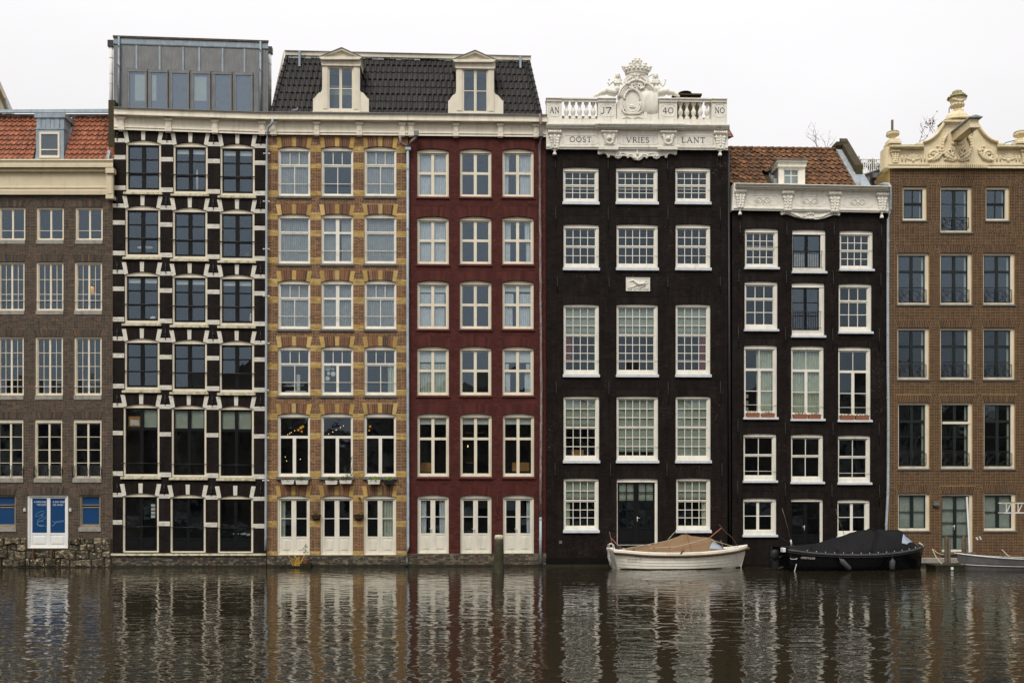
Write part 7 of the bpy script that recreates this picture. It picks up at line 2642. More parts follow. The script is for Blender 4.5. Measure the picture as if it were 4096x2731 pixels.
mb.tube([(uc, 1.35, zc_ - .19), (uc, 1.35, zc_ - .30), (uc + .05, 1.35, zc_ - .36), (uc + .02, 1.35, zc_ - .42), (uc - .05, 1.35, zc_ - .40)], .014, 6)
obj('hoist_hook', mb, 'iron', hb)
shrub('gable_shrub', 'small shrub with dry brown leaves beside the cream gable', h7, zM, [[(738, 690), (742, 630), (770, 580), (795, 550)], [(738, 690), (775, 680), (805, 640), (825, 600)], [(880, 600), (850, 560), (820, 520), (800, 480)], [(880, 600), (870, 540), (860, 500), (850, 470)], [(770, 580), (750, 550), (730, 540)], [(860, 530), (890, 500), (905, 490)]], -.9, ('leaf_dry', .40, 3))

# ================================================================== boats
class Boat:
    def __init__(s, name, X, Y, yaw, label, cat='boat'):
        s.X, s.Y, s.c, s.s = X, Y, math.cos(R(yaw)), math.sin(R(yaw))
        s.root = empty(name, (X, Y, 0), R(yaw))
        tag(s.root, label, cat)

    def L(s, px, py, d):
        """a measured point at d metres from the viewer, in the boat's own frame"""
        x, y, z = (px - CXP) / FPX * d - s.X, d - CAMD - s.Y, CAMZ + (HOR - py) / FPX * d
        return (x * s.c + y * s.s, -(-x * s.s + y * s.c), z)


def lerp_tab(tab, x, k):
    for a, b in zip(tab[:-1], tab[1:]):
        if x <= b[0]:
            t = max(0, min(1, (x - a[0]) / (b[0] - a[0])))
            return a[k] + (b[k] - a[k]) * t
    return tab[-1][k]


def dense(tab, n):
    """smooth resampling of a station table (Catmull-Rom)"""
    out = []
    m = len(tab)
    for i in range(m - 1):
        p0, p1, p2, p3 = tab[max(0, i - 1)], tab[i], tab[i + 1], tab[min(m - 1, i + 2)]
        for j in range(n):
            t = j / n
            out.append(tuple(.5 * (2 * b + (c - a) * t + (2 * a - 5 * b + 4 * c - d) * t * t + (3 * b - a - 3 * c + d) * t ** 3) for a, b, c, d in zip(p0, p1, p2, p3)))
    out.append(tab[-1])
    return out


def hull(b, tab, mat, laps, name='hull', keel=-.3, lap=.014):
    st = dense(tab, 3)
    rings = []
    nl = laps if laps else 6
    for (xt, xw, ht, hw, sh) in st:
        half = []
        for j in range(nl + 1):
            t = j / nl
            z = sh * (1 - t) + keel * t
            if z >= 0:
                f = (z / sh) ** .75
                hb_ = hw + (ht - hw) * f
                xx_ = xw + (xt - xw) * (z / sh)
            else:
                f = 1 - (z / keel) ** 2
                hb_ = hw * max(.05, f)
                xx_ = xw
            half.append((xx_, max(.012, hb_), z))
            if laps and 0 < j < nl and hb_ > .1:
                half[-1] = (xx_, hb_ + lap, z)
                half.append((xx_, hb_, z - .004))
            elif laps and 0 < j < nl:
                half.append((xx_, max(.012, hb_), z - .004))
        rings.append([(x, v, z) for x, v, z in half] + [(x, -v, z) for x, v, z in reversed(half)])
    mb = MB()
    mb.loft(rings, True, True)
    return obj(name, mb, mat, b.root), st


def edge_line(st, dz, out, side=1):
    return [(xt, side * (ht + out), sh + dz) for (xt, xw, ht, hw, sh) in st]


def cover(b, rid, sheer_of, beam_of, mat, p0=1.5, name='canvas_cover', n=14, hem=.02):
    """canvas stretched from gunwale over a ridge. rid = [(x, ridge_z, power)]"""
    rd = dense(rid, 4)
    rings = []
    for (x, rz, pw) in rd:
        s_, bm_ = sheer_of(x), beam_of(x)
        top = []
        for i in range(n + 1):
            t = -1 + 2 * i / n
            zz_ = s_ + hem + max(.01, rz - s_ - hem) * (1 - abs(t) ** pw)
            zz_ += (1 - abs(t) ** 3) * (.010 * math.sin(7 * x + 4 * t) + .007 * math.sin(19 * x - 7 * t) + .006 * math.sin(31 * x + 13 * t))
            top.append((x, -t * bm_, zz_))
        top.append((x, -bm_, s_ - .05)); top.insert(0, (x, bm_, s_ - .05))
        rings.append(top)
    mb = MB()
    mb.loft(rings, False, False)
    mb.add(rings[0], [tuple(range(len(rings[0])))])
    mb.add(rings[-1], [tuple(range(len(rings[-1])))])
    return obj(name, mb, mat, b.root, smooth=True)


def cover_patch(b, rid, sheer_of, beam_of, corners, mat, off=.012, hem=.02, n=7):
    """clear panel sewn into the cover; corners are (x, t) on the cover's surface"""
    def at_(x, t):
        pw, rz = lerp_tab([(r[0], r[2]) for r in rid], x, 1), lerp_tab([(r[0], r[1]) for r in rid], x, 1)
        s_ = sheer_of(x)
        return (x, t * beam_of(x) + off, s_ + hem + (rz - s_ - hem) * (1 - abs(t) ** pw) + off)
    A, B, C, D = corners
    rows = []
    for i in range(n + 1):
        f = i / n
        row = []
        for j in range(n + 1):
            g = j / n
            x = (A[0] * (1 - g) + B[0] * g) * (1 - f) + (D[0] * (1 - g) + C[0] * g) * f
            t = (A[1] * (1 - g) + B[1] * g) * (1 - f) + (D[1] * (1 - g) + C[1] * g) * f
            row.append(at_(x, t))
        rows.append(row)
    mb = MB()
    mb.loft([r + [(x, v - .02, z - .02) for x, v, z in reversed(r)] for r in rows])
    return obj('cover_window', mb, mat, b.root, smooth=False)


# ---- white sloop with tan cover
b = Boat('white_sloop', 3.80, -1.16, 4.0, 'white lapstrake sloop with tan canvas cover and rope fender')
TW = [(0, .20, .78, .50, .70), (.5, .55, .90, .74, .665), (1.3, 1.3, 1.0, .90, .60), (2.3, 2.3, 1.03, .93, .58), (3.3, 3.25, .98, .82, .60), (4.1, 4.0, .80, .58, .65), (4.78, 4.62, .52, .30, .715), (5.25, 5.0, .20, .08, .79), (5.42, 5.14, .03, .02, .83)]
hl, st = hull(b, TW, 'gel_white', 8)
mb = MB()
rail = [(st[0][0] - .03, 0, st[0][4])]
for sd in (1, -1):
    ln = edge_line(st, .0, .02, sd)
    mb.loft([[(x, v - sd * .10, z - .02), (x, v + sd * .015, z - .05), (x, v + sd * .015, z + .055), (x, v - sd * .05, z + .075), (x, v - sd * .10, z + .06)] for x, v, z in ln], True, True)
obj('gunwale', mb, 'gel_white', b.root, bevel=.006)
mb = MB()
mb.loft([[(xt, ht * .96, sh + .03), (xt, 0, sh + .06), (xt, -ht * .96, sh + .03), (xt, 0, sh - .05)] for (xt, xw, ht, hw, sh) in st])
obj('deck', mb, 'gel_white', b.root)
mb = MB()                                           # rope fender, laid in turns
for sd in (1, -1):
    ln = edge_line(st, -.075, .035, sd)
    mb.tube(ln, .042, 8)
    tot = []
    for (p, q) in zip(ln[:-1], ln[1:]):
        d = (Vector(q) - Vector(p)).length
        for k_ in range(max(1, int(d / .045))):
            t = k_ / max(1, int(d / .045))
            c = Vector(p).lerp(Vector(q), t)
            if sd > 0:
                mb.ell(tuple(c), (.018, .05, .05), 6, 5, rot=.6)
obj('rope_fender', mb, 'rope_brown', b.root, smooth=True)
mb = MB()
for sd in (1, -1):
    mb.tube([(xw, sd * (hw + .004), .025) for (xt, xw, ht, hw, sh) in st], .028, 6)
obj('waterline_scum', mb, 'wet_algae', b.root, smooth=True)
mb = MB(); mb.ell((5.42, 0, .74), (.11, .14, .09), 10, 6); mb.ell((5.34, .05, .73), (.10, .12, .085), 10, 6); obj('bow_fender', mb, 'rope_brown', b.root, smooth=True)
sh_of = lambda x: lerp_tab([(t[0], t[4]) for t in TW], x, 1)
bm_of = lambda x: lerp_tab([(t[0], t[2]) for t in TW], x, 1) * .93
RW = [(.55, .72, 2), (.8, .76, 1.6), (1.4, .87, 1.35), (2.15, 1.03, 1.4), (2.75, 1.25, 1.7), (2.95, 1.285, 1.9), (3.5, 1.21, 1.9), (3.98, 1.14, 1.9), (4.2, .98, 1.8), (4.5, .70, 2)]
cv = cover(b, RW, sh_of, bm_of, 'canvas_tan')
def seam(pts, r, mat, nm='rope'):
    mb = MB(); mb.tube([b.L(*p) for p in pts], r, 6); return obj(nm, mb, mat, b.root, smooth=True)
# side window sewn into the cover
cover_patch(b, RW, sh_of, bm_of, [(3.72, .86), (3.99, .42), (4.30, .60), (4.24, .90)], 'clear_vinyl')
mb = MB(); mb.tube([(2.98, v * .99 * bm_of(2.98), sh_of(2.98) + .03 + (1.30 - sh_of(2.98)) * (1 - abs(v) ** 1.9)) for v in [1, .9, .75, .5, .25, 0, -.3]], .018, 6); obj('cover_seam', mb, 'canvas_tan', b.root, smooth=True)
seam([(2508, 2192, 36.3), (2580, 2179, 36.9), (2660, 2164, 37.0), (2725, 2143, 37)], .012, 'rope_pale')
seam([(2600, 2191, 36.15), (2700, 2186, 36.12), (2760, 2172, 36.2), (2800, 2160, 36.3), (2838, 2150, 36.5)], .012, 'rope_pale')
seam([(2838, 2150, 36.5), (2862, 2130, 36.8), (2885, 2111, 37)], .016, 'rope_red')
seam([(2876, 2096, 37), (2900, 2125, 37), (2930, 2150, 37), (2952, 2186, 37.2)], .012, 'rope_brown')
seam([(2845, 2158, 36.6), (2890, 2172, 36.8), (2952, 2189, 37)], .011, 'rope_pale')
seam([(2438, 2126, 36.9), (2443, 2150, 36.85), (2452, 2190, 36.8)], .018, 'wood_old', 'flag_staff')
seam([(2444, 2150, 36.9), (2462, 2170, 36.8), (2485, 2195, 36.7)], .014, 'rope_red')
seam([(2703, 2124, 37.8), (2690, 2137, 37.6), (2672, 2157, 37.3)], .010, 'rope_pale', 'mooring_line')
for x_, y_ in ((2616, 2190), (2678, 2189), (2733, 2187), (2726, 2194)):
    mb = MB(); mb.ell(b.L(x_, y_, 36.08), (.05, .03, .03), 6, 5); obj('red_knot', mb, 'rope_red', b.root, smooth=True)
for pts in ([(2536, 2196, 36.1), (2541, 2215, 35.95), (2543, 2224, 35.9)], [(2735, 2200, 35.95), (2722, 2214, 35.95)], [(2524, 2209, 36.0), (2535, 2197, 36.1)]):
    mb = MB(); mb.tube([b.L(*p) for p in pts], .022, 6); obj('strap', mb, 'plastic_black', b.root)
for i in range(9):
    x_ = 1.0 + i * .42
    mb = MB(); mb.ell((x_, bm_of(x_) + .012, sh_of(x_) + .045), (.016, .012, .016), 6, 4); obj('snap', mb, 'cold_white', b.root)
mb = MB()                                           # boarding ladder over the transom
for y_ in (.14, -.12):
    mb.tube([(.10, y_ + .25, .60), (.08, y_ + .25, .92), (.0, y_ + .25, .97), (-.10, y_ + .25, .92), (-.10, y_ + .25, .45), (.0, y_ + .25, .05)], .018, 8)
for z_ in (.5, .32, .16):
    mb.tube([(-.08 + (.5 - z_) * .15, .13, z_), (-.08 + (.5 - z_) * .15, .39, z_)], .02, 8)
obj('boarding_ladder', mb, 'steel', b.root, smooth=True)
mb = MB()
mb.ell((.28, .1, .78), (.11, .1, .09), 8, 5); mb.ell((.42, -.1, .77), (.10, .1, .10), 8, 5)
obj('outboard_bracket', mb, 'plastic_black', b.root, smooth=True)
mb = MB(); p = b.L(2885, 2180, 37); mb.tube([b.L(2883, 2160, 37), b.L(2892, 2192, 37)], .022, 6); obj('bollard', mb, 'wood_old', b.root)
p = b.L(2508, 2239, 36.0)
lettering('lettering', 'silhouet 17', .10, (p[0], -(.80 + .12), p[2]), b.root, 'rope_brown', rot=(R(82), 0, R(-9)), sx=1.2)

# ---- black sloop
b = Boat('black_sloop', 10.22, -1.72, 4.5, 'glossy black sloop under a black canvas cover with two grey fenders')
TB = [(0, .10, .86, .76, .82), (.8, .85, .98, .90, .71), (1.8, 1.8, 1.05, .96, .64), (2.9, 2.9, 1.05, .93, .625), (3.9, 3.85, .95, .76, .665), (4.7, 4.6, .72, .50, .745), (5.3, 5.17, .40, .22, .83), (5.62, 5.47, .12, .06, .895), (5.70, 5.55, .03, .02, .91)]
hl, st = hull(b, TB, 'gel_black', 0)
hl.data.polygons.foreach_set("use_smooth", [True] * len(hl.data.polygons))
mb = MB()
for sd in (1, -1):
    mb.tube(edge_line(st, -.045, .02, sd), .05, 8)
    mb.tube(edge_line(st, -.12, .012, sd), .02, 6)
obj('rubbing_strake', mb, 'rubber', b.root, smooth=True)
mb = MB()
mb.loft([[(xt, ht * .97, sh + .0), (xt, 0, sh + .05), (xt, -ht * .97, sh), (xt, 0, sh - .06)] for (xt, xw, ht, hw, sh) in st])
obj('deck', mb, 'gel_black', b.root)
sh_of = lambda x: lerp_tab([(t[0], t[4]) for t in TB], x, 1)
bm_of = lambda x: lerp_tab([(t[0], t[2]) for t in TB], x, 1) * .97
RB = [(.12, .87, 2.4), (.8, .90, 2), (1.5, 1.0, 1.7), (2.1, 1.16, 1.6), (2.6, 1.31, 1.7), (3.1, 1.46, 2.0), (3.5, 1.505, 2.3), (4.2, 1.50, 2.3), (4.72, 1.47, 2.2), (4.95, 1.29, 2), (5.28, .98, 2)]
cover(b, RB, sh_of, bm_of, 'canvas_black')
cover_patch(b, RB, sh_of, bm_of, [(4.52, .83), (4.74, .45), (5.12, .62), (4.74, .87)], 'clear_vinyl')
for xb_ in (3.62, 3.72):
    mb = MB(); mb.tube([(xb_ - .55 * abs(v) ** 3, v * 1.0 * bm_of(xb_ - .55 * abs(v) ** 3), sh_of(xb_) + .035 + (1.52 - sh_of(xb_)) * (1 - abs(v) ** 2.25)) for v in [1, .95, .88, .78, .65, .5, .3, 0, -.3]], .020, 6); obj('cover_seam', mb, 'canvas_black', b.root, smooth=True)
for i in range(14):
    x_ = .7 + i * .34
    mb = MB(); mb.ell((x_, bm_of(x_) + .028, sh_of(x_) + .03), (.017, .012, .017), 6, 4); obj('snap', mb, 'cold_white', b.root)
for (px0, py0, px1, py1, dd) in ((3363, 2238, 3401, 2278, 35.15), (3570, 2238, 3568, 2280, 35.5)):
    a, c = Vector(b.L(px0, py0, dd)), Vector(b.L(px1, py1, dd))
    mb = MB()
    ax = [a.lerp(c, t) for t in (-.14, -.05, .0, .12, .5, .88, .97, 1.0)]
    mb.tube([tuple(p) for p in ax], [.022, .03, .055, .098, .10, .095, .06, .02], 12)
    f_ = obj('fender', mb, 'rubber', b.root, smooth=True)
    mb = MB(); mb.tube([tuple(ax[0]), (ax[0].x - .03, ax[0].y - .04, ax[0].z + .25)], .012, 6); obj('fender_line', mb, 'plastic_black', b.root)
p = b.L(3203, 2233, 35.35)
hw_ = lerp_tab([(t[0], t[2]) for t in TB], p[0] + .25, 1)
lettering('lettering', 'LIFESTYLE 600', .105, (p[0], -(hw_ + .005), p[2]), b.root, 'boat_print', rot=(R(84), R(3), R(-5)), sx=.82)
mb = MB()                                           # outboard motor
mo = (-.28, .22)
mb.loft([[(mo[0] + r_ * math.cos(k_ * .5236), mo[1] + .75 * r_ * math.sin(k_ * .5236), z_) for k_ in range(12)] for z_, r_ in ((.36, .10), (.42, .15), (.52, .175), (.66, .17), (.74, .13), (.77, .05))])
mo_ = obj('outboard_motor', mb, 'plastic_black', b.root, smooth=True)
mb = MB()
mb.loft([[(mo[0] - .10, mo[1] - .06, z_), (mo[0] - .10, mo[1] + .06, z_), (mo[0] + .12 * f_, mo[1] + .06, z_), (mo[0] + .12 * f_, mo[1] - .06, z_)] for z_, f_ in ((.44, 1), (.25, .8), (-.1, .6))])
mb.box(mo[0] - .42, mo[0] + .16, mo[1] - .09, mo[1] + .09, .02, .045)
mb.tube([(mo[0] - .15, mo[1], .36), (.02, mo[1], .50)], .05, 8)
mb.tube([(mo[0] + .3, mo[1] + .1, .10), (mo[0] + .1, mo[1] + .1, .04)], .05, 8)
obj('motor_leg', mb, 'plastic_black', b.root)
for (x0, y0, x1, y1) in ((3170, 2263, 3181, 2285),):
    mb = MB(); mb.tube([b.L(3186, 2254, 35.2), b.L(3178, 2284, 35.2)], .016, 6); obj('trim_strut', mb, 'steel', b.root)
mb = MB(); mb.tube([b.L(3161, 2231, 35.4), b.L(3165, 2235, 35.35), b.L(3185, 2235, 35.35), b.L(3189, 2231, 35.35)], .013, 6); obj('grab_handle', mb, 'steel', b.root, smooth=True)
mb = MB(); p = b.L(3138, 2200, 35.55); mb.box(p[0] - .05, p[0] + .06, p[1] - .3, p[1], p[2] - .08, p[2] + .09); obj('stern_pad', mb, 'cold_white', b.root, bevel=.02)
for pts, r_, mt, nm in (([(3128, 2032, 36.9), (3140, 2070, 36.9), (3163, 2158, 36.9)], .010, 'wood_old', 'antenna'), ([(3163, 2158, 36.9), (3166, 2175, 36.9), (3162, 2187, 36.9)], .03, 'steel', 'stern_light'),
                        ([(3343, 2034, 37.6), (3352, 2070, 37.6), (3379, 2143, 37.6)], .009, 'wood_old', 'antenna'), ([(3118, 2145, 37.9), (3140, 2160, 37.5), (3168, 2170, 36.9)], .014, 'plastic_black', 'mooring_line'),
                        ([(3675, 2170, 36.4), (3688, 2178, 36.4), (3694, 2188, 36.4)], .035, 'rope_pale', 'bow_rope')):
    mb = MB(); mb.tube([b.L(*p) for p in pts], r_, 6); obj(nm, mb, mt, b.root, smooth=True)
for (px, py) in ((3248, 2192), (3353, 2202)):
    mb = MB(); p = b.L(px, py, 35.45); mb.box(p[0] - .025, p[0] + .025, p[1] - .06, p[1] + .02, p[2] - .14, p[2] + .07); obj('strap', mb, 'plastic_black', b.root)

# ---- grey metal dinghy
b = Boat('grey_dinghy', 16.85, -2.0, 1.0, 'open grey aluminium dinghy moored at the right edge')
TD = [(-.05, .22, .05, .02, .62), (.25, .35, .26, .12, .58), (.7, .75, .45, .32, .53), (1.4, 1.4, .60, .46, .47), (2.4, 2.4, .66, .52, .42), (3.4, 3.4, .66, .54, .40), (4.0, 4.0, .64, .52, .40)]
st = dense(TD, 3)
mb = MB()
rings = []
for (xt, xw, ht, hw, sh) in st:                       # open shell: outer skin, rim, inner skin
    o_ = [(xt, ht, sh), (xw + (xt - xw) * .5, (ht + hw) / 2 + .02, sh * .5), (xw, hw, 0), (xw, hw * .5, -.12), (xw, -hw * .5, -.12), (xw, -hw, 0), (xw + (xt - xw) * .5, -(ht + hw) / 2 - .02, sh * .5), (xt, -ht, sh)]
    i_ = [(x, v * .93, z + .02) for x, v, z in reversed(o_)]
    rings.append(o_ + i_)
mb.loft(rings, True, True)
obj('hull', mb, 'alu_hull', b.root)
mb = MB()
for sd in (1, -1):
    mb.tube([(xt, sd * ht, sh + .005) for (xt, xw, ht, hw, sh) in st], .026, 8)
    mb.tube([(xw + (xt - xw) * .35, sd * (hw + (ht - hw) * .35 + .025), sh * .35) for (xt, xw, ht, hw, sh) in st], .014, 6)
obj('gunwale', mb, 'steel', b.root, smooth=True)
mb = MB(); mb.box(1.1, 1.4, -.52, .52, .30, .33); obj('thwart', mb, 'wood_old', b.root)
mb = MB(); mb.box(2.6, 2.9, -.58, .58, .27, .30); obj('thwart', mb, 'wood_old', b.root)
mb = MB(); mb.box(.0, .12, -.06, .06, .5, .68); obj('bow_handle', mb, 'rubber', b.root)
mb = MB(); mb.tube([b.L(4008, 2198, 36.6), b.L(4030, 2220, 36.2), b.L(4065, 2240, 35.9)], .022, 6); obj('mooring_line', mb, 'rope_pale', b.root, smooth=True)
mb = MB(); mb.tube([b.L(4010, 2198, 36.6), b.L(4012, 2236, 36.4)], .016, 6); obj('mooring_pin', mb, 'iron', b.root)

# ---- timber post standing in the water
def world_pt(px, py, d):
    return ((px - CXP) / FPX * d, d - CAMD, CAMZ + (HOR - py) / FPX * d)
post = empty('mooring_post', (-.487, -3.75, 0))
tag(post, 'weathered round timber post standing in the canal before the red house', 'post')
mb = MB()
n = 14
rings = []
for z_, r_ in ((-1.2, .195), (0, .19), (.12, .185), (.5, .175), (1.0, .163), (1.22, .16)):
    rings.append([((r_ + .012 * math.sin(3 * k_ + 1)) * math.cos(6.283 * k_ / n) + .012 * z_, (r_ + .012 * math.sin(5 * k_)) * math.sin(6.283 * k_ / n), z_) for k_ in range(n)])
mb.loft(rings)
obj('shaft', mb, 'wood_algae', post, smooth=True)
mb = MB()
rings = [[((r_ + .012 * math.sin(3 * k_ + 1)) * math.cos(6.283 * k_ / n) + .016, (r_ + .012 * math.sin(5 * k_)) * math.sin(6.283 * k_ / n), z_ + .02 * math.sin(2.1 * k_)) for k_ in range(n)] for z_, r_ in ((1.21, .162), (1.31, .155), (1.355, .135), (1.37, .06))]
mb.loft(rings)
obj('post_top', mb, 'mossy_sill', post, smooth=True)
mb = MB()
mb.lathe(0, 0, [(.197, -.3), (.197, .07), (.19, .08)], 14)
obj('wet_foot', mb, 'wet_algae', post, smooth=True)

# ---- landing float with its guide posts
fl = empty('landing_float', (16.45, -1.75, 0), R(1))
tag(fl, 'low dark timber landing float between the black sloop and the dinghy', 'float')
for i in range(4):
    mb = MB(); mb.box(-.55, .62, -.32 + .21 * i, -.12 + .21 * i, .16, .22); obj('plank', mb, 'wood_algae', fl)
mb = MB(); mb.box(-.52, .6, -.30, .48, -.2, .16); obj('pontoon', mb, 'wet_algae', fl)
mb = MB(); mb.box(.05, .14, .50, .53, .02, .12); obj('reflector', mb, 'cold_white', fl)
for i, (px, lab) in enumerate(((3784, 'leftmost grey timber guide post standing by the landing float'), (3796, 'second grey timber guide post from the left by the landing float'), (3853, 'third grey timber guide post, left one of the pair beside the dinghy'), (3866, 'rightmost grey timber guide post, beside the bow of the dinghy'))):
    X_, Y_, Zt = world_pt(px, (2146, 2150, 2144, 2150)[i], 36.75 - .12 * (i % 2))
    g_ = MB()
    e_ = rnd.uniform(-.02, .03)
    g_.loft([[(-.045, -.05, -1.0), (.045, -.05, -1.0), (.045, .05, -1.0), (-.045, .05, -1.0)], [(-.045 + e_, -.05, Zt), (.045 + e_, -.05, Zt - .02), (.04 + e_, .05, Zt + .02), (-.045 + e_, .05, Zt)]])
    o_ = obj('guide_post', g_, 'wood_old', None, bevel=.008)
    o_.location = (X_, Y_, 0)
    tag(o_, lab, 'post', 'guide posts of the landing float')
for k_, (pts, lab) in enumerate((([(3728, 2194, 37.2), (3745, 2228, 36.6), (3768, 2256, 36.0)], 'pale mooring rope running from the wall down to the float'), ([(3728, 2194, 37.2), (3752, 2212, 37), (3785, 2222, 36.8)], 'pale mooring rope slung from the wall to the guide posts'))):
    mb = MB(); mb.tube([(p[0], -p[1], p[2]) for p in (world_pt(*q_) for q_ in pts)], .018, 6)
    tag(obj('mooring_rope', mb, 'rope_pale', None, smooth=True), lab, 'rope', 'ropes at the landing float')
# ---- aluminium ladder reaching into the picture at the right edge
X_, Y_, Z_ = world_pt(4012, 2050, 34.2)
ldr = empty('aluminium_ladder', (X_, Y_, Z_))
tag(ldr, 'aluminium gangway ladder reaching in level from the right edge', 'ladder')
for z_, v_ in ((0, .0), (.35, .0)):
    mb = MB(); mb.box(0, 2.2, v_ - .02, v_ + .02, z_ - .025, z_ + .02); obj('ladder_rail', mb, 'steel', ldr)
for z_, v_ in ((.0, -.45), (.35, -.45)):
    mb = MB(); mb.box(.06, 2.2, v_ - .02, v_ + .02, z_ - .02, z_ + .02); obj('ladder_rail', mb, 'steel', ldr)
for i in range(5):
    mb = MB(); mb.tube([(.12 + .42 * i, 0, 0), (.30 + .42 * i, -.02, .35)], .018, 6); mb.tube([(.12 + .42 * i, 0, .0), (.12 + .42 * i, 0, .35)], .02, 6); obj('ladder_strut', mb, 'steel', ldr)
    mb = MB(); mb.tube([(.2 + .42 * i, 0, 0), (.2 + .42 * i, -.45, 0)], .016, 6); obj('rung', mb, 'steel', ldr)
mb = MB(); mb.box(-.01, .5, -.02, .03, .372, .392); obj('green_tape', mb, 'leaf_bright', ldr)
# the ladder rests on a stage just outside the picture
mb = MB(); mb.box(1.1, 2.4, -.7, .2, -.12, -.03); obj('stage_plate', mb, 'wood_old', ldr)
mb = MB(); mb.tube([(1.5, -.2, -.05), (1.5, -.2, -Z_ - 1)], .08, 8); obj('stage_pile', mb, 'wood_old', ldr)

# ================================================================== flower boxes and small plants
def planter(h, z, x0, y0, x1, y1, mat, label, v0, v1, foliage, name, group, taper=.88):
    hp = House(name, h.y0, math.degrees(math.atan(h.t)), z(x0, y0)[0], label, 'planter', group)
    q = hp.rect(z, x0, y0, x1, y1, v1)
    um, dz = (q[0] + q[1]) / 2, q[3] - q[2]
    W = (q[1] - q[0]) / 2
    mb = MB()
    def rg(zc, f, ins=0):
        vm, vh = (v0 + v1) / 2, (v1 - v0) / 2 * f
        return [(um - W * f + ins, vm - vh + ins, zc), (um + W * f - ins, vm - vh + ins, zc), (um + W * f - ins, vm + vh - ins, zc), (um - W * f + ins, vm + vh - ins, zc)]
    mb.loft([rg(q[2], taper), rg(q[2] + dz * .78, .96), rg(q[2] + dz * .78, 1.0), rg(q[3], 1.0), rg(q[3], 1.0, .012), rg(q[2] + dz * .7, .95, .012)])
    obj('box', mb, mat, hp.root)
    mb = MB(); mb.box(um - W * .93, um + W * .93, (v0 + v1) / 2 - (v1 - v0) * .42, (v0 + v1) / 2 + (v1 - v0) * .42, q[2] + dz * .6, q[2] + dz * .9); obj('soil', mb, 'soil', hp.root)
    for (lm, n_, hh, sz, dr) in foliage:
        mb = MB()
        scatter_leaves(mb, (um, (v0 + v1) / 2 + .02, q[3] + hh * .45), (W * .95, (v1 - v0) * .6, hh), n_, sz, droop=dr)
        obj('foliage', mb, lm, hp.root)
    mb = MB()
    for k_ in range(7):
        a = um + rnd.uniform(-.85, .85) * W
        mb.tube([(a, (v0 + v1) / 2, q[3] - .02), (a + rnd.uniform(-.06, .06), (v0 + v1) / 2 + rnd.uniform(-.04, .05), q[3] + rnd.uniform(.06, .2))], [.006, .002], 4)
    obj('stem', mb, 'twig', hp.root)
    return hp


GW = 'planters under the yellow banded house windows'
planter(h3, zF, 244, 723, 346, 756, 'plastic_white', 'white planter with withered stems, leftmost under the yellow banded house windows', .10, .28, [('leaf_dry', 90, .05, .05, .2), ('leaf', 60, .06, .05, .2)], 'flower_box', GW)
planter(h3, zF, 356, 725, 455, 757, 'plastic_white', 'white planter with upright green stems, second from the left under the windows', .10, .28, [('leaf', 150, .10, .05, 0)], 'flower_box', GW)
planter(h3, zF, 588, 727, 686, 758, 'plastic_white', 'white planter overgrown with trailing red and green leaves', .10, .28, [('leaf', 160, .11, .06, .6), ('leaf_dry', 70, .10, .06, .6)], 'flower_box', GW)
planter(h3, zF, 700, 725, 798, 752, 'plastic_white', 'white planter with tall spindly stems, right one under the middle window', .10, .28, [('leaf', 150, .13, .05, .1), ('leaf_dry', 60, .10, .05, .1)], 'flower_box', GW)
planter(h3, zF, 922, 722, 1021, 756, 'plastic_white', 'white planter with bright lime green leaves spilling over', .10, .28, [('leaf_bright', 150, .09, .06, .5)], 'flower_box', GW)
planter(h3, zF, 1043, 724, 1132, 756, 'plastic_black', 'black planter with low bright green plants', .10, .28, [('leaf_bright', 160, .07, .05, .1)], 'flower_box', GW, .8)
GT = 'terracotta boxes on the low black house sills'
TL = ['left terracotta box on the left sill of the low black house', 'right terracotta box on the left sill of the low black house', 'left terracotta box on the middle sill of the low black house', 'right terracotta box on the middle sill of the low black house', 'left terracotta box on the right sill of the low black house', 'right terracotta box on the right sill of the low black house']
for i, (a, b_, y0, y1) in enumerate(((304, 426, 1458, 1503), (439, 561, 1462, 1505), (723, 850, 1470, 1514), (858, 976, 1472, 1517), (1146, 1273, 1478, 1522), (1281, 1408, 1480, 1524))):
    planter(h6, zK, a, y0, b_, y1, 'terracotta', TL[i], -.02, .095, [('leaf', 70, .05, .045, .1)], 'terracotta_box', GT, .9)
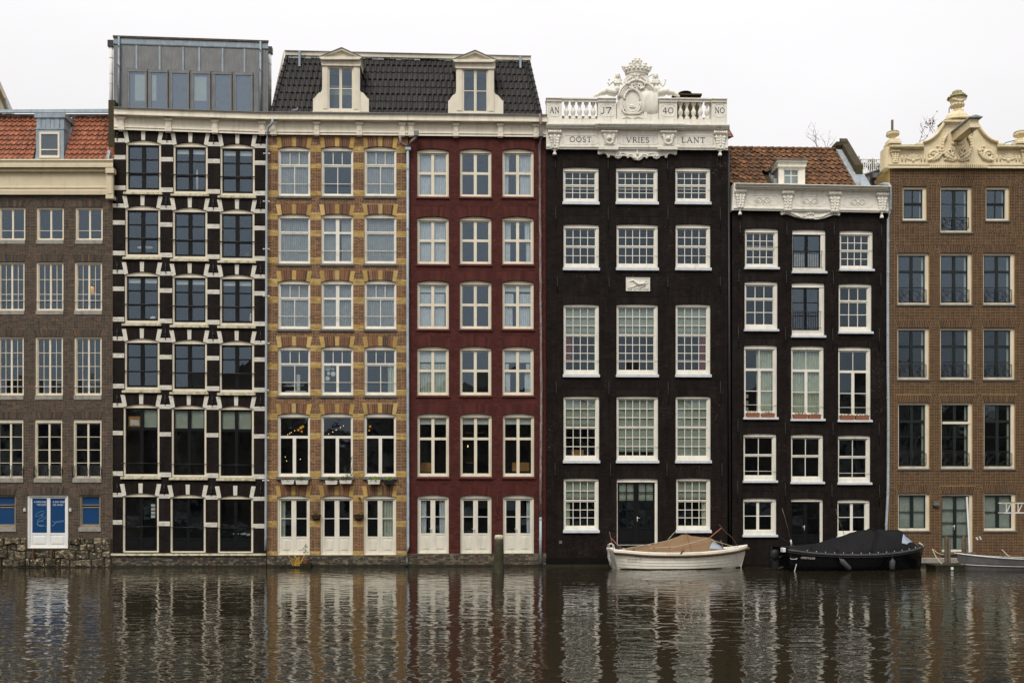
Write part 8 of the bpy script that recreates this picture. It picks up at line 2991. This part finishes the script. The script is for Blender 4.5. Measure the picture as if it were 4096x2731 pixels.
# wire baskets on the piers
for (x0, x1, y0, y1, lab) in ((477, 556, 996, 1036, 'moss lined hanging basket between the left and middle white doors'), (810, 893, 994, 1040, 'moss lined hanging basket between the middle and right white doors')):
    hp = House('hanging_basket', 0, 2, zF(x0, y0)[0], lab, 'basket', 'hanging baskets on the brick piers')
    q = hp.rect(zF, x0, y0, x1, y1, .1)
    um, W, H_ = (q[0] + q[1]) / 2, (q[1] - q[0]) / 2, q[3] - q[2]
    mb = MB()
    mb.loft([[(um + W * r_ * math.cos(math.pi * k_ / 10), .005 + W * .9 * r_ * math.sin(math.pi * k_ / 10), z_) for k_ in range(11)] for z_, r_ in ((q[2], .35), (q[2] + H_ * .3, .75), (q[2] + H_ * .7, .93), (q[3], .97))])
    obj('liner', mb, 'soil', hp.root, smooth=False)
    mb = MB()
    for z_, r_ in ((q[3], 1.02), (q[2] + H_ * .6, .92), (q[2] + H_ * .3, .8)):
        mb.tube([(um + W * r_ * math.cos(math.pi * k_ / 10), .01 + W * .92 * r_ * math.sin(math.pi * k_ / 10), z_) for k_ in range(11)], .010, 5)
    for k_ in range(1, 10, 2):
        mb.tube([(um + W * r_ * math.cos(math.pi * k_ / 10), .012 + W * .93 * r_ * math.sin(math.pi * k_ / 10), q[2] + H_ * f_) for f_, r_ in ((0, .38), (.3, .8), (.6, .92), (1, 1.02))], .008, 5)
    obj('wire_frame', mb, 'rope_brown', hp.root)
    mb = MB(); scatter_leaves(mb, (um, .12, q[3] + .05), (W * .6, .1, .12), 60, .045); scatter_leaves(mb, (um + .08, .08, q[3] + .35), (.05, .04, .35), 26, .04); obj('foliage', mb, 'grass_dry' if x0 > 600 else 'leaf', hp.root)
    mb = MB(); mb.tube([(um + .06, .08, q[3]), (um + .10, .06, q[3] + .4), (um + .07, .05, q[3] + .7)], [.007, .006, .003], 4); obj('stem', mb, 'twig', hp.root)
mb = MB()
u, z_ = h3.P(zF, 857, 862, .08)
mb.ell((u, .08, z_), (.045, .05, .045), 10, 6); mb.tube([(u, 0, z_ + .01), (u, .06, z_)], .025, 8)
obj('security_lamp', mb, 'dark_sill', h3.root, smooth=True)
# climbing stems beside the middle window
hp = House('climbing_plant', 0, 2, zF(790, 600)[0], 'thin climbing plant on the right jamb of the middle dining room window', 'plant')
mb, mc = MB(), MB()
for (pts) in ([(750, 720), (765, 690), (785, 640), (795, 560), (797, 540)], [(770, 720), (790, 680), (800, 620)], [(745, 720), (755, 650), (740, 630)]):
    P_ = [(hp.P(zF, x, y, .06)[0], .08, hp.P(zF, x, y, .06)[1]) for x, y in pts]
    ms = MB(); ms.tube(P_, .006, 4); obj('stem', ms, 'twig', hp.root)
    for p in P_[1:]:
        scatter_leaves(mc, p, (.08, .05, .12), 12, .05)
obj('foliage', mc, 'leaf', hp.root)
# dry grass, pot and seedling on the float at the foot of the yellow banded house
hf = House('sunken_trough', 0, 2, zF(230, 1400)[0], 'half sunken black trough floating below the left white door', 'trough')
q = hf.rect(zF, 228, 1382, 482, 1412, .5)
mb = MB()
mb.loft([[(q[0], .12, -.1), (q[1], .12, -.1), (q[1] - .05, .55, -.1), (q[0] + .1, .55, -.1)], [(q[0] - .02, .10, .10), (q[1], .10, .10), (q[1] - .02, .58, .06), (q[0] + .06, .58, .08)], [(q[0] + .05, .15, .09), (q[1] - .05, .15, .09), (q[1] - .07, .52, .055), (q[0] + .12, .52, .07)], [(q[0] + .05, .15, .0), (q[1] - .05, .15, .0), (q[1] - .07, .52, .0), (q[0] + .12, .52, .0)]])
obj('trough', mb, 'wet_algae', hf.root)
hg = House('dry_grass', 0, 2, zF(370, 1390)[0], 'tuft of golden dry grass growing from the sunken trough', 'grass')
u, z_ = hg.P(zF, 372, 1390, .35)
mb = MB()
for k_ in range(46):
    a, b_ = rnd.gauss(0, .07), rnd.gauss(0, .05)
    hh = rnd.uniform(.2, .42) * (1 if rnd.random() < .7 else .6)
    lx = rnd.gauss(0, .10)
    wv = .009
    mb.loft([[(u + a - wv, .35 + b_, z_ - .05), (u + a + wv, .35 + b_, z_ - .05)], [(u + a + lx * .4 - wv, .35 + b_, z_ + hh * .6), (u + a + lx * .4 + wv, .35 + b_ + .01, z_ + hh * .6)], [(u + a + lx * 1.2, .35 + b_ * 1.5, z_ + hh * rnd.uniform(.75, 1)), (u + a + lx * 1.2 + .002, .35 + b_ * 1.5, z_ + hh)]], False, False)
for k_ in range(16):
    lx = rnd.uniform(-.1, .32)
    mb.loft([[(u - .008, .36, z_), (u + .008, .36, z_)], [(u + lx * .5, .40, z_ + .12), (u + lx * .5 + .01, .40, z_ + .13)], [(u + lx, .45, z_ - .02), (u + lx + .004, .45, z_ - .02)]], False, False)
o_ = obj('blades', mb, 'grass_dry', hg.root, kind='stuff')
hpot = House('orange_pot', 0, 2, zF(435, 1360)[0], 'small orange pot with a leafy seedling in front of the left white door', 'pot')
u, z_ = hpot.P(zF, 435, 1374, .3)
mb = MB(); mb.lathe(u, .3, [(.09, z_), (.125, z_ + .13), (.135, z_ + .13), (.135, z_ + .16), (.115, z_ + .16), (.10, z_ + .1)], 14); obj('pot', mb, 'terracotta', hpot.root, smooth=False)
mb = MB(); mb.box(u - .2, u + .2, .1, .45, .02, z_); obj('stand', mb, 'wet_algae', hpot.root)
mb, mc = MB(), MB()
mb.tube([(u, .3, z_ + .1), (u + .01, .3, z_ + .4), (u - .01, .3, z_ + .75)], [.008, .006, .003], 5)
for k_ in range(9):
    scatter_leaves(mc, (u + rnd.uniform(-.05, .05), .3, z_ + .25 + .06 * k_), (.05, .03, .03), 4, .07)
obj('stem', mb, 'twig', hpot.root); obj('foliage', mc, 'leaf', hpot.root)
# mooring ring on the footing of the yellow banded house
u, z_ = h3.P(zF, 603, 1372, .1)
mb = MB(); mb.tube([(u + .06 * math.cos(a / 10 * 6.283), .09, z_ + .07 * math.sin(a / 10 * 6.283)) for a in range(11)], .018, 6); mb.tube([(u, .0, z_ + .07), (u, .1, z_ + .07)], .02, 6); obj('mooring_ring', mb, 'rope_brown', h3.root, smooth=True)

fix_texts()
